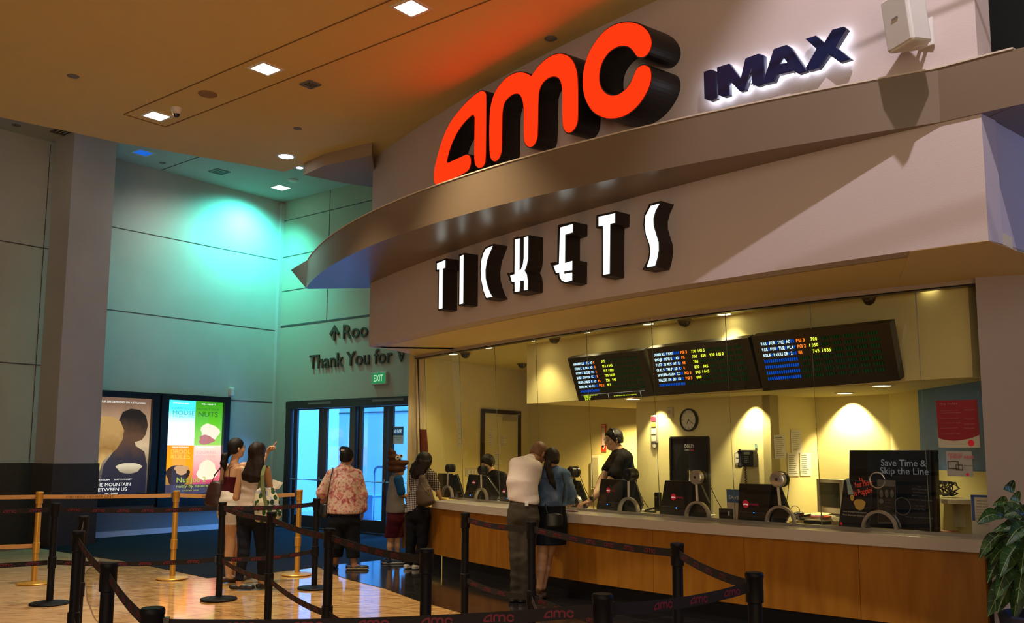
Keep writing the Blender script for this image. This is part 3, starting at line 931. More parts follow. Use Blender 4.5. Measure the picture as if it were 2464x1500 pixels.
# high ceiling strip just behind the glass, lower ceiling behind the menu bulkhead
BN = 7.40
BCZ = 2.972
fl = [cn(c, fG1(c) + .0) for c in crange(cG0, cG1 + .1)] + [al4 + Vector((.4, 0, 0)), cn(-3.4, 9.4), cn(-8, 10.2), cn(-13.2, 10.2)]
b = MB(); b.prism([[(p.x, p.y) for p in fl]], (0, 0, BCZ), (1, 0, 0), (0, 1, 0), (0, 0, .12)); struct('ceiling_booth', b, YEL)
bc0 = tocn(on(1271, 972, cn(-7, BN), CD))[0]; bc1 = tocn(on(2355, 893, cn(-7, BN + .05), CD))[0]
LZ = 2.195
rows = [[cn(c, BN + .009 * (c + 7.5) ** 2 - .05, LZ), cn(c, BN + .009 * (c + 7.5) ** 2 - .05, SOF), cn(c, BN + .009 * (c + 7.5) ** 2 + .08, SOF), cn(c, BN + .009 * (c + 7.5) ** 2 + .08, LZ)] for c in crange(bc0, bc1 - .06)]
b = MB(); b.solid_rows(rows)
struct('wall_menu_bulkhead', b, YEL)
fl = [cn(bc0, BN + .08), cn(bc1 - .1, BN + .3), al4 + Vector((.05, 0, 0)), Vector((4.3, 9.3, 0)), cn(-5, 9.9), cn(-8, 10.1), cn(bc0, 10.1)]
b = MB(); b.prism([[(p.x, p.y) for p in fl]], (0, 0, LZ), (1, 0, 0), (0, 1, 0), (0, 0, .08)); struct('ceiling_booth_low', b, YEL)

wy = (1.0, 0.82, 0.42)
labs = ['leftmost', 'second from the left', 'third from the left', 'fourth from the left', 'fifth from the left', 'sixth from the left', 'rightmost']
for (u, v), lb in zip(((1089, 853), (1172, 837), (1275, 818), (1404, 797), (1556, 775), (1741, 750), (2239, 685)), labs):
    down_light(u, v, BCZ, .075, False, 'round warm recessed light just behind the booth glass top, ' + lb, 42 if u != 2239 else 0, wy, 10 if u != 2239 else 4, 105, 'recessed_light', ex='recessed lights behind the booth glass')
down_light(1525, 957, LZ, .08, False, 'round recessed light under the gap between the first and second menu boards', 30, wy, 8, 110, 'recessed_light')
down_light(2123, 919, LZ, .08, False, 'round recessed light under the right end of the third menu board', 30, wy, 8, 100, 'recessed_light')
p = at(2034, 938, LZ)
down_light(2034, 938, LZ, .075, False, 'round recessed light in the low ceiling over the bright alcove', 0, wy, 8, 100, 'recessed_light')
m_ = (al1 + al2) / 2
spot('alcove_lamp', (m_.x - .10, m_.y - .10, LZ - .02), (m_.x + .06, m_.y + .05, 1.3), 110, wy, 100, .6, .03)
for u_, pw in ((1572, 45), (1800, 80)):
    q = on(u_, 1000, cn(-7, WN - .14), CD)
    spot('wall_washer', (q.x, q.y, LZ - .02), (q.x + .08 * ND[0], q.y + .08 * ND[1], 1.2), pw, wy, 90, .6, .03)
q = on(1450, 1000, cn(-7, 9.2), CD)
spot('rear_lamp', (q.x, q.y, LZ - .02), (q.x, q.y, 0), 170, (1.0, .72, .28), 150, .6, .05)
# ------------------------------------------------------------------ big sign letters
def tr(pts, sc_, ox, oy):
    return [(x / sc_ + ox, y / sc_ + oy) for x, y in pts]


def smooth(l, it=1):
    for _ in range(it):
        o = []
        for i in range(len(l)):
            a = l[i]; b_ = l[(i + 1) % len(l)]
            o.append((a[0] * .75 + b_[0] * .25, a[1] * .75 + b_[1] * .25)); o.append((a[0] * .25 + b_[0] * .75, a[1] * .25 + b_[1] * .75))
        l = o
    return l


def offset(l, d):
    n = len(l); A = sum(l[i][0] * l[(i + 1) % n][1] - l[(i + 1) % n][0] * l[i][1] for i in range(n)); sg = 1 if A > 0 else -1
    o = []
    for i in range(n):
        p = Vector(l[i - 1]); q = Vector(l[i]); r = Vector(l[(i + 1) % n])
        a = (q - p); b_ = (r - q)
        if a.length < 1e-6 or b_.length < 1e-6:
            o.append(tuple(q)); continue
        a.normalize(); b_.normalize()
        na = Vector((a.y, -a.x)); nb = Vector((b_.y, -b_.x)); m_ = na + nb
        if m_.length < .3:
            m_ = na
        m_.normalize(); k = d * sg / max(.5, m_.dot(na))
        o.append((q.x + m_.x * k, q.y + m_.y * k))
    return o


S = lambda l: tr(l, 3.409, 980, 20)
LA = S([(204, 1380), (207, 1330), (225, 1250), (250, 1150), (290, 1030), (340, 930), (400, 850), (460, 780), (520, 722), (570, 686), (600, 677), (620, 692), (627, 722), (627, 1000), (627, 1250), (614, 1290), (592, 1312), (570, 1315), (549, 1300), (538, 1270), (534, 1230), (534, 1000), (534, 866), (490, 895), (430, 960), (380, 1040), (345, 1120), (320, 1200), (303, 1280), (350, 1258), (400, 1235), (460, 1205), (485, 1203), (500, 1220), (506, 1250), (503, 1290), (490, 1325), (465, 1350), (380, 1395), (290, 1436), (240, 1455), (216, 1455), (206, 1425)])
LM = S([(655, 1000), (657, 870), (665, 800), (685, 720), (715, 660), (760, 600), (810, 555), (860, 530), (905, 521), (945, 527), (975, 540), (995, 556), (1015, 525), (1050, 475), (1100, 425), (1150, 390), (1200, 370), (1240, 366), (1285, 378), (1325, 410), (1350, 455), (1367, 510), (1375, 570), (1380, 700), (1381, 900), (1372, 950), (1350, 990), (1325, 1013), (1300, 1020), (1280, 1010), (1262, 975), (1254, 930), (1252, 700), (1248, 640), (1235, 590), (1215, 565), (1185, 556), (1150, 560), (1110, 585), (1080, 620), (1062, 665), (1054, 720), (1052, 1040), (1042, 1085), (1020, 1125), (990, 1141), (965, 1130), (945, 1100), (939, 1050), (937, 850), (930, 770), (915, 725), (895, 703), (870, 699), (840, 708), (805, 735), (775, 775), (762, 830), (758, 900), (758, 1160), (750, 1200), (735, 1235), (715, 1255), (695, 1260), (675, 1245), (662, 1210), (658, 1160)])
LC = S([(1895, 395), (1860, 388), (1840, 358), (1820, 330), (1795, 310), (1765, 299), (1725, 299), (1680, 315), (1635, 345), (1595, 395), (1565, 455), (1550, 530), (1552, 600), (1570, 650), (1605, 690), (1650, 708), (1700, 705), (1750, 675), (1790, 635), (1820, 585), (1840, 530), (1860, 485), (1890, 460), (1925, 453), (1955, 465), (1972, 490), (1980, 540), (1975, 590), (1955, 650), (1920, 720), (1870, 790), (1810, 845), (1740, 885), (1660, 900), (1600, 895), (1540, 870), (1490, 830), (1450, 765), (1425, 690), (1416, 610), (1420, 520), (1440, 430), (1470, 350), (1510, 280), (1560, 210), (1620, 155), (1690, 118), (1760, 103), (1820, 103), (1880, 120), (1930, 155), (1965, 205), (1980, 260), (1975, 310), (1955, 355), (1925, 385)])
NS = 5.38
SP0 = cn(-7, NS)
SIGNX = Vector(CD + (0,)); SIGNZ = Vector((0, 0, 1))


def plane2(l, P0):   # to 2-D coordinates of a vertical plane along the booth
    return [((lambda p: (.6 * p.x - .8 * p.y, p.z))(on(u, v, P0, CD))) for u, v in l]


LOGO = []
RED = emi('sign_red_face', (1.0, 0.016, 0.002), 1.9)
SIDE = mat('sign_return_black', (0.008, 0.006, 0.006), 0.45)
sg = thing('channel_sign', 'big red glowing letters amc with deep black sides above the canopy', 'sign', cn(-7.2, 5.45, 4.3))
for nm, l in (('a', LA), ('m', LM), ('c', LC)):
    l2 = smooth(plane2(l, SP0), 1); LOGO.append(l2)
    cm = sum(p[0] for p in l2) / len(l2)
    base = SP0 * 0 + Vector((.8 * NS, .6 * NS, 0))
    depth = fF(cm) - NS + .03
    b = MB(); b.prism([offset(l2, .008)], base + Vector(ND + (0,)) * .006, SIGNX, SIGNZ, Vector(ND + (0,)) * depth)
    k = obj('letter_case', b, SIDE, sg)
    b = MB(); b.prism([offset(l2, -.004)], base, SIGNX, SIGNZ, Vector(ND + (0,)) * .005)
    obj('letter_face', b, RED, k)
x0 = min(p[0] for l in LOGO for p in l); x1 = max(p[0] for l in LOGO for p in l)
z0 = min(p[1] for l in LOGO for p in l); z1 = max(p[1] for l in LOGO for p in l)
LOGO = [[((p[0] - x0) / (x1 - x0), (p[1] - z0) / (x1 - x0)) for p in l[::2]] for l in LOGO]
LOGOH = (z1 - z0) / (x1 - x0)


def logo(b, o, ax, ay, wd, thick=None):   # flat logo of given width, lower left corner at o
    for l in LOGO:
        b.prism([l], o, Vector(ax).normalized() * wd, Vector(ay).normalized() * wd, thick or (0, 0, 0))
    return b


# TICKETS
S = lambda l: tr(l, 3.52, 980, 440)
TK = [
    ('t', [(233, 672), (322, 645), (322, 735), (300, 742), (300, 1078), (256, 1090), (256, 755), (233, 758)], [(247, 690), (313, 662), (313, 725), (293, 733), (293, 1068), (266, 1075), (266, 738), (247, 742)]),
    ('i', [(428, 612), (473, 597), (473, 1036), (428, 1048)], [(440, 630), (468, 616), (468, 1026), (440, 1034)]),
    ('c', [(650, 548), (722, 518), (697, 590), (674, 650), (661, 740), (664, 810), (682, 880), (705, 940), (727, 975), (660, 995), (633, 920), (614, 830), (606, 740), (612, 650), (630, 590)],
     [(660, 562), (714, 537), (690, 595), (667, 655), (654, 740), (656, 812), (674, 882), (697, 940), (716, 966), (668, 978), (644, 920), (625, 830), (618, 742), (624, 655), (640, 600)]),
    ('k', [(890, 467), (1022, 440), (1022, 640), (1013, 700), (997, 745), (1014, 780), (1021, 830), (1021, 915), (895, 942), (890, 925), (890, 858), (873, 855), (838, 770), (890, 757)],
     [(905, 482), (942, 472), (943, 742), (958, 735), (975, 690), (981, 640), (981, 462), (1014, 453), (1014, 640), (1003, 700), (985, 745), (1005, 775), (1013, 825), (1013, 905), (985, 911), (985, 828), (948, 828), (945, 918), (908, 923), (906, 838), (883, 840), (868, 788), (905, 775)]),
    ('e', [(1262, 355), (1397, 325), (1397, 425), (1335, 445), (1335, 660), (1397, 645), (1397, 835), (1340, 853), (1295, 840), (1272, 810), (1265, 775), (1245, 775), (1200, 675), (1262, 665)],
     [(1287, 377), (1389, 347), (1389, 415), (1327, 435), (1327, 678), (1389, 658), (1389, 735), (1322, 745), (1322, 770), (1389, 757), (1389, 822), (1335, 838), (1305, 825), (1288, 795), (1283, 757), (1256, 760), (1234, 700), (1280, 688)]),
    ('t', [(1590, 268), (1755, 230), (1755, 340), (1713, 350), (1713, 778), (1640, 795), (1637, 377), (1590, 378)], [(1612, 282), (1748, 252), (1748, 330), (1707, 340), (1707, 762), (1655, 772), (1650, 358), (1612, 362)]),
    ('s', [(2037, 168), (2135, 140), (2100, 220), (2082, 290), (2084, 350), (2105, 420), (2128, 490), (2130, 560), (2118, 640), (2100, 703), (1982, 728), (2028, 640), (2040, 570), (2030, 500), (2003, 430), (1988, 350), (1994, 260)],
     [(2052, 187), (2125, 165), (2090, 225), (2072, 290), (2074, 350), (2095, 420), (2118, 490), (2120, 560), (2108, 630), (2090, 692), (2022, 706), (2045, 640), (2055, 570), (2045, 510), (2015, 430), (2002, 350), (2008, 270)])]
WHITEF = emi('sign_white_face', (0.92, 1.0, 0.93), 1.25)
tk = thing('channel_sign', 'white lit letters tickets in deep black cases on the curved fascia', 'sign', cn(-7.2, 5.5, 3.1))
for nm, cs_, wh in TK:
    pc = on(sum(p[0] for p in S(cs_)) / len(cs_), 640, SP0, CD); cc = tocn(pc)[0]
    slope = (fF(cc + .1) - fF(cc - .1)) / .2
    dr_ = (Vector((.6, -.8, 0)) + Vector((.8, .6, 0)) * slope).normalized(); nr_ = Vector((-dr_.y, dr_.x, 0))
    fr = cn(cc, fF(cc) - .185)

    def pl2(l):
        o = []
        for u, v in S(l):
            p = on(u, v, fr, dr_); o.append(((p - fr).dot(dr_), p.z))
        return o
    fr = Vector((fr.x, fr.y, 0))
    c2 = pl2(cs_); w2 = pl2(wh)
    b = MB(); b.prism([c2], fr + nr_ * .003, dr_, SIGNZ, nr_ * .19); k = obj('letter_case', b, mat('sign_case_brown', (0.016, 0.008, 0.006), 0.5), tk)
    b = MB(); b.prism([w2], fr - nr_ * .002, dr_, SIGNZ, nr_ * .004); obj('letter_face', b, WHITEF, k)

# IMAX halo letters
S = lambda l: tr(l, 2.990, 1640, 0)
IM = [[[(138, 502), (190, 485), (230, 498), (235, 695), (190, 711), (145, 697)]],
      [[(233, 470), (322, 440), (405, 545), (437, 405), (532, 368), (572, 378), (580, 585), (525, 604), (488, 590), (480, 500), (440, 632), (400, 642), (325, 565), (327, 670), (285, 683), (243, 668)]],
      [[(640, 335), (735, 302), (768, 322), (885, 490), (822, 512), (785, 490), (670, 520), (650, 568), (575, 588), (566, 572)], [(690, 440), (715, 397), (737, 430)]],
      [[(867, 258), (945, 232), (1005, 282), (1060, 190), (1145, 167), (1173, 185), (1095, 315), (1202, 400), (1118, 425), (1040, 372), (972, 468), (888, 490), (872, 468), (948, 330)]]]
ca, cb = -4.95, -3.15
ia = cn(ca, fF(ca) - .10); ib = cn(cb, fF(cb) - .10); idr = (ib - ia).normalized(); inr = Vector((-idr.y, idr.x, 0))
im = thing('halo_sign', 'dark blue letters imax with a white glow behind them on the upper wall', 'sign', Vector((ia.x, ia.y, 4.6)))
NAVY = mat('sign_navy', (0.002, 0.009, 0.07), 0.4, spec=.6, coat=.5)
for k_, loops in enumerate(IM):
    ls = []
    for l in loops:
        o = []
        for u, v in S(l):
            p = on(u, v, ia, idr); o.append(((p - ia).dot(idr), p.z))
        ls.append(o)
    base = Vector((ia.x, ia.y, 0))
    cmid = tocn(base + idr * (sum(p[0] for p in ls[0]) / len(ls[0])))
    gap = fF(cmid[0]) - cmid[1]
    b = MB(); b.prism(ls, base, idr, SIGNZ, inr * .05); k = obj('letter_body', b, NAVY, im, bevel=.006)
    b = MB(); b.prism([offset(ls[0], -.012)] + ([offset(ls[1], -.012)] if len(ls) > 1 else []), base + inr * .053, idr, SIGNZ, inr * .012)
    obj('halo_lamp', b, emi('halo_white', (0.75, 0.82, 1.0), 8), k)
    for q in (ls[0][0], ls[0][len(ls[0]) // 2]):
        b = MB()
        cx_ = sum(p[0] for p in ls[0]) / len(ls[0]); cz_ = sum(p[1] for p in ls[0]) / len(ls[0])
        o_ = base + idr * (q[0] * .7 + cx_ * .3) + SIGNZ * (q[1] * .7 + cz_ * .3)
        b.tube([o_ + inr * .04, o_ + inr * (gap + .03)], .008, 8)
        obj('stand_off', b, SILVER, k)

# loudspeaker on the upper wall
sp = on(2195, 60, cn(-2.95, fF(-2.95) - .25), CD)
t = thing('wall_loudspeaker', 'white box loudspeaker on a wall bracket right of the blue letters', 'loudspeaker', (sp.x, sp.y, sp.z))
f_ = Vector((-.95, -.30, -.12)).normalized(); s_ = f_.cross(Vector((0, 0, 1))).normalized(); u_ = s_.cross(f_).normalized()
cc_ = on(2178, 42, cn(-2.95, fF(-2.95) - .30), CD)
b = MB()
w0, w1, hh = .085, .125, .19
q = []
for zz in (-hh, hh):
    q.append([cc_ + f_ * .10 - s_ * w1 + u_ * zz, cc_ + f_ * .10 + s_ * w1 + u_ * zz, cc_ - f_ * .10 + s_ * w0 + u_ * zz * .95, cc_ - f_ * .10 - s_ * w0 + u_ * zz * .95])
b.hexa(*q); obj('cabinet', b, WHITE, t, bevel=.02)
b = MB(); b.obox(cc_ + f_ * .103, s_, u_, f_, w1 - .012, hh - .015, .006); obj('grille', b, mat('grille_white', (0.68, 0.66, 0.62), 0.6, bump=.4, bscale=400), t, bevel=.006)
b = MB(); b.obox(cc_ + f_ * .112 + u_ * .02, s_, u_, f_, .03, .004, .002); obj('badge', b, mat('badge_grey', (.25, .25, .25), .5), t)
b = MB()
wp = on(2235, 75, cn(-2.9, fF(-2.9)), CD); wpn = cn(tocn(wp)[0], fF(tocn(wp)[0]) - .012, wp.z)
b.obox(wpn, CD + (0,), ND + (0,), (0, 0, 1), .045, .01, .10)
b.tube([wpn + Vector((0, 0, .05)), (wpn + cc_) / 2 + Vector((0, 0, .02)), cc_ - f_ * .08], .014, 8)
b.tube([wpn - Vector((0, 0, .07)), (wpn + cc_) / 2 - Vector((0, 0, .10)), cc_ - f_ * .06 - u_ * .16], .014, 8)
b.lathe(cc_ - f_ * .06 - u_ * .19, u_, [(.04, 0), (.045, .01), (.03, .02)], 16)
obj('bracket', b, WHITE, t)

# ------------------------------------------------------------------ lettering over the doors, exit sign
LET = mat('wall_letter_brown', (0.055, 0.042, 0.022), 0.5)
o_ = thing('wall_lettering', 'dark raised wall letters thank you for v with an arrow line above the glass doors', 'sign', dsx(2.4, .03, 3.2))
dnn = Vector((.622, .783, 0)) * .028
b = MB(); text(b, 'Thank You for V', dsx(1.10, .032, 3.235), DD + (0,), (0, 0, 1), w=2.80, h=.285, bold=.012, thick=dnn); obj('lower_line', b, LET, o_)
b = MB(); text(b, 'Roo', dsx(2.12, .032, 3.785), DD + (0,), (0, 0, 1), w=.72, h=.285, bold=.012, thick=dnn)
ar = [(.14, 0), (.14, .19), (.045, .10), (.0, .145), (.17, .31), (.34, .145), (.295, .10), (.20, .19), (.20, 0)]
b.prism([[(x * .85, z) for x, z in ar]], dsx(1.71, .032, 3.775), DD + (0,), (0, 0, 1), dnn); obj('upper_line', b, LET, o_)
t = thing('exit_sign', 'green lit exit sign in a silver frame above the right glass doors', 'exit sign', dsx(3.21, .04, 2.94))
b = MB(); b.obox(dsx(3.215, .03, 2.945), DD + (0,), DN, (0, 0, 1), .205, .028, .122); obj('sign_frame', b, mat('exit_frame', (.55, .6, .5), .4), t, bevel=.008)
b = MB(); b.obox(dsx(3.215, .061, 2.945), DD + (0,), DN, (0, 0, 1), .18, .003, .098); k = obj('sign_face', b, emi('exit_green', (.03, .33, .10), .5), t)
b = MB(); text(b, 'EXIT', dsx(3.09, .066, 2.885), DD + (0,), (0, 0, 1), w=.25, h=.125); obj('sign_text', b, emi('exit_white', (.6, 1, .65), .6), k)
t = thing('door_notice', 'small blue and white no entry notice on the rightmost visible glass door', 'notice', dsx(3.69, 0, 1.85))
b = MB(); b.obox(dsx(3.70, -.02, 1.86), DD + (0,), DN, (0, 0, 1), .135, .002, .16); obj('notice_sheet', b, mat('sheet_white', (.75, .80, .82), .6), t)
b = MB(); b.obox(dsx(3.70, -.016, 1.93), DD + (0,), DN, (0, 0, 1), .13, .001, .075); k = obj('blue_band', b, mat('notice_blue', (.02, .13, .35), .6), t)
b = MB(); text(b, 'NO ENTRY', dsx(3.59, -.012, 1.895), DD + (0,), (0, 0, 1), w=.22, h=.07, bold=.02); obj('notice_text', b, mat('text_white', (.8, .8, .8), .6, emit=(.5, .8, 1), es=.5), k)
b = MB(); text(b, 'EMERGENCY EXIT', dsx(3.60, -.014, 1.80), DD + (0,), (0, 0, 1), w=.2, h=.02); text(b, 'ONLY', dsx(3.66, -.014, 1.76), DD + (0,), (0, 0, 1), w=.08, h=.02)
obj('small_print', b, mat('ink', (.03, .04, .06), .6), t)


# ------------------------------------------------------------------ backlit film posters
def poster(label, sa, sb, z0, z1, ia_, ib_, iz0, iz1, build, name='poster_case'):
    t = thing(name, label, 'poster', ps((sa + sb) / 2, .0, z0))
    out = Vector((PD[1], -PD[0], 0)); ax = Vector(PD + (0,))
    b = MB()
    for a_, b_, za, zb in ((sa, ia_, z0, z1), (ib_, sb, z0, z1), (ia_, ib_, z0, iz0), (ia_, ib_, iz1, z1)):
        b.obox(ps((a_ + b_) / 2, .07, (za + zb) / 2), ax, out, (0, 0, 1), abs(b_ - a_) / 2, .065, (zb - za) / 2)
    obj('case_frame', b, mat('case_black', (0.008, 0.008, 0.010), 0.25), t)
    W = ib_ - ia_; H_ = iz1 - iz0
    O = ps(ia_, .06, iz0)
    build(t, O, ax, out, W, H_)
    b = MB(); b.add([ps(ia_, .12, iz0), ps(ib_, .12, iz0), ps(ib_, .12, iz1), ps(ia_, .12, iz1)], [(0, 1, 2, 3)])
    obj('cover_glass', b, GLASS, t)
    return t


class Art:
    def __init__(s, t, O, ax, out, W, H_):
        s.t = t; s.O = O; s.ax = ax; s.out = out; s.W = W; s.H = H_; s.k = 0

    def shape(s, nm, pts, m, lv):
        b = MB(); b.prism([[(x * s.W, y * s.H) for x, y in pts]], s.O + s.out * (.002 + .002 * lv), s.ax, (0, 0, 1), (0, 0, 0)); return obj(nm, b, m, s.t)

    def text(s, nm, items, m, lv, bold=.0):
        b = MB()
        for st, x, y, w_, h_ in items:
            text(b, st, s.O + s.ax * x * s.W + Vector((0, 0, y * s.H)) + s.out * (.002 + .002 * lv), s.ax, (0, 0, 1), w=w_ * s.W, h=h_ * s.H, bold=bold)
        return obj(nm, b, m, s.t)


def grad_em(name, stops, s=1.0, axis='Z', z0=0, z1=1, nz=0.0):
    if name in MATS:
        return MATS[name]
    m = bpy.data.materials.new(name); m.use_nodes = True; nt = m.node_tree; nt.nodes.remove(nt.nodes['Principled BSDF'])
    e = nt.nodes.new('ShaderNodeEmission'); e.inputs[1].default_value = s
    tc = nt.nodes.new('ShaderNodeTexCoord'); sx = nt.nodes.new('ShaderNodeSeparateXYZ'); nt.links.new(tc.outputs['Generated'], sx.inputs[0])
    n = nt.nodes.new('ShaderNodeTexNoise'); n.inputs['Scale'].default_value = 5; n.inputs['Detail'].default_value = 6; nt.links.new(tc.outputs['Object'], n.inputs['Vector'])
    ma = nt.nodes.new('ShaderNodeMath'); ma.operation = 'MULTIPLY_ADD'; ma.inputs[1].default_value = nz; nt.links.new(n.outputs['Fac'], ma.inputs[0]); nt.links.new(sx.outputs[axis], ma.inputs[2])
    r = ramp(nt, stops); nt.links.new(ma.outputs[0], r.inputs['Fac']); nt.links.new(r.outputs['Color'], e.inputs[0])
    nt.links.new(e.outputs[0], nt.nodes['Material Output'].inputs[0]); MATS[name] = m
    return m


def circ(cx, cy, rx, ry, n=22, wob=0, ph=0):
    return [(cx + rx * math.cos(2 * math.pi * i / n) * (1 + wob * math.sin(5 * 2 * math.pi * i / n + ph)), cy + ry * math.sin(2 * math.pi * i / n) * (1 + wob * math.sin(3 * 2 * math.pi * i / n + ph))) for i in range(n)]


WT = emi('poster_text_white', (.85, .83, .78), .9)


def art1(*a):
    A = Art(*a)
    A.shape('backlit_sheet', [(0, 0), (1, 0), (1, 1), (0, 1)], grad_em('warm_sky', [(0, (.02, .02, .035)), (.3, (.10, .08, .07)), (.55, (.50, .36, .22)), (.8, (.36, .22, .13)), (1, (.16, .09, .06))], 1.0, nz=.1), 0)
    A.shape('dark_figure', [(.16, .0), (.97, .0), (.98, .30), (.92, .44), (.76, .50), (.74, .54), (.86, .56), (.93, .62), (.96, .72), (.92, .82), (.80, .88), (.64, .89), (.50, .85), (.44, .76), (.46, .66), (.52, .57), (.42, .48), (.22, .30)], grad_em('dark_form', [(0, (.01, .012, .03)), (.5, (.03, .025, .035)), (.75, (.10, .05, .03)), (1, (.015, .012, .012))], 1.0, nz=.2), 1)
    A.shape('pale_figure', [(0, .18), (.14, .20), (.20, .34), (.30, .40), (.42, .46), (.52, .56), (.54, .66), (.47, .75), (.33, .80), (.15, .80), (0, .76)], grad_em('blond_form', [(0, (.45, .30, .12)), (.4, (.55, .34, .12)), (.7, (.24, .12, .035)), (1, (.38, .22, .08))], 1.0, nz=.5), 2)
    A.shape('fur_collar', circ(.66, .27, .22, .055, wob=.12), grad_em('fur_form', [(0, (.14, .10, .06)), (1, (.55, .46, .32))], 1.0, nz=.4), 3)
    A.text('title_text', [('YOUR LIFE DEPENDED ON A STRANGER?', .08, .945, .82, .018), ('IDRIS ELBA', .10, .145, .24, .014), ('KATE WINSLET', .42, .145, .30, .014),
                          ('THE MOUNTAIN', .08, .085, .62, .034), ('BETWEEN US', .10, .035, .54, .034), ('OCTOBER', .27, .005, .22, .014)], WT, 5, .008)


def art2(*a):
    A = Art(*a)
    A.shape('blue_quarter', [(0, .52), (.5, .52), (.5, 1), (0, 1)], grad_em('cyan_q', [(0, (.85, 1, 1)), (.45, (.55, .95, 1)), (.8, (.05, .62, .85)), (1, (.04, .55, .8))], 1.5), 0)
    A.shape('green_quarter', [(.5, .52), (1, .52), (1, 1), (.5, 1)], grad_em('green_q', [(0, (.28, .55, .10)), (.5, (.10, .45, .02)), (1, (.03, .25, .01))], 1.1), 0)
    A.shape('orange_quarter', [(0, 0), (.5, 0), (.5, .52), (0, .52)], grad_em('orange_q', [(0, (.10, .05, .02)), (.3, (.35, .16, .03)), (.6, (1.0, .28, .01)), (1, (1, .22, .01))], 1.2), 0)
    A.shape('pink_quarter', [(.5, 0), (1, 0), (1, .52), (.5, .52)], grad_em('pink_q', [(0, (.12, .04, .06)), (.25, (.45, .06, .10)), (.6, (.9, .30, .28)), (1, (1, .55, .45))], 1.2), 0)
    A.shape('pale_shape', circ(.25, .66, .17, .09, wob=.08), emi('pale_form', (.9, 1, 1), 1.5), 1)
    A.shape('cream_shape', circ(.78, .66, .17, .10, wob=.15, ph=1), emi('cream_form', (.8, .62, .5), 1.1), 1)
    A.shape('mauve_shape', circ(.72, .58, .14, .05, wob=.2, ph=2), emi('mauve_form', (.42, .16, .16), 1.0), 2)
    A.shape('dark_shape', circ(.24, .20, .20, .12, wob=.12), emi('darkbrown_form', (.035, .02, .018), 1.0), 1)
    A.shape('tan_shape', circ(.30, .26, .12, .05, wob=.2), emi('tan_form', (.5, .28, .12), 1.0), 2)
    A.shape('peach_shape', circ(.76, .24, .18, .11, wob=.14, ph=3), emi('peach_form', (.95, .62, .45), 1.1), 1)
    A.shape('base_fade', [(0, 0), (1, 0), (1, .10), (0, .10)], emi('fade_form', (.05, .04, .07), 1.0), 3)
    A.text('title_text', [('A WEAPON OF', .07, .905, .40, .022), ('MOUSE', .10, .845, .38, .045), ('DESTRUCTION', .11, .820, .36, .018)], emi('t_teal', (.02, .35, .45), 1), 4, .02)
    A.text('title_text', [('PROTECT YOUR', .53, .905, .40, .022), ('NUTS', .55, .835, .36, .055)], emi('t_green', (.03, .14, .02), 1), 4, .02)
    A.text('title_text', [('DROOL', .10, .430, .34, .045), ('RULES', .10, .375, .34, .045)], emi('t_yellow', (.95, .52, .05), 1), 4, .03)
    A.text('title_text', [('SQUIRREL', .54, .430, .38, .028), ('POWER', .54, .385, .36, .030)], emi('t_pink', (.95, .35, .35), 1), 4, .02)
    A.text('title_text', [('Nut Job 2', .22, .125, .52, .055), ('nutty by nature', .22, .070, .56, .030), ('IN THEATERS AUGUST', .32, .030, .30, .012)], emi('t_lime', (.35, .42, .03), 1), 5, .02)
    A.text('title_text', [('KATHERINE HEIGL', .10, .965, .28, .014), ('WILL ARNETT', .60, .965, .26, .014), ('MAYA RUDOLPH', .12, .492, .28, .014), ('GABRIEL IGLESIAS', .56, .492, .30, .014)], emi('t_white', (1, 1, 1), 1.3), 4, .01)


poster('backlit film poster with dark and blond figures, partly behind the column', -4.05, -2.74, .55, 2.625, -3.98, -2.88, .76, 2.51, art1)
poster('backlit four-colour film poster, cyan green orange and pink, in a black case by the corner', -2.70, -1.20, .50, 2.625, -2.55, -1.33, .72, 2.515, art2)
b = MB(); b.obox(ps(-5.95, .06, 1.95), PD + (0,), (PD[1], -PD[0], 0), (0, 0, 1), .30, .055, .78)
tag(obj('poster_case', b, mat('case_black', (0.008, 0.008, 0.010), 0.25), bevel=.01), 'black poster case cut by the left edge of the view', 'poster')

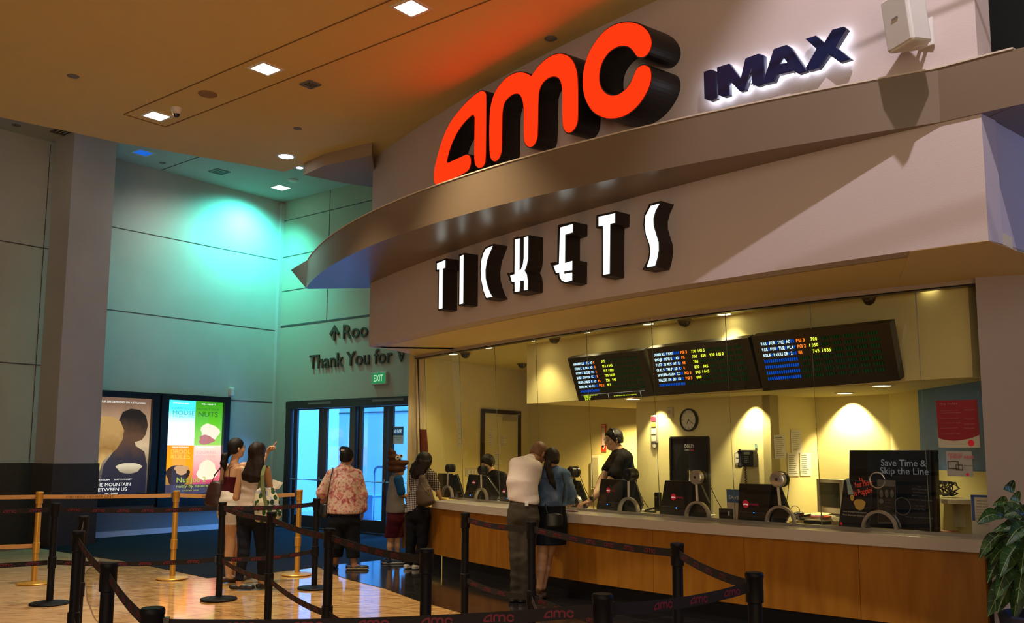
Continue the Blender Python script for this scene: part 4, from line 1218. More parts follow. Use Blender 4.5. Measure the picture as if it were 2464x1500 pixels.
# ------------------------------------------------------------------ LED film boards in the booth
def board(label, TL, TR, BL, BR, rows, foot=False):
    nb, nt_ = BN - .10, BN - .34
    def pp(u, v, n, z=None):
        return on(u, v, cn(-7, n), CD)
    q = [pp(*BL, nb), pp(*BR, nb), pp(*TR, nt_), pp(*TL, nt_)]
    ex = (q[1] - q[0]).normalized(); nrm = ex.cross(q[3] - q[0]).normalized()
    if nrm.y > 0:
        nrm = -nrm
    ctr = sum(q, Vector()) / 4
    t = thing('menu_board', label, 'display board', (ctr.x, ctr.y, ctr.z))
    b = MB(); b.hexa(q, [p - nrm * .09 for p in q]); obj('board_case', b, mat('board_black', (0.006, 0.006, 0.006), 0.3), t)
    bl = lambda x, y: (q[0] * (1 - x) + q[1] * x) * (1 - y) + (q[3] * (1 - x) + q[2] * x) * y + nrm * .004
    W = (q[1] - q[0]).length; H_ = (q[3] - q[0]).length
    up = (q[3] - q[0]).normalized()
    mb = {k: MB() for k in ('w', 'r', 'y', 'b', 'g')}
    pit = .106
    y0 = .825

    def put(key, s, x, y, cw=.0168, hh=.056):
        for i, ch in enumerate(s):
            if ch == ' ':
                continue
            text(mb[key], ch, bl(x + i * cw, y), ex, up, w=cw * W * (.24 if ch in '1I' else .74), h=hh * H_, bold=.02)

    def cells(key, n, x, y, cw=.0168, hh=.054):
        for i in range(n):
            o = bl(x + i * cw, y)
            mb[key].add([o, o + ex * cw * W * .62, o + ex * cw * W * .62 + up * hh * H_, o + up * hh * H_], [(0, 1, 2, 3)])
    for k in range(7):
        y = y0 - k * pit
        r = rows[k] if k < len(rows) else None
        if r:
            ttl = r[0].ljust(16)[:16]
            put('w', ttl, .065, y)
            for i, ch in enumerate(ttl):
                if ch == ' ':
                    cells('b', 1, .065 + i * .0168, y)
            put('r', r[1], .065 + 16.6 * .0168, y)
            put('y', r[2], .065 + 22 * .0168, y)
            ng = 22 + len(r[2]) + 1
            for g0 in range(ng, 50, 5):
                cells('g', 4, .065 + g0 * .0168, y)
        elif rows and k < len(rows) + (4 if len(rows) < 5 else 1):
            cells('b', 16, .065, y)
            for g0 in range(17, 50, 5):
                cells('g', 4, .065 + g0 * .0168, y)
    if foot:
        put('y', 'MATINEES ON SATURDAY SUNDAY', .09, .075 + .03, .0075, .018)
        for j, s in enumerate(('AND HOLIDAYS', 'MON THRU FRI', 'ALL SHOWS', 'BEFORE 4PM')):
            put('y', s, .10, .083 - j * .024, .0075, .018)
        put('y', 'ALL AUDITORIUMS HAVE DIGITAL PROJECTION', .50, .055, .0075, .018)
        b = MB()
        for x in (.43, .845):
            b.tube([bl(x, .02), bl(x, .12)], .004, 6)
        b.tube([bl(.06, .135), bl(.90, .135)], .003, 6)
        obj('divider', b, emi('led_line', (.5, .5, .4), .4), t)
    for key, nm, c_, s_ in (('w', 'title_lights', (.55, .85, 1), 1.6), ('r', 'rating_lights', (1, .16, .01), 1.8), ('y', 'time_lights', (.75, .95, .04), 1.5), ('b', 'blank_lights', (.0, .09, .65), .55), ('g', 'unlit_cells', (.006, .035, .006), .4)):
        if mb[key].v:
            k = obj(nm, mb[key], emi('led_' + key, c_, s_), t)
            if key in 'bg':
                k['kind'] = 'stuff'
    # hinge bracket on the wall side
    b = MB(); b.obox((q[0] + q[1]) / 2 - nrm * .1 + up * H_ * .5 + Vector(ND + (0,)) * .09, ex, up, nrm, .2, .05, .15); obj('mount', b, BLK, t)
    return t


board('left black LED film board with a footer line, nearest the booth door', (1366, 862), (1547, 840), (1394, 964), (1576, 950),
      [('ANNABELLE  CC AD', 'R', ' OUT'), ('ATOMIC BLOND AD', 'R', ' 815 1045'), ('ATOMIC BLOND OV', 'R', ' 715 1000'), ('BABY DRIVER CC', 'R', ' 750 1035'), ('DESPICABLE M AD', 'PG', ' 730  945'), ('DUNKIRK AD CC', 'PG13', ' 915')], True)
board('middle black LED film board between the two others', (1557, 836), (1800, 808), (1579, 950), (1832, 930),
      [('DUNKIRK IMAX', 'PG13', ' 730 1015'), ('EMOJI MOVIE  AD', 'PG', ' 700  830  930 1010'), ('FAST TIMES AT R', 'NR', ' 700'), ('GIRLS TRIP AD C', 'R', ' 830  945'), ('SPIDER-MAN= CC', 'PG13', ' 845 1045'), ('VALERIAN 3D AD', 'PG13', ' 800')])
board('right black LED film board with three lit title rows', (1808, 805), (2140, 768), (1837, 936), (2166, 907),
      [('WAR FOR THE AD', 'PG13', ' 700'), ('WAR FOR THE PLA', 'PG13', '1050'), ('WOLF WARRIOR 2', 'NR', ' 745 1035')])
# ------------------------------------------------------------------ crowd barriers
PINK = mat('belt_logo_print', (0.13, 0.007, 0.026), 0.7)
BELT = mat('belt_web', (0.008, 0.005, 0.008), 0.85, noise=.2, nscale=80)
GOLD = mat('gold_paint', (0.62, 0.33, 0.05), 0.32, 0.35, noise=.06, nscale=15)
GBELT = mat('gold_belt_web', (0.62, 0.33, 0.13), 0.8, noise=.05, nscale=60)
POSTS = {}


def post_meshes(kind):
    H_ = 1.02 if kind == 'black' else 1.07
    m = BLKM if kind == 'black' else GOLD
    base = MB(); base.lathe((0, 0, .006), (0, 0, 1), [(.185, 0), (.19, .008), (.183, .016), (.10, .024), (.045, .034)], 40)
    tube = MB(); tube.lathe((0, 0, .04), (0, 0, 1), [(.033, 0), (.033, H_ - .16)], 24)
    head = MB(); head.lathe((0, 0, H_ - .14), (0, 0, 1), [(.034, 0), (.0405, .004), (.0405, .115), (.043, .118), (.043, .132), (.038, .14)], 24)
    mid = MB(); mid.lathe((0, 0, .36), (0, 0, 1), [(.034, 0), (.040, .004), (.040, .116), (.034, .12)], 24)
    slot = MB()
    for zz in (H_ - .075, .42):
        for k in range(4):
            a = k * math.pi / 2 + .5
            slot.obox((math.cos(a) * .0405, math.sin(a) * .0405, zz), (-math.sin(a), math.cos(a), 0), (math.cos(a), math.sin(a), 0), (0, 0, 1), .009, .0025, .032)
    return [(n, obj(n, b, mm, smooth=True)) for n, b, mm in (('base', base, m), ('pole', tube, m), ('head', head, m), ('lower_collar', mid, m))], H_


for kind in ('black', 'gold'):
    lst, H_ = post_meshes(kind)
    POSTS[kind] = [(n, o.data) for n, o in lst]
    for n, o in lst:
        bpy.data.objects.remove(o)


def stanchion(kind, x, y, label):
    t = thing('barrier_post', label, 'barrier', (x, y, 0.006), 'black queue barrier posts' if kind == 'black' else 'gold queue barrier posts')
    for n, me in POSTS[kind]:
        o = bpy.data.objects.new(n, me); COL.objects.link(o); o.parent = t; o.location = (0, 0, -.006)
    return t


def belt(t, a, b_, z, kind='black', h=.048, sag=.015, za=None, zb=None, logos=None, side=None):
    a = Vector(a); b_ = Vector(b_); d = (b_ - a).normalized(); L = (b_ - a).length
    s = a + d * .042; e = b_ - d * .042
    n_ = Vector((-d.y, d.x, 0)) * .0015
    rows = []
    N = 12
    for i in range(N + 1):
        u = i / N; p = s.lerp(e, u); zz = z - sag * 4 * u * (1 - u)
        rows.append([Vector((p.x, p.y, zz - h / 2)) - n_, Vector((p.x, p.y, zz + h / 2)) - n_, Vector((p.x, p.y, zz + h / 2)) + n_, Vector((p.x, p.y, zz - h / 2)) + n_])
    m = MB(); m.solid_rows(rows)
    k = obj('belt', m, BELT if kind == 'black' else GBELT, t)
    nrm = Vector((-d.y, d.x, 0))
    mid = (s + e) / 2
    if nrm.dot(Vector((0, 0, 0)) - mid) < 0:
        nrm = -nrm
    rd = nrm.cross(Vector((0, 0, 1))).normalized() * -1     # reading direction as seen from the camera
    rd = Vector((-nrm.y, nrm.x, 0))
    if rd.dot(Vector((1, 0, 0)).cross(Vector((0, 0, 1)))) > 99:
        rd = -rd
    # reading direction must go left to right for the viewer
    view = mid.normalized(); right = Vector((view.y, -view.x, 0))
    if rd.dot(right) < 0:
        rd = -rd
    m = MB(); wd = h * .95 / LOGOH * .72
    st = .24
    if kind == 'black':
        kN = int((L - .2) / st)
        for i in range(kN):
            u = (.18 + i * st) / L
            p = a.lerp(b_, u); zz = z - sag * 4 * u * (1 - u)
            o = Vector((p.x, p.y, zz - wd * LOGOH / 2)) + nrm * .003 - rd * wd / 2
            logo(m, o, rd, (0, 0, 1), wd)
        obj('printed_logos', m, PINK, k)['kind'] = 'stuff'
    elif logos:
        for u in logos:
            p = a.lerp(b_, u); zz = z - sag * 4 * u * (1 - u)
            text(m, 'PREMIERE MEMBER LINE', Vector((p.x, p.y, zz - .012)) + nrm * .003, rd, (0, 0, 1), w=.52, h=.026, bold=.03, align='C')
        obj('printed_words', m, mat('print_brown', (0.10, 0.04, 0.015), .7), k)
    c = MB(); c.obox(Vector((e.x, e.y, z)) , d, (-d.y, d.x, 0), (0, 0, 1), .016, .012, h * .62)
    obj('belt_clip', c, BLK, k)
    return k


BP = dict(P1=(-4.70, 9.57), P2=(-3.578, 7.778), P3=(-2.963, 6.379), P4=(-1.987, 4.622), P5=(-1.272, 3.34), P6=(-3.08, 9.90), P7=(-2.166, 8.386), P8=(-2.25, 10.72),
          P9=(-1.305, 6.683), P10=(-.484, 5.34), P11=(-.415, 8.428), P12=(.163, 7.452), P13=(1.025, 5.75), P14=(1.139, 4.379), P15=(.363, 3.71))
BL_ = dict(P1='black barrier post with a full round foot standing farthest left on the marble', P2='black barrier post left of the curved inlay, half hidden behind a nearer post',
           P3='black barrier post at the left whose belt slopes down to a nearer post', P4='black barrier post between the left sloping belts, near the lower left',
           P5='round black post top cut by the bottom edge at the lower left', P6='black barrier post with visible round foot just left of the two pointing women',
           P7='black barrier post in front of the woman with the leaf print tote bag', P8='black barrier post with visible foot left of the floral blouse woman',
           P9='black barrier post in front of the floral blouse woman, belt running down right', P10='black barrier post in front of the gingham shirt woman near the counter end',
           P11='slim black barrier post against the wood counter front left of the white shirt man', P12='black barrier post between the white shirt man and denim jacket woman',
           P13='black barrier post before the right part of the wood counter', P14='rightmost black barrier post where two belts meet in a point', P15='round black post top at the bottom centre, right end of the nearest belt')
PT = {k: stanchion('black', BP[k][0], BP[k][1], BL_[k]) for k in BP}
v3 = lambda k: (*BP[k], 0)
UP, LO = .955, .42
for a_, b_ in (('P1', 'P6'), ('P6', 'P8'), ('P6', 'P7'), ('P7', 'P9'), ('P9', 'P10'), ('P2', 'P3'), ('P3', 'P4'), ('P4', 'P5'), ('P11', 'P12'), ('P12', 'P13'), ('P13', 'P14'), ('P14', 'P15'), ('P15', 'P5')):
    belt(PT[a_], v3(a_), v3(b_), UP, sag=.02)
    if (a_, b_) not in (('P4', 'P5'), ('P14', 'P15'), ('P15', 'P5'), ('P13', 'P14')):
        belt(PT[a_], v3(a_), v3(b_), LO, sag=.03)
belt(PT['P1'], v3('P1'), (-6.4, 9.0, 0), UP, sag=.02); belt(PT['P1'], v3('P1'), (-6.4, 9.0, 0), LO, sag=.02)
belt(PT['P12'], v3('P12'), v3('P15'), LO, sag=.03)
stanchion('black', -6.42, 8.99, 'black barrier post out past the left edge of the view')
GP = [(-5.59, 10.98), (-4.14, 11.45), (-2.71, 11.85)]
GL = ['gold barrier post farthest left with a gold belt on each side', 'gold barrier post in front of the four-colour poster', 'gold barrier post with its round foot right of the woman with the tote']
GT = [stanchion('gold', x, y, l) for (x, y), l in zip(GP, GL)]
belt(GT[0], (*GP[0], 0), (*GP[1], 0), 1.01, 'gold', logos=(.36,), sag=.005)
belt(GT[1], (*GP[1], 0), (*GP[2], 0), 1.01, 'gold', logos=(.38,), sag=.02)
belt(GT[0], (*GP[0], 0), (-7.1, 10.6, 0), 1.01, 'gold', sag=.005); belt(GT[0], (*GP[0], 0), (-7.1, 10.6, 0), .44, 'gold', sag=.01)
stanchion('gold', -7.12, 10.6, 'gold barrier post out past the left edge of the view')


# ------------------------------------------------------------------ service windows: arch, stem and speaking drum
def port(u, ud, vd, rp, kind, label, wide=.15):
    base = min(crange(cG0, cG1, 600), key=lambda c: abs(proj_u(gp(c, .935)) - u))
    c0 = tocn(gp(base, .935))
    o = cn(base, fG0(base) - .03, .935)
    dr_ = (cn(base + .05, fG0(base + .05)) - cn(base - .05, fG0(base - .05))).normalized(); nr_ = Vector((-dr_.y, dr_.x, 0))
    t = thing('speaking_port', label, 'speaking port', o, 'speaking ports along the booth glass')
    rows = []
    for i in range(25):
        a = math.pi * i / 24
        e = lambda r: o + dr_ * (-math.cos(a) * r) + Vector((0, 0, math.sin(a) * r * 1.04))
        r0, r1 = wide, wide - .022
        rows.append([e(r0) - nr_ * .02, e(r0) + nr_ * .02, e(r1) + nr_ * .02, e(r1) - nr_ * .02])
    b = MB(); b.solid_rows(rows); obj('arch', b, SILVER, t, smooth=True)
    pc = on(ud, vd, o - nr_ * .05, (dr_.x, dr_.y))
    r_ = rp
    b = MB()
    if kind == 'ring':
        b.tube([pc + (dr_ * math.cos(a) + Vector((0, 0, math.sin(a)))) * r_ for a in [2 * math.pi * i / 28 for i in range(29)]], .006, 8, cap=False)
        obj('port_ring', b, SILVER, t, smooth=True)
        return t
    b.lathe(pc - nr_ * .02, nr_, [(r_ * .9, 0), (r_, .006), (r_, .055)], 32); obj('speaking_drum', b, SILVER if kind == 'silver' else BLK, t, smooth=True)
    b = MB(); b.lathe(pc + nr_ * .042, nr_, [(r_ * 1.03, 0), (r_ * 1.03, .008)], 32); b.lathe(pc + nr_ * .062, nr_, [(r_, 0), (r_, .03), (r_ * .8, .035)], 32); obj('gasket', b, BLK if kind == 'silver' else mat('gasket_dark', (.03, .03, .03), .3), t, smooth=True)
    b = MB(); b.lathe(pc - nr_ * .024, nr_, [(.014, 0), (.014, .006)], 16); obj('talk_hole', b, mat('hole_brown', (.05, .02, .015), .6), t)
    b = MB()
    top = o + Vector((0, 0, wide * 1.04))
    b.obox((pc - Vector((0, 0, r_)) + top) / 2 + Vector((0, 0, .012)), dr_, nr_, Vector((pc - top)).normalized(), .011, .006, ((pc - Vector((0, 0, r_)) - top).length) / 2 + .008)
    obj('stem', b, mat('stem_white', (.62, .60, .54), .4), t)
    return t


def proj_u(p):
    return CX + FPX * p.x / (p.y * math.cos(PITCH) + (p.z - EYE) * math.sin(PITCH))


PORTS = [(1082, 1081, 1129, .056, 'black', 'silver arch with black round drum nearest the gingham shirt woman'),
         (1164, 1160, 1133, .058, 'black', 'silver arch with black round drum before the seated dark-haired clerk'),
         (1386, 1377, 1135, .062, 'black', 'silver arch with black round drum half hidden by the denim jacket woman'),
         (1519, 1515, 1140, .068, 'black', 'silver arch with black round drum in front of the standing clerk in black'),
         (1686, 1678, 1145, .070, 'silver', 'silver arch with silver round drum below the tall black film poster'),
         (1886, 1874, 1148, .072, 'silver', 'silver arch with silver round drum right of the wall telephone'),
         (2124, 2114, 1148, .064, 'ring', 'silver arch with a thin open ring before the big dark display panel')]
for (u, ud, vd, r_, kd, lb), q in zip(PORTS, (None, None, (1398, 1142, 1424, 1200), (1536, 1170, 1566, 1222), (1712, 1165, 1745, 1226), (1902, 1150, 1896, 1205), None)):
    t = port(u, ud, vd, r_, kd, lb)
    if q:
        n_ = fG0(tocn(t.location)[0]) + .14
        p0 = on(ud + 10, vd, cn(-7, n_ - .08), CD); p1 = on(q[0], q[1], cn(-7, n_), CD); p2 = on(q[2], q[3], cn(-7, n_ + .05), CD); p2.z = max(p2.z, .93)
        b = MB(); b.tube([p0, p0 * .5 + p1 * .5 + Vector((0, 0, .01)), p1, p1 * .5 + p2 * .5 - Vector((0, 0, .02)), p2], .0035, 6); obj('cable', b, BLK, t)


# ------------------------------------------------------------------ ticket terminals
def wp(u, v, n):
    return on(u, v, cn(-7, n), CD)


def plane_n(u):
    c = min(crange(cG0, cG1, 300), key=lambda c: abs(proj_u(cn(c, fG0(c), .95)) - u)); return fG0(c)


def poly_plate(nm, pts, n, m, parent, th=.03, snap=None):
    P = [wp(u, v, n) for u, v in pts]
    l = [(.6 * p.x - .8 * p.y, p.z) for p in P]
    if snap is not None:
        zz = sorted(p[1] for p in l)[1]
        l = [(p[0], snap if p[1] <= zz + .02 else p[1]) for p in l]
    b = MB(); b.prism([l], Vector((.8 * n, .6 * n, 0)), SIGNX, SIGNZ, Vector(ND + (0,)) * th)
    return obj(nm, b, m, parent, bevel=.004)


DISC = mat('logo_red_disc', (0.75, 0.02, 0.05), .5, emit=(.8, .02, .05), es=.06)
LTXT = mat('logo_white', (0.8, 0.8, 0.8), .5, emit=(1, 1, 1), es=.3)
PTXT = mat('logo_pink_text', (0.45, 0.02, 0.08), .5, emit=(.4, .01, .05), es=.15)
TB = mat('terminal_black', (0.010, 0.012, 0.014), .3, noise=.1)
TM = [([(1057, 1141), (1086, 1142), (1086, 1203), (1052, 1202)], None, None, [(1088, 1146), (1102, 1143), (1119, 1196), (1112, 1206), (1088, 1204)], 'black ticket terminal seen past the gingham shirt woman'),
      ([(1131, 1143), (1167, 1145), (1160, 1207), (1119, 1205)], (1143, 1162), (1135, 1193), [(1169, 1147), (1176, 1148), (1206, 1192), (1196, 1207), (1163, 1207)], 'black ticket terminal in front of the seated dark-haired clerk'),
      ([(1208, 1147), (1230, 1147), (1229, 1211), (1205, 1209)], (1216, 1183), (1224, 1200), None, 'black ticket terminal just left of the white shirt man'),
      ([(1370, 1150), (1381, 1150), (1381, 1220), (1368, 1219)], None, None, [(1383, 1155), (1396, 1156), (1419, 1212), (1412, 1220), (1384, 1220)], 'black ticket terminal behind the denim jacket woman'),
      ([(1449, 1151), (1502, 1153), (1500, 1231), (1438, 1228)], (1467, 1178), (1465, 1212), [(1504, 1155), (1530, 1155), (1549, 1213), (1540, 1231), (1503, 1231)], 'black ticket terminal before the standing clerk in black'),
      ([(1603, 1153), (1670, 1155), (1665, 1241), (1590, 1237)], (1624, 1193), (1631, 1219), [(1673, 1157), (1690, 1165), (1709, 1207), (1700, 1243), (1668, 1242)], 'black ticket terminal beneath the tall black film poster'),
      ([(1782, 1159), (1860, 1160), (1848, 1252), (1779, 1249)], (1798, 1208), (1818, 1229), [(1863, 1166), (1880, 1167), (1904, 1228), (1890, 1254), (1851, 1253)], 'black ticket terminal beneath the wall telephone')]
for q, lg, led, side, lb in TM:
    uc = (q[2][0] + q[3][0]) / 2; n = plane_n(uc) + .10
    cpt = wp(uc, q[2][1], n)
    t = thing('ticket_terminal', lb, 'ticket terminal', (cpt.x, cpt.y, .911), 'ticket terminals behind the booth glass')
    poly_plate('customer_display', q, n, TB, t, .05, .912)
    if side:
        poly_plate('clerk_screen', side, n + .04, TB, t, .03, .912)
    b = MB(); b0 = wp(q[3][0] + 6, q[3][1] - 22, n); b1 = wp(q[2][0] - 4, q[2][1] - 22, n)
    b.tube([b0 - Vector(ND + (0,)) * .002, b1 - Vector(ND + (0,)) * .002], .003, 6); obj('seam_strip', b, mat('seam_grey', (.12, .12, .12), .4), t)
    if lg:
        s_ = (q[1][0] - q[0][0]) / 70.0
        s_ = max(s_, .45)
        p = wp(lg[0], lg[1], n - .004)
        b = MB(); b.prism([[(.036 * s_ ** .5 * math.cos(a), .036 * s_ ** .5 * math.sin(a)) for a in [2 * math.pi * i / 24 for i in range(24)]]], p, SIGNX, SIGNZ, (0, 0, 0)); k = obj('logo_disc', b, DISC, t)
        b = MB(); logo(b, p + Vector((0, 0, -.012)) - SIGNX * .028 - Vector(ND + (0,)) * .002, SIGNX, SIGNZ, .056); obj('logo_letters', b, LTXT, k)
        b = MB(); text(b, 'amazing', p + SIGNX * .040 + Vector((0, 0, -.010)) - Vector(ND + (0,)) * .002, SIGNX, SIGNZ, w=.10 * s_, h=.024 * s_); obj('logo_word', b, PTXT, k)
    if led:
        b = MB(); b.sphere(wp(led[0], led[1], n - .003), .005, 10); obj('power_light', b, emi('led_blue', (.02, .15, 1), 6), t)

# ------------------------------------------------------------------ things behind the glass
PAPER = mat('paper_white', (0.66, 0.64, 0.56), .8, noise=.04, nscale=6)
INK = mat('ink_dark', (0.06, 0.06, 0.06), .8)


def sheet(name, label, cat, ctr, ax, w_, h_, lines=8, m=None, tilt=0, head=False, group=None, nrm=None):
    """a printed sheet on a wall: centre, horizontal axis of the wall"""
    ax = Vector((ax[0], ax[1], 0)).normalized(); nr = Vector(nrm).normalized() if nrm else Vector((-ax.y, ax.x, 0))
    if nr.dot(-Vector((ctr[0], ctr[1], 0))) < 0:
        nr = -nr
    up = Vector((0, 0, 1)); a2 = ax * math.cos(tilt) + up * math.sin(tilt); u2 = -ax * math.sin(tilt) + up * math.cos(tilt)
    c = Vector(ctr) + nr * .006
    t = thing(name, label, cat, c, group)
    b = MB(); b.obox(c, a2, nr, u2, w_ / 2, .0015, h_ / 2); obj('sheet', b, m or PAPER, t)
    b = MB()
    rnd = random.Random(int(ctr[0] * 1000 + ctr[2] * 77))
    for i in range(lines):
        yy = h_ * (.38 - .76 * i / max(1, lines - 1)); ww = w_ * (.36 * rnd.uniform(.6, 1))
        hh = .006 if head and i == 0 else .002
        b.obox(c + nr * .0025 + u2 * yy - a2 * (w_ * .38 - ww), a2, nr, u2, ww, .0004, hh)
    obj('print', b, INK, t)
    return t


# clock, wall box, flyer rack, tall poster on the clock wall
def cw(u, v):
    return wp(u, v, WN)


NB = -Vector(ND + (0,))
p = cw(1662, 1007)
t = thing('wall_clock', 'round wall clock with black rim showing about seven twenty', 'clock', p)
r_ = .134
b = MB(); b.lathe(p, NB, [(r_, 0.0), (r_, .035), (r_ - .014, .04), (r_ - .018, .03), (r_ - .018, 0.0)], 40); obj('rim', b, BLK, t, smooth=True)
b = MB(); b.lathe(p + NB * .001, NB, [(r_ - .016, 0), (r_ - .016, .02)], 40); k = obj('clock_face', b, mat('clock_face', (.62, .60, .50), .5), t)
b = MB()
for i in range(12):
    a = math.pi * 2 * i / 12; d_ = SIGNX * math.sin(a) + SIGNZ * math.cos(a)
    b.obox(p + NB * .0225 + d_ * (r_ - .035), d_, NB, d_.cross(NB), .009 if i % 3 else .014, .0006, .002)
obj('hour_marks', b, INK, k)
b = MB()
for ang, ln, wd_ in ((math.radians(213), .055, .004), (math.radians(123), .085, .003)):
    d_ = SIGNX * math.sin(ang) + SIGNZ * math.cos(ang)
    b.obox(p + NB * .025 + d_ * ln * .42, d_, NB, d_.cross(NB), ln * .58, .001, wd_)
obj('hands', b, INK, k)
p = cw(1618, 989)
b = MB(); b.obox(p + NB * .022, SIGNX, NB, SIGNZ, .042, .02, .062)
t = thing('wall_chime_box', 'small cream box on the wall left of the clock', 'wall box', p); obj('box_body', b, mat('cream_plastic', (.55, .50, .36), .5), t, bevel=.008)
b = MB(); b.lathe(p + NB * .043, NB, [(.026, 0), (.026, .002)], 20); obj('box_grille', b, mat('cream_dark', (.38, .34, .24), .6), t)
p = cw(1579, 1030)
t = thing('flyer_rack', 'clear narrow flyer rack with white and red leaflets on the wall', 'rack', p)
b = MB(); b.obox(p + NB * .015, SIGNX, NB, SIGNZ, .052, .012, .17); obj('rack_body', b, mat('rack_clear', (.50, .49, .44), .25), t, bevel=.006)
for i, (zz, m_) in enumerate(((.125, DISC), (.055, mat('leaflet_orange', (.55, .20, .06), .6)), (-.03, PAPER), (-.12, PAPER))):
    b = MB(); b.obox(p + NB * .031 + SIGNZ * zz, SIGNX, NB, SIGNZ, .036, .002, .028); obj('leaflet', b, m_, t)
b = MB(); b.lathe(p + NB * .012 - SIGNZ * .20, NB, [(.03, 0), (.03, .012)], 18); obj('rack_foot', b, mat('rack_clear', (.50, .49, .44), .25), t)
b = MB(); b.tube([p + NB * .012 + SIGNZ * .17 + SIGNX * (.02 * math.sin(a)) + SIGNZ * (.022 - .022 * math.cos(a)) for a in [2 * math.pi * i / 12 for i in range(13)]], .003, 6, cap=False); obj('rack_hook', b, SILVER, t)
# tall poster
P_ = [cw(1618, 1050), cw(1708, 1047)]
t = thing('framed_poster', 'tall black framed poster with a lit white spire, words dolby cinema', 'poster', (P_[0] + P_[1]) / 2 - Vector((0, 0, .9)))
c = (P_[0] + P_[1]) / 2; W2 = (P_[1] - P_[0]).length / 2; HH = .45
c = Vector((c.x, c.y, P_[0].z - HH))
b = MB()
for sx, sz, hx, hz in ((-1, 0, .012, HH), (1, 0, .012, HH), (0, 1, W2, .012), (0, -1, W2, .012)):
    b.obox(c + NB * .015 + SIGNX * sx * W2 + SIGNZ * sz * HH, SIGNX, NB, SIGNZ, hx, .014, hz)
obj('frame', b, BLK, t)
b = MB(); b.obox(c + NB * .008, SIGNX, NB, SIGNZ, W2, .004, HH); k = obj('print', b, mat('poster_black', (.006, .006, .008), .35), t)
b = MB(); text(b, 'DOLBY', c + NB * .013 + SIGNZ * (HH - .125) - SIGNX * .07, SIGNX, SIGNZ, w=.145, h=.045, bold=.02); text(b, 'CINEMA', c + NB * .013 + SIGNZ * (HH - .155) - SIGNX * .07, SIGNX, SIGNZ, w=.07, h=.014, bold=.02)
obj('white_words', b, mat('print_white', (.8, .8, .75), .5), k)
b = MB(); logo(b, c + NB * .013 + SIGNZ * (HH - .158) + SIGNX * .015, SIGNX, SIGNZ, .055); obj('red_word', b, DISC, k)
b = MB(); b.prism([[(-.03, -.25), (.03, -.25), (.018, -.06), (.012, .02), (.003, .10), (-.003, .10), (-.012, .02), (-.018, -.06)]], c + NB * .013 - SIGNZ * .03, SIGNX, SIGNZ, (0, 0, 0))
obj('spire', b, mat('spire_pale', (.50, .48, .36), .5), k)
b = MB()
for i in range(8):
    a = math.pi * 2 * i / 8 + .3
    b.prism([[(.012 * math.cos(a), .012 * math.sin(a)), (.07 * math.cos(a + .06), .035 * math.sin(a + .06)), (.012 * math.cos(a + .3), .012 * math.sin(a + .3))]], c + NB * .0135 + SIGNZ * .05, SIGNX, SIGNZ, (0, 0, 0))
obj('star_rays', b, mat('rays', (.35, .28, .08), .5), k)
# wall telephone
p = cw(1812, 1098)
t = thing('wall_telephone', 'black wall telephone with coiled cord right of the tall poster', 'telephone', p)
b = MB(); b.obox(p + NB * .05, SIGNX, NB, SIGNZ, .085, .045, .092); obj('body', b, BLK, t, bevel=.012)
b = MB(); b.tube([p + NB * .10 - SIGNX * .085 + SIGNZ * (.10 - .02 * i) for i in range(11)], [.024, .026, .022, .016, .015, .015, .015, .016, .022, .026, .024], 12); obj('handset', b, BLK, t, smooth=True)
b = MB(); b.obox(p + NB * .097 + SIGNX * .01 + SIGNZ * .055, SIGNX, NB, SIGNZ, .04, .002, .014); obj('display', b, mat('lcd', (.10, .11, .07), .3), t)
b = MB()
for i in range(4):
    for j in range(3):
        b.obox(p + NB * .097 + SIGNX * (-.02 + j * .022) + SIGNZ * (.02 - i * .02), SIGNX, NB, SIGNZ, .006, .002, .005)
obj('keypad', b, mat('keys', (.10, .10, .10), .4), t)
pts = [p + NB * .05 - SIGNX * (.05 + .012 * math.sin(i * 1.3)) - SIGNZ * (.09 + .0045 * i) + NB * .012 * math.cos(i * 1.3) for i in range(75)]
b = MB(); b.tube(pts, .004, 5); obj('coiled_cord', b, BLK, t)
wdx = .8 if False else None
sheet('notice', 'small white card taped left of the wall telephone', 'notice', cw(1780, 1097), CD, .085, .15, 3)
sheet('notice', 'tiny blue label on the wall above the telephone', 'notice', cw(1822, 1068), CD, .03, .05, 1, mat('label_blue', (.22, .38, .42), .7))
# notices on the receding wall
NW = (al0.x + .0, al0.y); NDIR = (al1 - al0).normalized()


def nw(u, v):
    return on(u, v, (al0.x, al0.y), (NDIR.x, NDIR.y))


for u, v, tl, hd, lb in ((1878, 1069, .05, True, 'curled white notice with a dark bar, leftmost of the four on the alcove wall'),
                         (1918, 1056, .0, False, 'white notice highest of the four on the alcove wall'),
                         (1910, 1112, .0, False, 'white notice with two small drawings, lower middle of the four'),
                         (1940, 1111, -.02, False, 'white text notice, lower right of the four')):
    q = nw(u, v); sheet('notice', lb, 'notice', q, (NDIR.x, NDIR.y), .20, .255, 10, tilt=tl, head=hd)
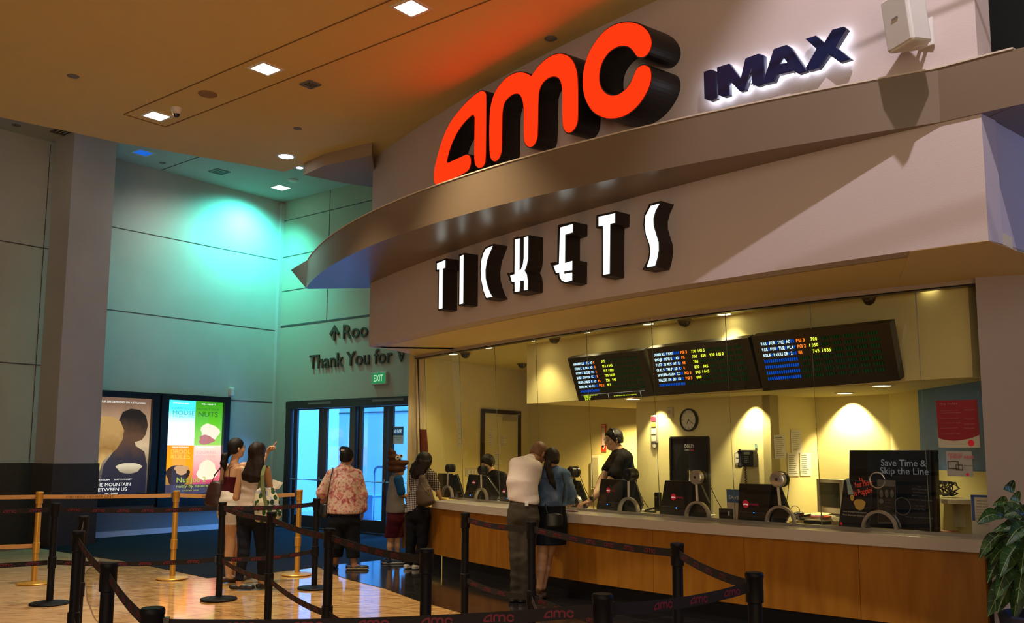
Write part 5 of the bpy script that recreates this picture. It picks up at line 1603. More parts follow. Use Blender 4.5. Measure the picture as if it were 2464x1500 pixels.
# fire sign on the rear wall
p = wp(1455, 1052, 9.88)
t = thing('fire_extinguisher_sign', 'tall red and white fire extinguisher sign on the rear yellow wall', 'sign', p)
b = MB(); b.obox(p + NB * .004, SIGNX, NB, SIGNZ, .055, .003, .215); obj('sign_plate', b, mat('fire_red', (.60, .03, .02), .4), t)
b = MB(); b.prism([[(-.038, .20), (.038, .20), (.038, -.13), (0, -.19), (-.038, -.13)]], p + NB * .0085, SIGNX, SIGNZ, (0, 0, 0)); k = obj('white_arrow', b, mat('sign_white', (.75, .70, .60), .5), t)
b = MB()
text(b, 'FIRE', p + NB * .010 + SIGNZ * .15, SIGNX, SIGNZ, w=.065, h=.035, bold=.03, align='C')
for i, ch in enumerate('EXTINGUISHER'):
    text(b, ch, p + NB * .010 + SIGNZ * (.115 - .022 * i) - SIGNX * .01, SIGNX, SIGNZ, w=.02 if ch != 'I' else .006, h=.017, bold=.02)
obj('sign_words', b, mat('fire_red', (.60, .03, .02), .4), k)
p = wp(1448, 1135, 9.88)
b = MB(); b.obox(p + NB * .06, SIGNX, NB, SIGNZ, .10, .058, .27)
t = thing('extinguisher_cabinet', 'pale wall cabinet under the fire extinguisher sign', 'cabinet', p); obj('cabinet_body', b, mat('cabinet_cream', (.60, .56, .40), .5), t, bevel=.006)
b = MB(); b.obox(p + NB * .121, SIGNX, NB, SIGNZ, .075, .003, .23); obj('cabinet_door', b, mat('cabinet_glass', (.35, .33, .22), .2), t)
# booth inner door
LWn = Vector((-pd.y, pd.x, 0)) * -1
lw = lambda u, v: on(u, v, (L0.x, L0.y), (pd.x, pd.y))
a_ = lw(1158, 1100); c_ = lw(1251, 1100); wdt = (c_ - a_); wl_ = Vector((wdt.x, wdt.y, 0)).length; m0 = Vector(((a_.x + c_.x) / 2, (a_.y + c_.y) / 2, 0))
d = sempty('door_6', (m0.x, m0.y, BZ))
hz = lw(1158, 985).z
b = MB()
for sx in (-1, 1):
    b.obox(m0 + pd * sx * (wl_ / 2 - .03) + SIGNZ * (BZ + hz) / 2 + LWn * .02, pd, LWn, SIGNZ, .03, .03, (hz - BZ) / 2)
b.obox(m0 + SIGNZ * (hz - .03) + LWn * .02, pd, LWn, SIGNZ, wl_ / 2, .03, .03); obj('door_casing', b, BRONZE, d)
b = MB(); b.obox(m0 + SIGNZ * (BZ + hz - .06) / 2 + LWn * .008, pd, LWn, SIGNZ, wl_ / 2 - .06, .012, (hz - BZ) / 2 - .035); obj('door_leaf', b, mat('door_cream', (.66, .60, .34), .5), d)
b = MB(); b.obox(m0 + SIGNZ * (hz - .14) + LWn * .06 + pd * .2, pd, LWn, SIGNZ, .17, .03, .035); b.tube([m0 + SIGNZ * (hz - .09) + LWn * .09 + pd * .1, m0 + SIGNZ * (hz - .06) + LWn * .12 + pd * .4], .01, 6); obj('door_closer', b, mat('closer_grey', (.38, .34, .22), .5), d)
for u, v, w_, h_, n_, lb in ((1181, 1057, .12, .26, 6, 'white notice with dark pictures on the booth door, upper left'), (1209, 1062, .17, .19, 6, 'white text notice on the booth door, right of the picture notice'),
                            (1195, 1105, .16, .27, 7, 'white notice low on the booth door behind the seated clerk')):
    q = lw(u, v); sheet('notice', lb, 'notice', q + LWn * .016, (pd.x, pd.y), w_, h_, n_, nrm=LWn)
q = lw(1137, 1137)
t = thing('switch_plate', 'cream triple light switch plate left of the booth door', 'switch', q)
b = MB(); b.obox(q + LWn * .006, pd, LWn, SIGNZ, .16, .005, .065); obj('plate', b, mat('cream_plastic', (.55, .50, .36), .5), t, bevel=.003)
for k in range(3):
    b = MB(); b.obox(q + LWn * .015 + pd * (k - 1) * .09, pd, LWn, SIGNZ, .014, .005, .028); obj('rocker', b, WHITE, t)
q = lw(1108, 1040); sheet('notice', 'narrow white strip notice low on the left inner wall', 'notice', q, (pd.x, pd.y), .07, .5, 6, nrm=LWn)
# red and pale panels at the extreme left of the glass
q = gp(js[0] + .16, 1.50); gd = (gp(js[1], 1.5) - gp(js[0], 1.5)).normalized()
t = thing('window_poster', 'dark red strip poster inside the far left end of the glass', 'poster', wp(1022, 1062, plane_n(1022) + .03))
b = MB()
A4 = [wp(1012, 1036, plane_n(1022) - .02), wp(1028, 1036, plane_n(1022) - .02), wp(1033, 1090, plane_n(1022) - .01), wp(1014, 1094, plane_n(1022) - .01)]
b.add(A4 + [p_ + Vector(ND + (0,)) * .004 for p_ in A4], [(0, 1, 2, 3), (7, 6, 5, 4), (0, 1, 5, 4), (1, 2, 6, 5), (2, 3, 7, 6), (3, 0, 4, 7)]); obj('print', b, mat('deep_red', (.30, .012, .008), .5), t)

# alcove desk with old monitor
dn = al0 + Vector((.8, .6, 0)) * .28
dk = thing('side_desk', 'cream desk ledge in the bright alcove holding an old monitor', 'desk', (3.45, 9.75, BZ))
dl = [al0 + Vector((.8, .6, 0)) * .30 + Vector((.02, -.02, 0)), al1 + Vector((.01, -.02, 0)), al2 + Vector((-.02, 0, 0)), al3 + Vector((-.05, .1, 0)), al3 + Vector((-.35, .0, 0))]
DZ = .91
b = MB(); b.prism([[(p_.x, p_.y) for p_ in dl]], (0, 0, DZ - .04), (1, 0, 0), (0, 1, 0), (0, 0, .04)); obj('desk_top', b, mat('desk_cream', (.62, .56, .36), .45), dk)
b = MB(); cen = sum(dl, Vector()) / 5
b.prism([[((p_.x - cen.x) * .92 + cen.x, (p_.y - cen.y) * .92 + cen.y) for p_ in dl]], (0, 0, BZ), (1, 0, 0), (0, 1, 0), (0, 0, DZ - .04 - BZ)); obj('desk_base', b, mat('desk_side', (.55, .47, .28), .5), dk)
mc = on(2010, 1205, (3.45, 9.65), CD); mc = Vector((mc.x, mc.y, DZ))
t = thing('old_monitor', 'beige boxy tube monitor on the alcove desk', 'monitor', mc)
fx = Vector((.35, -.937, 0)); fn = Vector((-.937, -.35, 0))
BEI = mat('beige_plastic', (.50, .46, .33), .5)
b = MB(); b.obox(mc + SIGNZ * .21, fx, fn, SIGNZ, .20, .05, .175)
fr_ = [mc + SIGNZ * .21 + fx * sx * .19 + SIGNZ * sz * .165 - fn * .04 for sx, sz in ((-1, -1), (1, -1), (1, 1), (-1, 1))]
bk_ = [mc + SIGNZ * .20 + fx * sx * .11 + SIGNZ * sz * .10 - fn * .33 for sx, sz in ((-1, -1), (1, -1), (1, 1), (-1, 1))]
b.hexa(fr_, bk_); obj('housing', b, BEI, t)
b = MB(); b.obox(mc + SIGNZ * .225 + fn * .052, fx, fn, SIGNZ, .155, .003, .125); obj('screen', b, mat('crt_glass', (.03, .035, .025), .15), t)
b = MB(); b.lathe(mc - fn * .05, SIGNZ, [(.12, 0), (.11, .015), (.05, .035)], 24); obj('stand', b, BEI, t)
q = on(1925, 1203, (3.10, 9.75), CD); b = MB(); b.sphere((q.x, q.y, DZ + .022), .045, 14, (1.3, .8, .5))
t = thing('computer_mouse', 'black mouse with coiled cable on the alcove desk', 'mouse', (q.x, q.y, DZ)); obj('mouse_body', b, BLK, t, smooth=True)
b = MB(); b.tube([Vector((q.x - .03 + .05 * math.sin(a), q.y + .03, DZ + .05 + .05 * math.cos(a))) for a in [i * .4 for i in range(17)]], .003, 6); obj('cable', b, BLK, t)
q = on(1965, 1203, (3.30, 9.55), CD)
t = thing('leaflet_stack', 'flat red and blue leaflets in front of the old monitor', 'leaflets', (q.x, q.y, DZ))
b = MB(); b.obox((q.x, q.y, DZ + .004), (.8, -.6, 0), (.6, .8, 0), SIGNZ, .14, .09, .004); obj('red_leaflet', b, mat('leaf_red', (.6, .06, .03), .6), t)
b = MB(); b.obox((q.x + .01, q.y - .02, DZ + .010), (.9, -.43, 0), (.43, .9, 0), SIGNZ, .06, .05, .002); obj('blue_leaflet', b, mat('leaf_blue', (.10, .08, .30), .6), t)

# small things on the counter behind the glass


def cz(u, v):
    return at(u, v, .911)


def counter_box(name, label, cat, u, v, hx, hy, hz, m, parts=()):
    p = cz(u, v); t = thing(name, label, cat, p); b = MB(); b.obox(p + Vector(ND + (0,)) * hy + SIGNZ * (hz + .001), SIGNX, ND + (0,), SIGNZ, hx, hy, hz); obj('body', b, m, t, bevel=min(.006, hz * .3)); return t, p


t, p = counter_box('card_reader', 'small black box with a pale slot between the two silver drum ports', 'card reader', 1750, 1247, .085, .05, .055, BLK)
b = MB(); b.obox(p + SIGNX * .045 + SIGNZ * .065 - Vector(ND + (0,)) * .002, SIGNX, ND + (0,), SIGNZ, .008, .002, .02); obj('slot', b, PAPER, t)
t, p = counter_box('card_stand_box', 'slim black upright reader left of the terminal beneath the tall poster', 'card reader', 1583, 1228, .03, .03, .105, BLK)
b = MB(); b.obox(p + SIGNZ * .16 - Vector(ND + (0,)) * .002, SIGNX, ND + (0,), SIGNZ, .02, .002, .012); obj('slot', b, mat('lcd', (.10, .11, .07), .3), t)
t, p = counter_box('paper_box', 'flat box with black side beside the large arch on the right', 'box', 1962, 1256, .11, .06, .016, BLK)
b = MB(); b.obox(p + Vector(ND + (0,)) * .06 + SIGNZ * .036, SIGNX, ND + (0,), SIGNZ, .105, .055, .003); obj('lid', b, mat('lid_cream', (.5, .46, .33), .5), t)
t, p = counter_box('stapler', 'black stapler lying on papers right of the standing clerk', 'stapler', 1565, 1231, .075, .02, .008, BLK)
b = MB(); b.obox(p + Vector(ND + (0,)) * .02 + SIGNZ * .035, Vector((.6, -.8, .25)).normalized(), ND + (0,), SIGNZ, .07, .014, .009); obj('arm', b, BLK, t)
t, p = counter_box('stapler', 'black stapler beside the flat box on the right part of the counter', 'stapler', 1935, 1246, .085, .02, .010, BLK)
b = MB(); b.obox(p + Vector(ND + (0,)) * .02 + SIGNZ * .04, Vector((.6, -.8, .2)).normalized(), ND + (0,), SIGNZ, .08, .014, .010); obj('arm', b, BLK, t)
for u, v, lb in ((1545, 1226, 'white loose papers on the counter right of the standing clerk'), (1700, 1238, 'white loose papers under the arch below the tall poster'), (1255, 1208, 'white loose slip near the white shirt man')):
    p = cz(u, v); b = MB()
    for k in range(3):
        a = k * .35 + u; b.obox(p + Vector((0.02 * k, .05, .002 + .003 * k)), (math.cos(a), math.sin(a), 0), (-math.sin(a), math.cos(a), 0), SIGNZ, .10, .06, .001)
    tag(obj('loose_papers', b, PAPER, origin=p), lb, 'papers')
# blue card sign
t = thing('card_sign', 'blue and cream printed card sign standing left of the telephone terminal', 'sign', cz(1766, 1250) + Vector((.05, .05, 0)))
n = plane_n(1766) + .14
P4_ = [(1751, 1173), (1786, 1174), (1787, 1252), (1754, 1250)]
poly_plate('card', P4_, n, mat('card_cream', (.58, .48, .36), .6), t, .006, .912)
poly_plate('blue_print', [(1751, 1173), (1786, 1174), (1786, 1206), (1753, 1204)], n - .003, mat('card_blue', (.05, .13, .30), .6), t, .002)
b = MB(); text(b, 'SAVE', wp(1757, 1196, n - .006), SIGNX, SIGNZ, w=.13, h=.035); obj('card_words', b, mat('print_white', (.8, .8, .75), .5), t)
# popcorn easel sign
n = plane_n(2065) + .05
t = thing('easel_sign', 'dark standing sign with red words your phone is poppin and popcorn picture', 'sign', cz(2062, 1266))
poly_plate('sign_board', [(2034, 1147), (2105, 1150), (2095, 1270), (2021, 1266)], n, mat('easel_dark', (.010, .014, .028), .3), t, .02, .912)
f3 = wp(2060, 1200, n - .004)
b = MB(); a2 = (SIGNX * .97 + SIGNZ * .2).normalized(); u2 = (SIGNZ * .97 - SIGNX * .2).normalized()
text(b, 'Your Phone', wp(2060, 1167, n - .004), a2, u2, w=.175, h=.05, bold=.03); text(b, 'Is Poppin!', wp(2060, 1186, n - .004), a2, u2, w=.175, h=.05, bold=.03); text(b, 'Is', wp(2072, 1150, n - .004), a2, u2, w=.03, h=.03, bold=.04)
obj('red_words', b, mat('print_red', (.62, .06, .04), .6, emit=(.6, .05, .02), es=.2), t)
b = MB(); b.prism([[(x, z) for x, z in ((-.025, .12), (.0, .125), (.045, -.01), (-.012, -.02))]], wp(2047, 1178, n - .004), SIGNX, SIGNZ, (0, 0, 0)); obj('light_beam', b, mat('beam_pale', (.35, .50, .55), .6), t)
b = MB(); b.prism([circ(0, 0, .055, .048, wob=.12)], wp(2072, 1206, n - .004), SIGNX, SIGNZ, (0, 0, 0)); b.prism([circ(0, 0, .02, .028, wob=.1)], wp(2054, 1190, n - .004), SIGNX, SIGNZ, (0, 0, 0)); obj('popcorn_picture', b, mat('popcorn_yellow', (.62, .42, .10), .6), t)
b = MB(); text(b, 'Leave the poppin to the popcorn.', wp(2033, 1225, n - .004), SIGNX, SIGNZ, w=.23, h=.014); text(b, 'Please silence your cell phone.', wp(2032, 1233, n - .004), SIGNX, SIGNZ, w=.21, h=.014); text(b, 'CELL', wp(2078, 1259, n - .004), SIGNX, SIGNZ, w=.05, h=.02, bold=.04)
obj('white_words', b, mat('print_white', (.8, .8, .75), .5), t)
b = MB(); b.prism([circ(0, 0, .014, .014)], wp(2028, 1253, n - .004), SIGNX, SIGNZ, (0, 0, 0)); obj('logo_disc', b, DISC, t)
# big dark display
n = plane_n(2150) + .30
t = thing('display_panel', 'large dark display panel reading save time and skip the line', 'display', cz(2150, 1262) + Vector(ND + (0,)) * .3)
poly_plate('rear_case', [(2046, 1076), (2252, 1074), (2259, 1262), (2046, 1262)], n + .03, mat('kiosk_black', (.008, .007, .008), .25), t, .06, .912)
poly_plate('front_screen', [(2090, 1076), (2240, 1075), (2246, 1258), (2092, 1255)], n, mat('kiosk_blue', (.010, .018, .035), .2, noise=.5, nscale=5), t, .02, .93)
b = MB(); k_ = n - .004
text(b, 'Save Time &', wp(2123, 1113, k_), SIGNX, SIGNZ, w=.42, h=.058, bold=.02); text(b, 'Skip the Line', wp(2121, 1132, k_), SIGNX, SIGNZ, w=.45, h=.058, bold=.02)
obj('headline', b, mat('kiosk_text', (.22, .24, .28), .5, emit=(.3, .33, .4), es=.12), t)
ph = [wp(u, v, k_) for u, v in ((2114, 1146), (2158, 1148), (2161, 1252), (2116, 1252))]
b = MB(); b.add(ph, [(0, 1, 2, 3)]); k = obj('phone_picture', b, mat('phone_grey', (.16, .16, .17), .4), t)
ph = [wp(u, v, k_ - .003) for u, v in ((2117, 1162), (2157, 1163), (2159, 1248), (2118, 1248))]
b = MB(); b.add(ph, [(0, 1, 2, 3)]); obj('phone_screen_picture', b, mat('phone_dark', (.035, .035, .04), .4), k)
b = MB()
for i in range(3):
    b.prism([circ(0, 0, .018, .035, 12)], wp(2124 + i * 13, 1180, k_ - .006), SIGNX, SIGNZ, (0, 0, 0))
b.prism([circ(0, 0, .022, .022, 16)], wp(2124, 1198, k_ - .006), SIGNX, SIGNZ, (0, 0, 0))
for v in (1196, 1202, 1212, 1219):
    text(b, 'theatre tickets', wp(2133, v, k_ - .006), SIGNX, SIGNZ, w=.06, h=.01)
obj('phone_marks', b, mat('mark_grey', (.20, .20, .20), .5), k)
b = MB()
for v, s_ in ((1164, 'Get'), (1170, 'AMCTheatres.com'), (1178, 'download our'), (1186, 'AMCTheatres App'), (1196, 'reserve your seats today'), (1210, 'App Store'), (1218, 'Google Play'), (1238, 'Terms and conditions apply')):
    text(b, s_, wp(2216, v, k_), SIGNX, SIGNZ, w=.006 * len(s_) * 1.6, h=.012, align='C')
obj('small_words', b, mat('kiosk_text2', (.18, .22, .30), .5), t)
b = MB(); b.tube([wp(2175, 1210, k_) + (SIGNX * math.cos(a) + SIGNZ * math.sin(a)) * .075 for a in [2 * math.pi * i / 24 for i in range(25)]], .003, 5, cap=False); obj('round_mark', b, mat('mark_grey', (.20, .20, .20), .5), t)
# blue sheet in acrylic stand at the right end
n = plane_n(2360) + .06
t = thing('acrylic_sign', 'upright sheet with blue border at the right end of the counter', 'sign', cz(2362, 1268))
poly_plate('sheet', [(2338, 1180), (2392, 1181), (2392, 1272), (2343, 1268)], n, PAPER, t, .006, .912)
poly_plate('blue_edge', [(2339, 1181), (2391, 1182), (2391, 1187), (2347, 1186), (2351, 1243), (2344, 1243)], n - .003, mat('edge_blue', (.03, .10, .40), .6), t, .002)
b = MB()
for i in range(9):
    text(b, 'policy and prices', wp(2354, 1196 + i * 7, n - .004), SIGNX, SIGNZ, w=.12, h=.010)
obj('small_words', b, INK, t)
# red poster and seat notice stuck to the glass
n = plane_n(2300) + .03


def gpl(u, v, o=0.0):
    """point on the inner face of the tilted glass"""
    lo, hi = 0.9, 3.0
    p = wp(u, v, plane_n(u))
    for _ in range(4):
        c = tocn(p)[0]; nn = fG0(c) + (fG1(c) - fG0(c)) * (p.z - GZ0) / (GZ1 - GZ0) + .006 + o
        p = wp(u, v, nn)
    return p


def gl_plate(nm, pts, m, parent, o=0.0):
    P = [gpl(u, v, o) for u, v in pts]; N = len(P)
    b = MB(); ctr = sum(P, Vector()) / N
    b.add(P + [ctr], [(i, (i + 1) % N, N) for i in range(N)]); q = b.v
    b.add([p + Vector(ND + (0,)) * .002 for p in P] + [ctr + Vector(ND + (0,)) * .002], [((i + 1) % N, i, N) for i in range(N)]); b.f += [(i, (i + 1) % N, N + 1 + (i + 1) % N, N + 1 + i) for i in range(N)]
    return obj(nm, b, m, parent)


t = thing('glass_poster', 'red printed poster with white lower edge taped inside the right glass', 'poster', gpl(2305, 1005))
gl_plate('sheet', [(2253, 955), (2352, 951), (2361, 1067), (2261, 1068)], PAPER, t, .003)
gl_plate('red_print', [(2253, 955), (2352, 951), (2359, 1036), (2340, 1044), (2318, 1049), (2296, 1051), (2275, 1049), (2260, 1045)], mat('poster_red', (.34, .008, .022), .6), t, -.002)
b = MB(); text(b, 'the rules', gpl(2262, 966, -.006), SIGNX, SIGNZ, w=.15, h=.025)
for i, v in enumerate((980, 986, 999, 1010, 1022, 1036)):
    text(b, 'no outside food or drink', gpl(2264, v, -.006), SIGNX, SIGNZ, w=.15 + .02 * (i % 2), h=.009)
for v in (978, 1000, 1012, 1022):
    text(b, 'thank you', gpl(2322, v, -.006), SIGNX, SIGNZ, w=.08, h=.012)
obj('small_words', b, mat('pink_print', (.50, .20, .22), .6), t)
b = MB(); b.prism([circ(0, 0, .026, .026, 20)], gpl(2339, 1056, -.004), SIGNX, SIGNZ, (0, 0, 0)); k = obj('logo_disc', b, DISC, t)
t = thing('glass_notice', 'white notice reading your seat taped below the red poster', 'notice', gpl(2312, 1107))
gl_plate('sheet', [(2278, 1076), (2340, 1076), (2345, 1137), (2283, 1136)], mat('paper_grey', (.50, .50, .55), .7), t)
b = MB(); text(b, 'guaranteed', gpl(2283, 1085, -.006), SIGNX, SIGNZ, w=.12, h=.018); text(b, 'your seat', gpl(2288, 1093, -.006), SIGNX, SIGNZ, w=.20, h=.032, bold=.03); obj('pink_words', b, mat('pink_word', (.75, .12, .20), .6), t)
b = MB()
for (u, v, w_, h_) in ((2284, 1119, .09, .065), (2303, 1122, .06, .045)):
    q = gpl(u, v, -.006); loop = [(0, 0), (w_, 0), (w_, h_), (0, h_)]
    b.prism([loop, [(.006, .008), (w_ - .006, .008), (w_ - .006, h_ - .006), (.006, h_ - .006)][::-1]], q, SIGNX, SIGNZ, (0, 0, 0))
text(b, 'in app or online', gpl(2322, 1112, -.006), SIGNX, SIGNZ, w=.07, h=.012); obj('device_pictures', b, INK, t)
b = MB(); b.prism([circ(0, 0, .012, .012, 16)], gpl(2331, 1132, -.006), SIGNX, SIGNZ, (0, 0, 0)); obj('logo_disc', b, DISC, t)
p = cz(2240, 1268); t = thing('counter_leaflet', 'flat pink and cream leaflet lying under the glass at the right', 'leaflet', p)
b = MB(); b.obox(p + Vector(ND + (0,)) * .05 + SIGNZ * .003, SIGNX, ND + (0,), SIGNZ, .20, .07, .002); obj('sheet', b, mat('leaf_pink', (.55, .12, .12), .6), t)
b = MB(); b.obox(p + Vector(ND + (0,)) * .05 + SIGNZ * .006 + SIGNX * .02, SIGNX, ND + (0,), SIGNZ, .12, .035, .001); obj('print', b, PAPER, t)
# shelf with tangled cables on the side wall
q = dep(2300, 1180, 8.0)
sh = Vector((3.72, 8.0, .0)); sh = on(2322, 1192, (4.0, 8.2), (al4 - al3).normalized()[:2])
t = thing('shelf', 'cream wall shelf under a bundle of black cables at the right', 'shelf', sh)
sd = (al4 - al3).normalized(); sn = Vector((-1, 0, 0))
b = MB(); b.obox(sh + sn * .17, sd, Vector((-sd.y, sd.x, 0)), SIGNZ, .42, .165, .018); obj('shelf_board', b, mat('desk_cream', (.62, .56, .36), .45), t)
b = MB(); b.obox(sh + sn * .05 - SIGNZ * .13, sd, Vector((-sd.y, sd.x, 0)), SIGNZ, .02, .05, .11); obj('shelf_bracket', b, mat('desk_side', (.55, .47, .28), .5), t)
t = thing('cable_bundle', 'tangled black cables and wire rack on the wall shelf', 'cables', sh + sn * .17 + SIGNZ * .019)
cb = sh + sn * .17 + SIGNZ * .024
rnd = random.Random(3)
b = MB(); pts = []
for i in range(60):
    a = i * .9; r_ = .07 + .03 * rnd.random()
    pts.append(cb + sd * (r_ * 1.5 * math.cos(a) + .04) + Vector((-sd.y, sd.x, 0)) * (rnd.random() - .5) * .12 + SIGNZ * (.075 + r_ * .7 * math.sin(a)))
b.tube(pts, .006, 6); obj('cables', b, BLK, t)
b = MB()
cr = [cb + sd * x + Vector((-sd.y, sd.x, 0)) * y + SIGNZ * z for x, y, z in ((-.15, -.06, .004), (-.15, -.06, .12), (.0, -.06, .12), (.0, .06, .12), (-.15, .06, .12), (-.15, .06, .004))]
b.tube(cr, .004, 6); b.tube([cr[1], cr[4]], .004, 6); obj('wire_rack', b, BLK, t)
b = MB(); b.tube([cb + sd * -.12 + SIGNZ * .03, cb + sd * -.25 + sn * .05, cb + sd * -.36 + sn * .16 - SIGNZ * .05, cb + sd * -.37 + sn * .17 - SIGNZ * .2, cb + sd * -.28 + sn * .15 - SIGNZ * .24], .004, 6); obj('loose_cable', b, BLK, t)
# dome cameras in the booth ceiling
for u, v, lb in ((1120, 850, 'leftmost'), (1334, 811, 'second from the left'), (1646, 765, 'third from the left'), (2093, 706, 'rightmost')):
    p = at(u, v, BCZ); t = thing('dome_camera', 'smoked dome camera under the booth ceiling behind the glass, ' + lb, 'camera', p, 'dome cameras in the booth')
    b = MB(); b.lathe(p, (0, 0, -1), [(.075, 0), (.075, .02), (.07, .025)], 24); obj('camera_base', b, mat('dome_base', (.14, .11, .06), .5), t)
    b = MB(); b.lathe(p - SIGNZ * .025, (0, 0, -1), [(.066, 0), (.062, .02), (.048, .042), (.025, .056), (.002, .06)], 24); obj('dome', b, mat('smoked_dome', (.03, .022, .012), .1), t, smooth=True)
p = at(1257, 875, BCZ); t = thing('dome_camera', 'smoked dome camera deeper in the booth above the inner door', 'camera', p, 'dome cameras in the booth')
b = MB(); b.lathe(p, (0, 0, -1), [(.08, 0), (.08, .02), (.072, .025)], 24); obj('camera_base', b, mat('dome_base', (.14, .11, .06), .5), t)
b = MB(); b.lathe(p - SIGNZ * .025, (0, 0, -1), [(.07, 0), (.064, .02), (.048, .04), (.002, .055)], 24); obj('dome', b, mat('smoked_dome', (.03, .022, .012), .1), t, smooth=True)

# ------------------------------------------------------------------ potted plant at the right edge
def leaf_mat(nt, b):
    tc = nt.nodes.new('ShaderNodeTexCoord'); n = nt.nodes.new('ShaderNodeTexNoise'); n.inputs['Scale'].default_value = 9; n.inputs['Detail'].default_value = 5
    nt.links.new(tc.outputs['Object'], n.inputs['Vector'])
    r = ramp(nt, [(.35, (.008, .026, .008)), (.55, (.022, .065, .016)), (.78, (.09, .16, .05))]); nt.links.new(n.outputs['Fac'], r.inputs['Fac']); nt.links.new(r.outputs['Color'], b.inputs['Base Color'])


LEAF = node_mat('variegated_leaf', leaf_mat, .45, .35)
VEIN = mat('leaf_vein', (.22, .30, .12), .5)
PX, PY = 3.36, 5.95
t = thing('potted_plant', 'broad-leaved green plant with pale veins at the right edge', 'plant', (PX, PY, .006))
b = MB(); b.lathe((PX, PY, .006), (0, 0, 1), [(.17, 0), (.20, .02), (.24, .50), (.25, .55), (.23, .56), (.21, .50)], 32); obj('pot', b, mat('pot_dark', (.02, .025, .06), .4), t, smooth=True)
b = MB(); b.lathe((PX, PY, .50), (0, 0, 1), [(.21, 0), (.21, .02), (.02, .03)], 24); obj('soil', b, mat('soil', (.02, .015, .01), .95), t)
rnd = random.Random(11)
lv = []
spec = [(2425, 1150, .0, 1), (2440, 1175, .6, 1), (2395, 1215, 2.9, 1), (2375, 1225, 3.0, .9), (2385, 1290, 3.5, .9), (2410, 1300, 4.2, 1), (2430, 1320, 4.6, 1.1), (2445, 1260, 5.2, 1), (2400, 1340, 4.0, .9), (2430, 1390, 4.6, 1.1),
        (2455, 1200, .4, 1), (2460, 1350, 5.0, 1.1), (2418, 1250, 3.8, 1.1), (2450, 1300, 4.9, 1), (2470, 1240, 0, 1), (2490, 1180, .4, 1), (2500, 1280, .2, 1), (2520, 1330, -.4, 1), (2485, 1380, -1, 1), (2540, 1240, .3, 1), (2450, 1420, 4.7, .9), (2405, 1190, 1.9, .8)]
core = Vector((PX + .02, PY, 1.10))
stemb = MB(); stemb.tube([(PX, PY, .52), (PX + .02, PY + .01, .8), tuple(core)], [.016, .014, .01], 8)
obj('main_stem', stemb, mat('stem_green', (.05, .08, .03), .6), t)
for _i in range(26):
    spec.append((rnd.uniform(2405, 2540), rnd.uniform(1200, 1410), 0, rnd.uniform(.8, 1.1)))
for i, (u, v, ang, s_) in enumerate(spec):
    Yd = PY + rnd.uniform(-.16, .16)
    tip = dep(u, v, Yd); d_ = tip - core; d_ = d_ + Vector((0, 0, .02))
    root = core + d_ * .25 + Vector((rnd.uniform(-.04, .04), rnd.uniform(-.04, .04), rnd.uniform(-.10, .08)))
    ctr = tip; ax = (ctr - root); ax = ax.normalized(); L = .19 * s_ * rnd.uniform(.85, 1.1); Wd = L * .29
    base_ = ctr - ax * L * .5
    side = ax.cross(Vector((rnd.uniform(-.3, .1), -1, .6))).normalized(); nr = side.cross(ax).normalized()
    rows = []; N = 9
    for j in range(N + 1):
        q = j / N; wv = Wd * math.sin(math.pi * min(1, q ** .8)) ** .8 if 0 < q < 1 else .001
        c_ = base_ + ax * L * q + Vector((0, 0, -.10 * s_ * q * q)) + nr * .01
        rows.append([c_ - side * wv + nr * .018 * (wv / Wd), c_ - side * wv * .5, c_ - nr * .004, c_ + side * wv * .5, c_ + side * wv + nr * .018 * (wv / Wd)])
    b = MB(); k0 = len(b.v); b.v = [p for r in rows for p in r]
    b.f = [(a * 5 + c2, a * 5 + c2 + 1, a * 5 + c2 + 6, a * 5 + c2 + 5) for a in range(N) for c2 in range(4)]
    lf = obj('leaf', b, LEAF, t, smooth=True)
    b = MB(); b.tube([r[2] + nr * .002 for r in rows], [.0022] * len(rows), 5)
    for j in range(2, N - 1, 2):
        for e_ in (0, 4):
            b.tube([rows[j][2] + nr * .002, rows[j + 1][e_] * .8 + rows[j + 1][2] * .2 + nr * .003], .0011, 4)
    obj('veins', b, VEIN, lf)
    b = MB(); b.tube([core + (root - core) * .2, root, base_], [.005, .004, .003], 6); obj('leaf_stalk', b, mat('stem_green', (.05, .08, .03), .6), t)
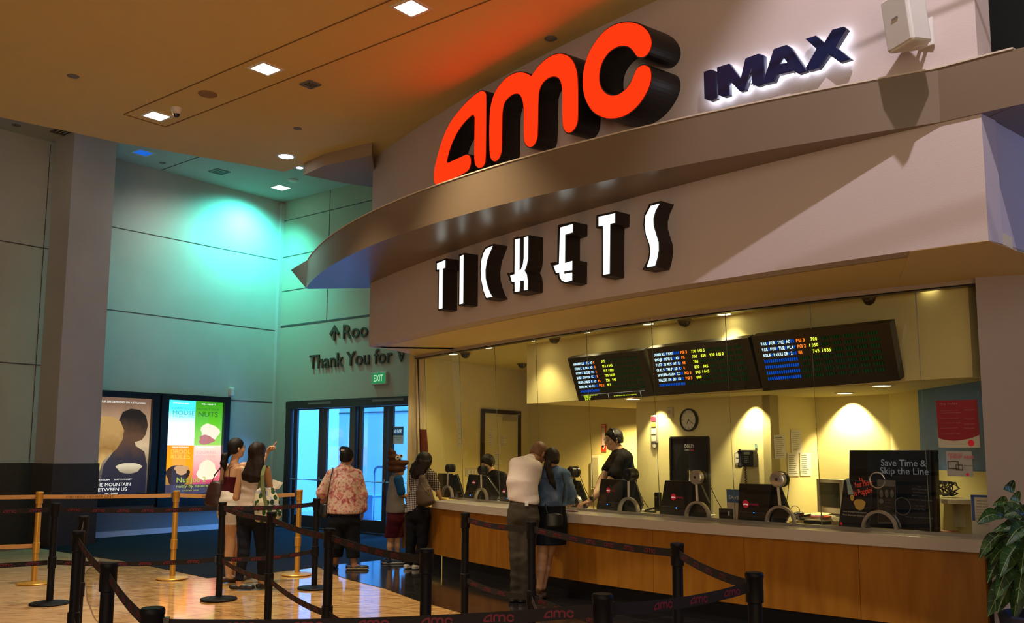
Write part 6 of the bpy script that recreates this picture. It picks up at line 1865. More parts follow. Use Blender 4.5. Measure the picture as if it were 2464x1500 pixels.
# ------------------------------------------------------------------ people: bodies grown as smooth distance fields
class Grid:
    def __init__(s, lo, hi, h):
        s.lo = np.array(lo, np.float32); s.h = h
        s.n = [int(math.ceil((hi[i] - lo[i]) / h)) + 1 for i in range(3)]
        s.v = np.full(s.n, .12, np.float32)
        s.ax = [s.lo[i] + h * np.arange(s.n[i], dtype=np.float32) for i in range(3)]

    def sub(s, lo, hi):
        sl = []
        for i in range(3):
            a = max(0, int((lo[i] - s.lo[i]) / s.h)); b_ = min(s.n[i], int((hi[i] - s.lo[i]) / s.h) + 2)
            if b_ <= a:
                return None
            sl.append(slice(a, b_))
        X = s.ax[0][sl[0]][:, None, None]; Y = s.ax[1][sl[1]][None, :, None]; Z = s.ax[2][sl[2]][None, None, :]
        return tuple(sl), X, Y, Z

    def put(s, lo, hi, fn, k):
        q = s.sub([x - .07 for x in lo], [x + .07 for x in hi])
        if q is None:
            return
        sl, X, Y, Z = q
        d = fn(X, Y, Z).astype(np.float32); a = s.v[sl]
        if k > 0:
            h = np.clip(.5 + .5 * (a - d) / k, 0, 1)
            s.v[sl] = a * (1 - h) + d * h - k * h * (1 - h)
        else:
            s.v[sl] = np.minimum(a, d)

    def chain(s, pts, rs, k=.02):
        pts = [np.array(p, float) for p in pts]
        if not hasattr(rs, '__len__'):
            rs = [rs] * len(pts)
        for a, b_, ra, rb in zip(pts, pts[1:], rs, rs[1:]):
            def fn(X, Y, Z, a=a, b_=b_, ra=ra, rb=rb):
                d = b_ - a; L = max(1e-9, float(d @ d))
                t = np.clip(((X - a[0]) * d[0] + (Y - a[1]) * d[1] + (Z - a[2]) * d[2]) / L, 0, 1)
                return np.sqrt((X - a[0] - t * d[0]) ** 2 + (Y - a[1] - t * d[1]) ** 2 + (Z - a[2] - t * d[2]) ** 2) - (ra + (rb - ra) * t)
            R = max(ra, rb); s.put(np.minimum(a, b_) - R, np.maximum(a, b_) + R, fn, k)
        return s

    def ell(s, c, axes, r, k=.02):
        c = np.array(c, float); A = [np.array(x, float) for x in axes]; R = max(r)

        def fn(X, Y, Z):
            q = [((X - c[0]) * a[0] + (Y - c[1]) * a[1] + (Z - c[2]) * a[2]) for a in A]
            k0 = np.sqrt(sum((q[i] / r[i]) ** 2 for i in range(3))); k1 = np.sqrt(sum((q[i] / r[i] ** 2) ** 2 for i in range(3))) + 1e-6
            return k0 * (k0 - 1) / k1
        s.put(c - R, c + R, fn, k); return s

    def tube(s, pts, ab, lat, k=.03):
        """elliptical trunk: spine points, (half width, half depth) per point, lateral axis"""
        pts = [np.array(p, float) for p in pts]; lat = np.array(lat, float); lat /= np.linalg.norm(lat)

        def fn(X, Y, Z):
            best = None
            for i in range(len(pts) - 1):
                a, b_ = pts[i], pts[i + 1]; d = b_ - a; L = float(d @ d); ln = math.sqrt(L); u = d / ln
                l2 = lat - u * (lat @ u); l2 /= np.linalg.norm(l2); f2 = np.cross(u, l2)
                tr_ = ((X - a[0]) * d[0] + (Y - a[1]) * d[1] + (Z - a[2]) * d[2]) / L
                t = np.clip(tr_, 0, 1)
                px, py, pz = X - a[0] - t * d[0], Y - a[1] - t * d[1], Z - a[2] - t * d[2]
                wa = ab[i][0] + (ab[i + 1][0] - ab[i][0]) * t; wb = ab[i][1] + (ab[i + 1][1] - ab[i][1]) * t
                x = px * l2[0] + py * l2[1] + pz * l2[2]; y = px * f2[0] + py * f2[1] + pz * f2[2]; z = px * u[0] + py * u[1] + pz * u[2]
                mn = np.minimum(wa, wb)
                kk = np.sqrt((x / wa) ** 2 + (y / wb) ** 2 + (z / (mn * .8)) ** 2)
                k1 = np.sqrt((x / wa ** 2) ** 2 + (y / wb ** 2) ** 2 + (z / (mn * .8) ** 2) ** 2) + 1e-6
                dd = kk * (kk - 1) / k1
                best = dd if best is None else np.minimum(best, dd)
            return best
        R = max(max(q) for q in ab); P = np.array(pts); s.put(P.min(0) - R, P.max(0) + R, fn, k); return s

    def cut(s, p, n):       # keep the side the normal points away from
        n = np.array(n, float); n /= np.linalg.norm(n)
        X = s.ax[0][:, None, None]; Y = s.ax[1][None, :, None]; Z = s.ax[2][None, None, :]
        s.v = np.maximum(s.v, ((X - p[0]) * n[0] + (Y - p[1]) * n[1] + (Z - p[2]) * n[2]).astype(np.float32)); return s

    def carve(s, c, axes, r):
        c = np.array(c, float); A = [np.array(x, float) for x in axes]
        X = s.ax[0][:, None, None]; Y = s.ax[1][None, :, None]; Z = s.ax[2][None, None, :]
        q = [((X - c[0]) * a[0] + (Y - c[1]) * a[1] + (Z - c[2]) * a[2]) / rr for a, rr in zip(A, r)]
        k0 = np.sqrt(q[0] ** 2 + q[1] ** 2 + q[2] ** 2)
        s.v = np.maximum(s.v, (-(k0 - 1) * min(r)).astype(np.float32)); return s

    def folds(s, amp, f=(26, 26, 16), seed=0):
        X = s.ax[0][:, None, None]; Y = s.ax[1][None, :, None]; Z = s.ax[2][None, None, :]
        a = np.sin(X * f[0] + seed + 2.2 * np.sin(Z * f[2] * .6 + seed)) * np.sin(Z * f[2] + Y * f[1] * .5 + 1.3 * seed + 1.5 * np.sin(X * 9 + seed))
        b_ = np.sin(Z * f[2] * 2.1 + X * 13 + Y * 17 + seed * 2)
        s.v = s.v + (amp * (a * .7 + b_ * .3)).astype(np.float32); return s

    def mesh(s):
        v = s.v; v[0] = v[-1] = .1; v[:, 0] = v[:, -1] = .1; v[:, :, 0] = v[:, :, -1] = .1
        ins = v < 0
        c = np.zeros([k - 1 for k in v.shape], np.int8)
        for i in (0, 1):
            for j in (0, 1):
                for k in (0, 1):
                    c += ins[i:v.shape[0] - 1 + i, j:v.shape[1] - 1 + j, k:v.shape[2] - 1 + k]
        I = np.argwhere((c > 0) & (c < 8)); idx = -np.ones(c.shape, np.int32); idx[I[:, 0], I[:, 1], I[:, 2]] = np.arange(len(I))
        acc = np.zeros((len(I), 3)); cnt = np.zeros(len(I))
        cor = [(i, j, k) for i in (0, 1) for j in (0, 1) for k in (0, 1)]
        for a in cor:
            for d in range(3):
                if a[d]:
                    continue
                b_ = list(a); b_[d] = 1
                va = v[I[:, 0] + a[0], I[:, 1] + a[1], I[:, 2] + a[2]]; vb = v[I[:, 0] + b_[0], I[:, 1] + b_[1], I[:, 2] + b_[2]]
                m = (va < 0) != (vb < 0); t = np.where(m, va / np.where(m, va - vb, 1), 0)
                p = np.array(a, float)[None, :].repeat(len(I), 0); p[:, d] += t
                acc += p * m[:, None]; cnt += m
        V = (I + acc / cnt[:, None]) * s.h + s.lo
        F = []
        for d in range(3):
            e1, e2 = [(1, 2), (2, 0), (0, 1)][d]
            sl0 = [slice(None)] * 3; sl1 = [slice(None)] * 3; sl0[d] = slice(0, -1); sl1[d] = slice(1, None)
            A = ins[tuple(sl0)]; B_ = ins[tuple(sl1)]
            E = np.argwhere(A != B_)
            E = E[(E[:, e1] > 0) & (E[:, e2] > 0) & (E[:, e1] < v.shape[e1] - 1) & (E[:, e2] < v.shape[e2] - 1)]
            fl = A[E[:, 0], E[:, 1], E[:, 2]]
            o = []
            for (x, y) in ((1, 1), (0, 1), (0, 0), (1, 0)):
                q = E.copy(); q[:, e1] -= x; q[:, e2] -= y; o.append(idx[q[:, 0], q[:, 1], q[:, 2]])
            Q = np.stack(o, 1); Q = np.where(fl[:, None], Q, Q[:, ::-1]); F.append(Q)
        return V, np.concatenate(F)


def grown(name, g, m, parent, relax=1):
    V, F = g.mesh()
    if relax:                     # light smoothing removes the grid texture
        for _ in range(relax):
            s_ = np.zeros_like(V); c_ = np.zeros(len(V))
            for a in range(4):
                b_ = (a + 1) % 4
                np.add.at(s_, F[:, a], V[F[:, b_]]); np.add.at(c_, F[:, a], 1)
                np.add.at(s_, F[:, b_], V[F[:, a]]); np.add.at(c_, F[:, b_], 1)
            V = V * .4 + .6 * s_ / np.maximum(c_, 1)[:, None]
    off = np.array(root_loc(parent)); V = V - off
    me = bpy.data.meshes.new(name)
    me.vertices.add(len(V)); me.vertices.foreach_set('co', V.astype(np.float32).ravel())
    me.loops.add(len(F) * 4); me.loops.foreach_set('vertex_index', F.astype(np.int32).ravel())
    me.polygons.add(len(F)); me.polygons.foreach_set('loop_start', np.arange(0, len(F) * 4, 4, dtype=np.int32))
    me.polygons.foreach_set('use_smooth', np.ones(len(F), bool))
    me.update(calc_edges=True); me.validate()
    me.materials.append(m)
    o = bpy.data.objects.new(name, me); COL.objects.link(o); o.parent = parent
    return o


def skin_mat(name, c):
    return mat(name, c, .45, noise=.06, nscale=12, spec=.4)


H7 = .0075
vv = lambda p: np.array(p, float)


class Person:
    """all joints are real points in the hall; .J gives the point at depth Y behind a given place of the view"""
    def __init__(s, name, label, Y, foot_uv, group=None, zb=0.006):
        s.Y = Y; p = dep(foot_uv[0], foot_uv[1], Y)
        s.t = thing('person', label, 'person', (p.x, Y, zb)); s.z0 = zb

    def J(s, u, v, dy=0.0):
        return vv(dep(u, v, s.Y + dy))

    def grid(s, pts, pad, h=H7):
        P = np.array(pts); return Grid(P.min(0) - pad, P.max(0) + pad, h)

    def head(s, g, hc, f, sc=1.0, up=(0, 0, 1), ears=True):
        f = vv(f); f /= np.linalg.norm(f); up = vv(up); up = up - f * (up @ f); up /= np.linalg.norm(up); lt = np.cross(up, f)
        s.hc, s.hf, s.hu, s.hl, s.hs = vv(hc), f, up, lt, sc
        A = (lt, f, up)
        g.ell(hc + up * .022 * sc - f * .008 * sc, A, (.076 * sc, .096 * sc, .094 * sc), .01)
        g.ell(hc - up * .045 * sc + f * .022 * sc, A, (.056 * sc, .066 * sc, .072 * sc), .03)
        g.ell(hc - up * .092 * sc + f * .058 * sc, A, (.024 * sc, .024 * sc, .020 * sc), .025)
        g.chain([hc + f * .083 * sc + up * .008 * sc, hc + f * .104 * sc - up * .026 * sc], [.008 * sc, .012 * sc], .010)
        g.ell(hc + f * .082 * sc + up * .028 * sc, A, (.045 * sc, .010 * sc, .008 * sc), .012)
        g.ell(hc + f * .084 * sc - up * .058 * sc, A, (.022 * sc, .008 * sc, .006 * sc), .008)
        for sg_ in (-1, 1):
            g.ell(hc + f * .070 * sc + lt * sg_ * .045 * sc - up * .03 * sc, A, (.018 * sc, .016 * sc, .02 * sc), .02)
            if ears:
                g.ell(hc + lt * sg_ * .078 * sc - f * .004 * sc - up * .012 * sc, (lt, f, up), (.010 * sc, .018 * sc, .030 * sc), .008)

    def face(s, eye=(.05, .03, .02), lip=(.42, .16, .12), brow=(.02, .012, .008)):
        sc = s.hs
        for sg_ in (-1, 1):
            c = s.hc + s.hl * sg_ * .031 * sc + s.hf * .084 * sc + s.hu * .008 * sc
            b = MB(); b.sphere(c, .0105 * sc, 12); e = obj('eye', b, mat('eye_white', (.6, .57, .52), .2), s.t, smooth=True)
            b = MB(); b.sphere(c + s.hf * .0065 * sc, .0055 * sc, 10); obj('iris', b, mat('iris_dark', eye, .15), e, smooth=True)
            b = MB(); b.tube([s.hc + s.hl * sg_ * x * sc + s.hf * y * sc + s.hu * z * sc for x, y, z in ((.015, .096, .030), (.032, .092, .035), (.050, .080, .030))], [.002, .0032, .0016], 6); obj('eyebrow', b, mat('brow_dark', brow, .8), s.t, smooth=True)
        b = MB(); b.tube([s.hc + s.hl * x * sc + s.hf * y * sc - s.hu * .058 * sc for x, y in ((-.022, .083), (0, .093), (.022, .083))], [.002, .0055, .002], 8); obj('lips', b, mat('lip_%d' % (lip[0] * 100), lip, .4), s.t, smooth=True)

    def hand(s, g, w, d, n, sc=1.0, curl=.5, point=False, side=1):
        """w wrist, d direction of the fingers, n palm normal (towards which the fingers curl)"""
        d = vv(d); d /= np.linalg.norm(d); n = vv(n); n = n - d * (n @ d); n /= np.linalg.norm(n); a = np.cross(d, n) * side
        g.ell(vv(w) + d * .045 * sc, (d, a, n), (.050 * sc, .040 * sc, .015 * sc), .012)
        for i, (o, L) in enumerate(((-.028, .070), (-.010, .078), (.010, .074), (.027, .060))):
            c = 0 if (point and i == 0) else curl * (1.0 + .12 * i)
            p0 = vv(w) + d * .082 * sc + a * o * sc
            d1 = d * math.cos(c * .8) + n * math.sin(c * .8); d2 = d * math.cos(c * 2.0) + n * math.sin(c * 2.0); d3 = d * math.cos(c * 2.9) + n * math.sin(c * 2.9)
            p1 = p0 + d1 * L * .45 * sc; p2 = p1 + d2 * L * .32 * sc; p3 = p2 + d3 * L * .24 * sc
            g.chain([p0 - d * .02 * sc, p0, p1, p2, p3], [.009 * sc, .0088 * sc, .0082 * sc, .0075 * sc, .0065 * sc], .004)
        t0 = vv(w) + d * .022 * sc - a * .030 * sc; t1 = t0 + (d * .7 - a * .7) * .035 * sc + n * .008; t2 = t1 + (d * .95 - a * .2) * .028 * sc + n * .012 * (1 if curl > .2 else .2)
        g.chain([t0, t1, t2], [.013 * sc, .010 * sc, .008 * sc], .006)


def oriented(p0, p1):
    d = vv(p1) - vv(p0); return d / np.linalg.norm(d)


def shoe(P, ankle, toe, name, m, sole=None, r=.040, zt=.085, low=False):
    a = vv(ankle); t_ = vv(toe); z = P.z0; d = t_ - a; d[2] = 0; L = np.linalg.norm(d); d /= L; lt = np.array([-d[1], d[0], 0])
    heel = np.array([a[0], a[1], z + .035]) - d * .055; tip = np.array([t_[0], t_[1], z + .022]); mid = (heel + tip) / 2 + lt * 0
    g = P.grid([heel, tip, a], .09)
    g.chain([heel, mid, tip - d * .02], [.036, .040, .036], .01); g.ell(tip - d * .045, (d, lt, (0, 0, 1)), (.065, .045, .034), .02)
    if not low:
        g.chain([np.array([a[0], a[1], z + .04]) - d * .01, np.array([a[0], a[1], z + zt]) - d * .01], [.042, .044], .02)
    g.cut((0, 0, z + .004), (0, 0, -1)); g.cut((0, 0, z + (zt if not low else .055)), (0, 0, 1))
    sh_ = grown(name, g, m, P.t)
    if sole:
        g = P.grid([heel, tip], .08)
        g.chain([heel, mid, tip - d * .02], [.042, .044, .042], .02); g.ell(tip - d * .045, (d, lt, (0, 0, 1)), (.070, .049, .04), .02)
        g.cut((0, 0, z + .002), (0, 0, -1)); g.cut((0, 0, z + .024), (0, 0, 1)); grown('sole', g, sole, sh_)


def pants(P, hipc, ab, lat, legs, m, name='trousers', hem=None, amp=.004, top=None, radii=None, k=.03):
    allp = [hipc] + [p for l in legs for p in l]
    g = P.grid(allp, .17)
    up = np.array([0, 0, .07])
    g.tube([hipc - np.array([0, 0, .06]), hipc, hipc + up], [ab, ab, (ab[0] * .9, ab[1] * .92)], lat, k)
    for l, r in zip(legs, radii):
        g.chain(l, r, .03)
    g.folds(amp, (22, 22, 30), 1.1)
    if top is not None:
        g.cut((0, 0, top), (0, 0, 1))
    if hem is not None:
        g.cut((0, 0, hem), (0, 0, -1))
    return grown(name, g, m, P.t)


SK1 = skin_mat('skin_warm', (.50, .27, .14)); SK2 = skin_mat('skin_light', (.58, .34, .20)); SK3 = skin_mat('skin_tan', (.40, .20, .10))


def hair_mat(name, c):
    def f(nt, b):
        tc = nt.nodes.new('ShaderNodeTexCoord'); mp = nt.nodes.new('ShaderNodeMapping'); mp.inputs['Scale'].default_value = (90, 90, 9); nt.links.new(tc.outputs['Object'], mp.inputs[0])
        n = nt.nodes.new('ShaderNodeTexNoise'); n.inputs['Scale'].default_value = 1; n.inputs['Detail'].default_value = 4; nt.links.new(mp.outputs[0], n.inputs['Vector'])
        r = ramp(nt, [(.3, tuple(x * .5 for x in c)), (.7, tuple(x * 1.7 for x in c))]); nt.links.new(n.outputs['Fac'], r.inputs['Fac']); nt.links.new(r.outputs['Color'], b.inputs['Base Color'])
        bp = nt.nodes.new('ShaderNodeBump'); bp.inputs['Strength'].default_value = .5; bp.inputs['Distance'].default_value = .01; nt.links.new(n.outputs['Fac'], bp.inputs['Height']); nt.links.new(bp.outputs['Normal'], b.inputs['Normal'])
    return node_mat(name, f, .55, .25)


HB = hair_mat('hair_black', (.006, .004, .004)); HD = hair_mat('hair_dark_brown', (.011, .006, .004))


def cap(P, g, grow=.012, front=.03, low=-.06, slope=.9):
    """hair shell over the skull, open at the face"""
    sc = P.hs; A = (P.hl, P.hf, P.hu)
    g.ell(P.hc + P.hu * .024 * sc - P.hf * .012 * sc, A, ((.076 + grow) * sc, (.096 + grow) * sc, (.094 + grow) * sc), .01)
    g.ell(P.hc - P.hu * .03 * sc - P.hf * .035 * sc, A, ((.068 + grow) * sc, (.062 + grow) * sc, .07 * sc), .02)
    X = g.ax[0][:, None, None] - P.hc[0]; Y = g.ax[1][None, :, None] - P.hc[1]; Z = g.ax[2][None, None, :] - P.hc[2]
    F_ = X * P.hf[0] + Y * P.hf[1] + Z * P.hf[2]; U_ = X * P.hu[0] + Y * P.hu[1] + Z * P.hu[2]
    d = np.maximum((F_ - (front * sc + slope * U_)) * .7, -1)
    g.v = np.maximum(g.v, d.astype(np.float32))
    g.v = np.maximum(g.v, (low * sc - U_).astype(np.float32))


def part(P, nm, pts, fn, m, pad=.12, h=H7, relax=1, parent=None):
    g = P.grid(pts, pad, h); fn(g); return grown(nm, g, m, parent or P.t, relax)


def cloth_mat(name, c1, c2=None, scale=60, rough=.85):
    return mat(name, c1, rough, noise=.10, nscale=scale, bump=.25, bscale=300, spec=.15)


# ---- A: pointing woman, maroon camisole, white shorts
A = Person('person', 'woman in maroon camisole and white shorts pointing right', 11.15, (572, 1412))
J = A.J
neck = J(566, 1121); hc = J(572, 1085); fA = vv((.80, .60, .04)); latA = vv((.62, -.78, 0))
shR, shL = J(588, 1128, -.05), J(546, 1130, .16)
elR = J(630, 1131, .10); wrR = J(645, 1094, .14); pel = J(556, 1215, .05)
kn1, kn2 = J(558, 1322, .02), J(566, 1322, .16); an1, an2 = J(556, 1397, .02), J(572, 1395, .20)
hipA, hipB = J(548, 1232, .10), J(562, 1232, -.02)
elL = J(536, 1172, .22); wrL = J(552, 1195, .40)


def bodyA(g):
    A.head(g, hc, fA, .98)
    g.chain([hc - vv((0, 0, .06)), neck, J(566, 1130, .05)], [.048, .045, .06], .025)
    g.tube([J(567, 1134, .05), J(565, 1160, .05), J(558, 1188, .05), pel], [(.165, .075), (.135, .095), (.115, .085), (.155, .11)], latA)
    g.chain([shR, elR], [.048, .036], .02).chain([elR, wrR], [.036, .024], .01)
    g.chain([shL, elL], [.046, .036], .02).chain([elL, wrL], [.035, .024], .01)
    A.hand(g, wrR, oriented(wrR, J(656, 1080, .12)), (.5, -.2, -.8), 1.1, .95, True, -1)
    A.hand(g, wrL, oriented(elL, wrL), (.3, 0, -1), .9, .5)
    for h_, k_, a_ in ((hipB, kn1, an1), (hipA, kn2, an2)):
        g.chain([h_, k_], [.085, .055], .03); g.chain([k_, k_ * .6 + a_ * .4 + vv((-.01, 0, 0)), a_], [.055, .053, .034], .015)
        f_ = vv((.10, .10, 0)); g.chain([a_, a_ * [1, 1, 0] + vv((0, 0, .05)) + f_ * .2, a_ * [1, 1, 0] + f_ * 1.2 + vv((0, 0, .026))], [.034, .034, .022], .02)


part(A, 'body', [hc, J(660, 1070, .1), an1 * [1, 1, 0], an2 * [1, 1, 0] + vv((.15, .15, 0)), shL, elL, wrL, wrR], bodyA, SK2, .13)
A.face()


def hA(g):
    cap(A, g, .010, .035, -.075)
    g.chain([J(553, 1100), J(544, 1106, -.02), J(541, 1122, -.03), J(545, 1139, -.02)], [.028, .042, .040, .014], .02)


part(A, 'hair', [hc, J(541, 1122), J(545, 1142)], hA, HB, .14)
b = MB(); b.lathe(J(550, 1102), Vector((-.9, -.1, -.3)), [(.02, 0), (.026, .006), (.02, .014)], 14); obj('hair_tie', b, mat('tie_white', (.6, .6, .6), .5), A.t)
part(A, 'camisole', [J(567, 1150), pel], lambda g: (g.tube([J(565, 1153, .05), J(562, 1172, .05), J(558, 1192, .05)], [(.152, .100), (.132, .104), (.135, .10)], latA), g.cut(J(566, 1154, .05), (0, 0, 1)), g.folds(.003)), cloth_mat('maroon_knit', (.060, .006, .012)), .18)
b = MB()
for p in ((J(584, 1126, -.12), J(580, 1158, -.16)), (J(558, 1128, -.02), J(553, 1156, -.06))):
    pass
for s_, o_ in ((.085, 0), (-.085, 1)):
    q = J(567, 1132, .05) + latA / np.linalg.norm(latA) * s_
    bk = vv((-.78, -.62, 0)) * .085
    bb = MB(); bb.tube([q + vv((0, 0, .03)) + bk * .3, q + bk * 1.05, q + bk * 1.1 - vv((0, 0, .07)), q + bk * 1.12 - vv((0, 0, .14))], .005, 6); obj('shoulder_strap', bb, cloth_mat('maroon_knit', (.060, .006, .012)), A.t)


def shA(g):
    g.tube([J(557, 1190, .05), J(556, 1212, .05), J(556, 1238, .05)], [(.135, .105), (.180, .135), (.185, .14)], latA)
    for h_, k_ in ((hipB, kn1), (hipA, kn2)):
        g.chain([h_, h_ * .55 + k_ * .45], [.105, .105], .03)
    g.folds(.005, (20, 20, 22), .4); g.cut(J(556, 1270), (0, 0, -1)); g.cut(J(557, 1188), (0, 0, 1))


part(A, 'shorts', [J(557, 1185), J(545, 1275), J(580, 1275), hipA], shA, cloth_mat('white_linen', (.62, .57, .52)), .16)
for i_, a_ in enumerate((an1, an2)):
    f_ = vv((.11, .11, 0)); shoe(A, a_ * [1, 1, 0] + vv((-.01, -.01, 0)), a_ * [1, 1, 0] + f_ * 1.35, 'sandal', mat('sandal_brown', (.06, .03, .015), .6), low=True)
b = MB()
gl_c = hc + A.hf * .074 + A.hu * .010
for sg_ in (-1, 1):
    c = gl_c + A.hl * sg_ * .033 + A.hf * .012
    b.tube([c + (A.hl * math.cos(a) * .024 + A.hu * math.sin(a) * .017) for a in [2 * math.pi * i / 16 for i in range(17)]], .0018, 5, cap=False)
    b.tube([c + A.hl * sg_ * .024, c + A.hl * sg_ * .044 - A.hf * .09], .0018, 5)
obj('eyeglasses', b, BLK, A.t)
bg = thing('handbag', 'dark brown leather shoulder bag behind the camisole woman', 'bag', J(522, 1222, .0))
A2 = A.t; P_ = Person.__new__(Person); P_.t = bg; P_.Y = 11.15


def bagA(g):
    g.tube([J(524, 1172, .03), J(521, 1196, .03), J(519, 1218, .03)], [(.085, .05), (.115, .07), (.12, .075)], (.8, -.2, 0)); g.folds(.006)


g = P_.grid([J(524, 1160), J(519, 1222)], .18); bagA(g); grown('bag_body', g, mat('leather_brown', (.030, .008, .006), .5, noise=.2), bg)
b = MB(); b.tube([J(512, 1172, .02), J(520, 1150, .05), J(536, 1130, .10), J(548, 1126, .16), J(543, 1150, .22), J(533, 1172, .12)], .009, 8); obj('bag_strap', b, mat('leather_brown', (.030, .008, .006), .5), bg, smooth=True)

# ---- B: long haired woman, white top, dark jeans
B = Person('person', 'woman with long dark hair, white sleeveless top and dark jeans', 10.65, (605, 1428))
J = B.J
hc = J(622, 1096); fB = vv((.40, .91, -.05)); latB = vv((.95, -.30, 0))
shR, shL = J(644, 1136, -.04), J(585, 1137, .06)
elR, wrR = J(654, 1188, .05), J(661, 1189, .24)
elL, wrL = J(572, 1204, .06), J(588, 1200, .30)
pel = J(610, 1238); h1, h2 = J(594, 1252, .03), J(628, 1252, -.03)
k1, k2 = J(591, 1338, -.03), J(637, 1338, .0); a1, a2 = J(581, 1403, -.06), J(634, 1402, .06)


def bodyB(g):
    B.head(g, hc, fB, .96)
    g.chain([hc - vv((0, 0, .06)), J(617, 1120), J(615, 1130)], [.047, .044, .06], .025)
    g.tube([J(614, 1137), J(612, 1165), J(608, 1200), pel], [(.150, .075), (.130, .088), (.115, .08), (.15, .105)], latB)
    g.chain([shR, elR], [.046, .036], .02).chain([elR, wrR], [.036, .024], .012); g.chain([shL, elL], [.046, .038], .02).chain([elL, wrL], [.037, .024], .012)
    B.hand(g, wrR, oriented(elR, wrR) + vv((0, 0, .15)), (-.5, 0, .3), .92, .55, False, 1); B.hand(g, wrL, oriented(elL, wrL), (.2, 0, -1), .92, .5)
    for h_, k_, a_ in ((h1, k1, a1), (h2, k2, a2)):
        g.chain([h_, k_, a_], [.08, .052, .034], .03)
        f_ = vv((.12, .03, 0)) if a_ is a1 else vv((.01, .13, 0)); g.chain([a_, a_ * [1, 1, 0] + vv((0, 0, .05)), a_ * [1, 1, 0] + f_ + vv((0, 0, .026))], [.034, .032, .022], .02)


part(B, 'body', [hc, elR, elL, wrL, wrR, a1 * [1, 1, 0], a2 * [1, 1, 0]], bodyB, SK1, .15)
B.face()
part(B, 'top', [J(614, 1125), pel, shR, shL], lambda g: (g.tube([J(614, 1136), J(612, 1165), J(608, 1200), J(607, 1226)], [(.155, .092), (.140, .102), (.128, .095), (.155, .112)], latB), g.folds(.004, (18, 18, 34), 2), g.cut(J(607, 1230), (0, 0, -1)), g.cut(J(613, 1131), (0, 0, 1))), cloth_mat('white_knit', (.56, .46, .40)), .16)


def hairB(g):
    g.ell(B.hc + B.hu * .024 - B.hf * .010, (B.hl, B.hf, B.hu), (.092, .108, .108), .01)
    g.tube([J(621, 1098, -.03), J(617, 1125, -.06), J(608, 1150, -.08), J(606, 1162, -.08)], [(.088, .06), (.112, .058), (.130, .05), (.110, .038)], latB)
    g.carve(B.hc + B.hf * .105 - B.hu * .03, (B.hl, B.hf, B.hu), (.062, .06, .09)); g.folds(.006, (55, 30, 8), 1)


part(B, 'hair', [hc, J(606, 1165, -.1), J(580, 1150), J(640, 1150)], hairB, HD, .14)
jm = cloth_mat('dark_denim', (.010, .012, .022))
pants(B, pel, (.172, .125), latB, [[h1, k1, a1 + vv((0, 0, .02))], [h2, k2, a2 + vv((0, 0, .02))]], jm, 'jeans', top=J(608, 1222)[2], radii=[[.098, .064, .046], [.098, .064, .046]])
shoe(B, a1 * [1, 1, 0] + vv((-.02, 0, 0)), a1 * [1, 1, 0] + vv((.155, .02, 0)), 'flat_shoe', BLK, low=True); shoe(B, a2 * [1, 1, 0], a2 * [1, 1, 0] + vv((.03, .15, 0)), 'flat_shoe', BLK, low=True)
# tote bag with leaf print


def leafprint(nt, b):
    tc = nt.nodes.new('ShaderNodeTexCoord'); mp = nt.nodes.new('ShaderNodeMapping'); mp.inputs['Scale'].default_value = (20, 20, 14); mp.inputs['Rotation'].default_value = (0, .6, 0)
    nt.links.new(tc.outputs['Object'], mp.inputs[0]); v = nt.nodes.new('ShaderNodeTexVoronoi'); v.inputs['Scale'].default_value = 1; nt.links.new(mp.outputs[0], v.inputs['Vector'])
    r = ramp(nt, [(.0, (.02, .06, .02)), (.42, (.035, .09, .035)), (.46, (.55, .52, .38))], 'CONSTANT'); nt.links.new(v.outputs['Distance'], r.inputs['Fac'])
    r2 = ramp(nt, [(.0, (1, 1, 1)), (.6, (.25, .35, 1.6))], 'CONSTANT'); nt.links.new(v.outputs['Color'], r2.inputs['Fac'])
    mx = nt.nodes.new('ShaderNodeMixRGB'); mx.blend_type = 'MULTIPLY'; mx.inputs[0].default_value = .5; nt.links.new(r.outputs['Color'], mx.inputs[1]); nt.links.new(r2.outputs['Color'], mx.inputs[2]); nt.links.new(mx.outputs[0], b.inputs['Base Color'])


bg = thing('tote_bag', 'cream tote bag with green leaf print and striped strap on the shoulder', 'bag', J(645, 1262, -.14))
P_.t = bg; P_.Y = 10.65
g = P_.grid([J(640, 1180, -.14), J(652, 1262, -.14)], .22)
g.tube([J(640, 1186, -.13), J(645, 1215, -.14), J(650, 1250, -.15)], [(.115, .05), (.15, .075), (.16, .075)], (.97, -.1, -.2)); g.folds(.006, (14, 14, 12), 1)
g.cut(J(640, 1180, -.13), (0, 0, 1)); grown('bag_body', g, node_mat('leaf_print_fabric', leafprint, .8, .2), bg)


def stripe(nt, b):
    tc = nt.nodes.new('ShaderNodeTexCoord'); w_ = nt.nodes.new('ShaderNodeTexWave'); w_.inputs['Scale'].default_value = 38; w_.bands_direction = 'X'; nt.links.new(tc.outputs['Object'], w_.inputs['Vector'])
    r = ramp(nt, [(.3, (.10, .13, .05)), (.5, (.40, .38, .15)), (.8, (.06, .10, .06))]); nt.links.new(w_.outputs['Fac'], r.inputs['Fac']); nt.links.new(r.outputs['Color'], b.inputs['Base Color'])


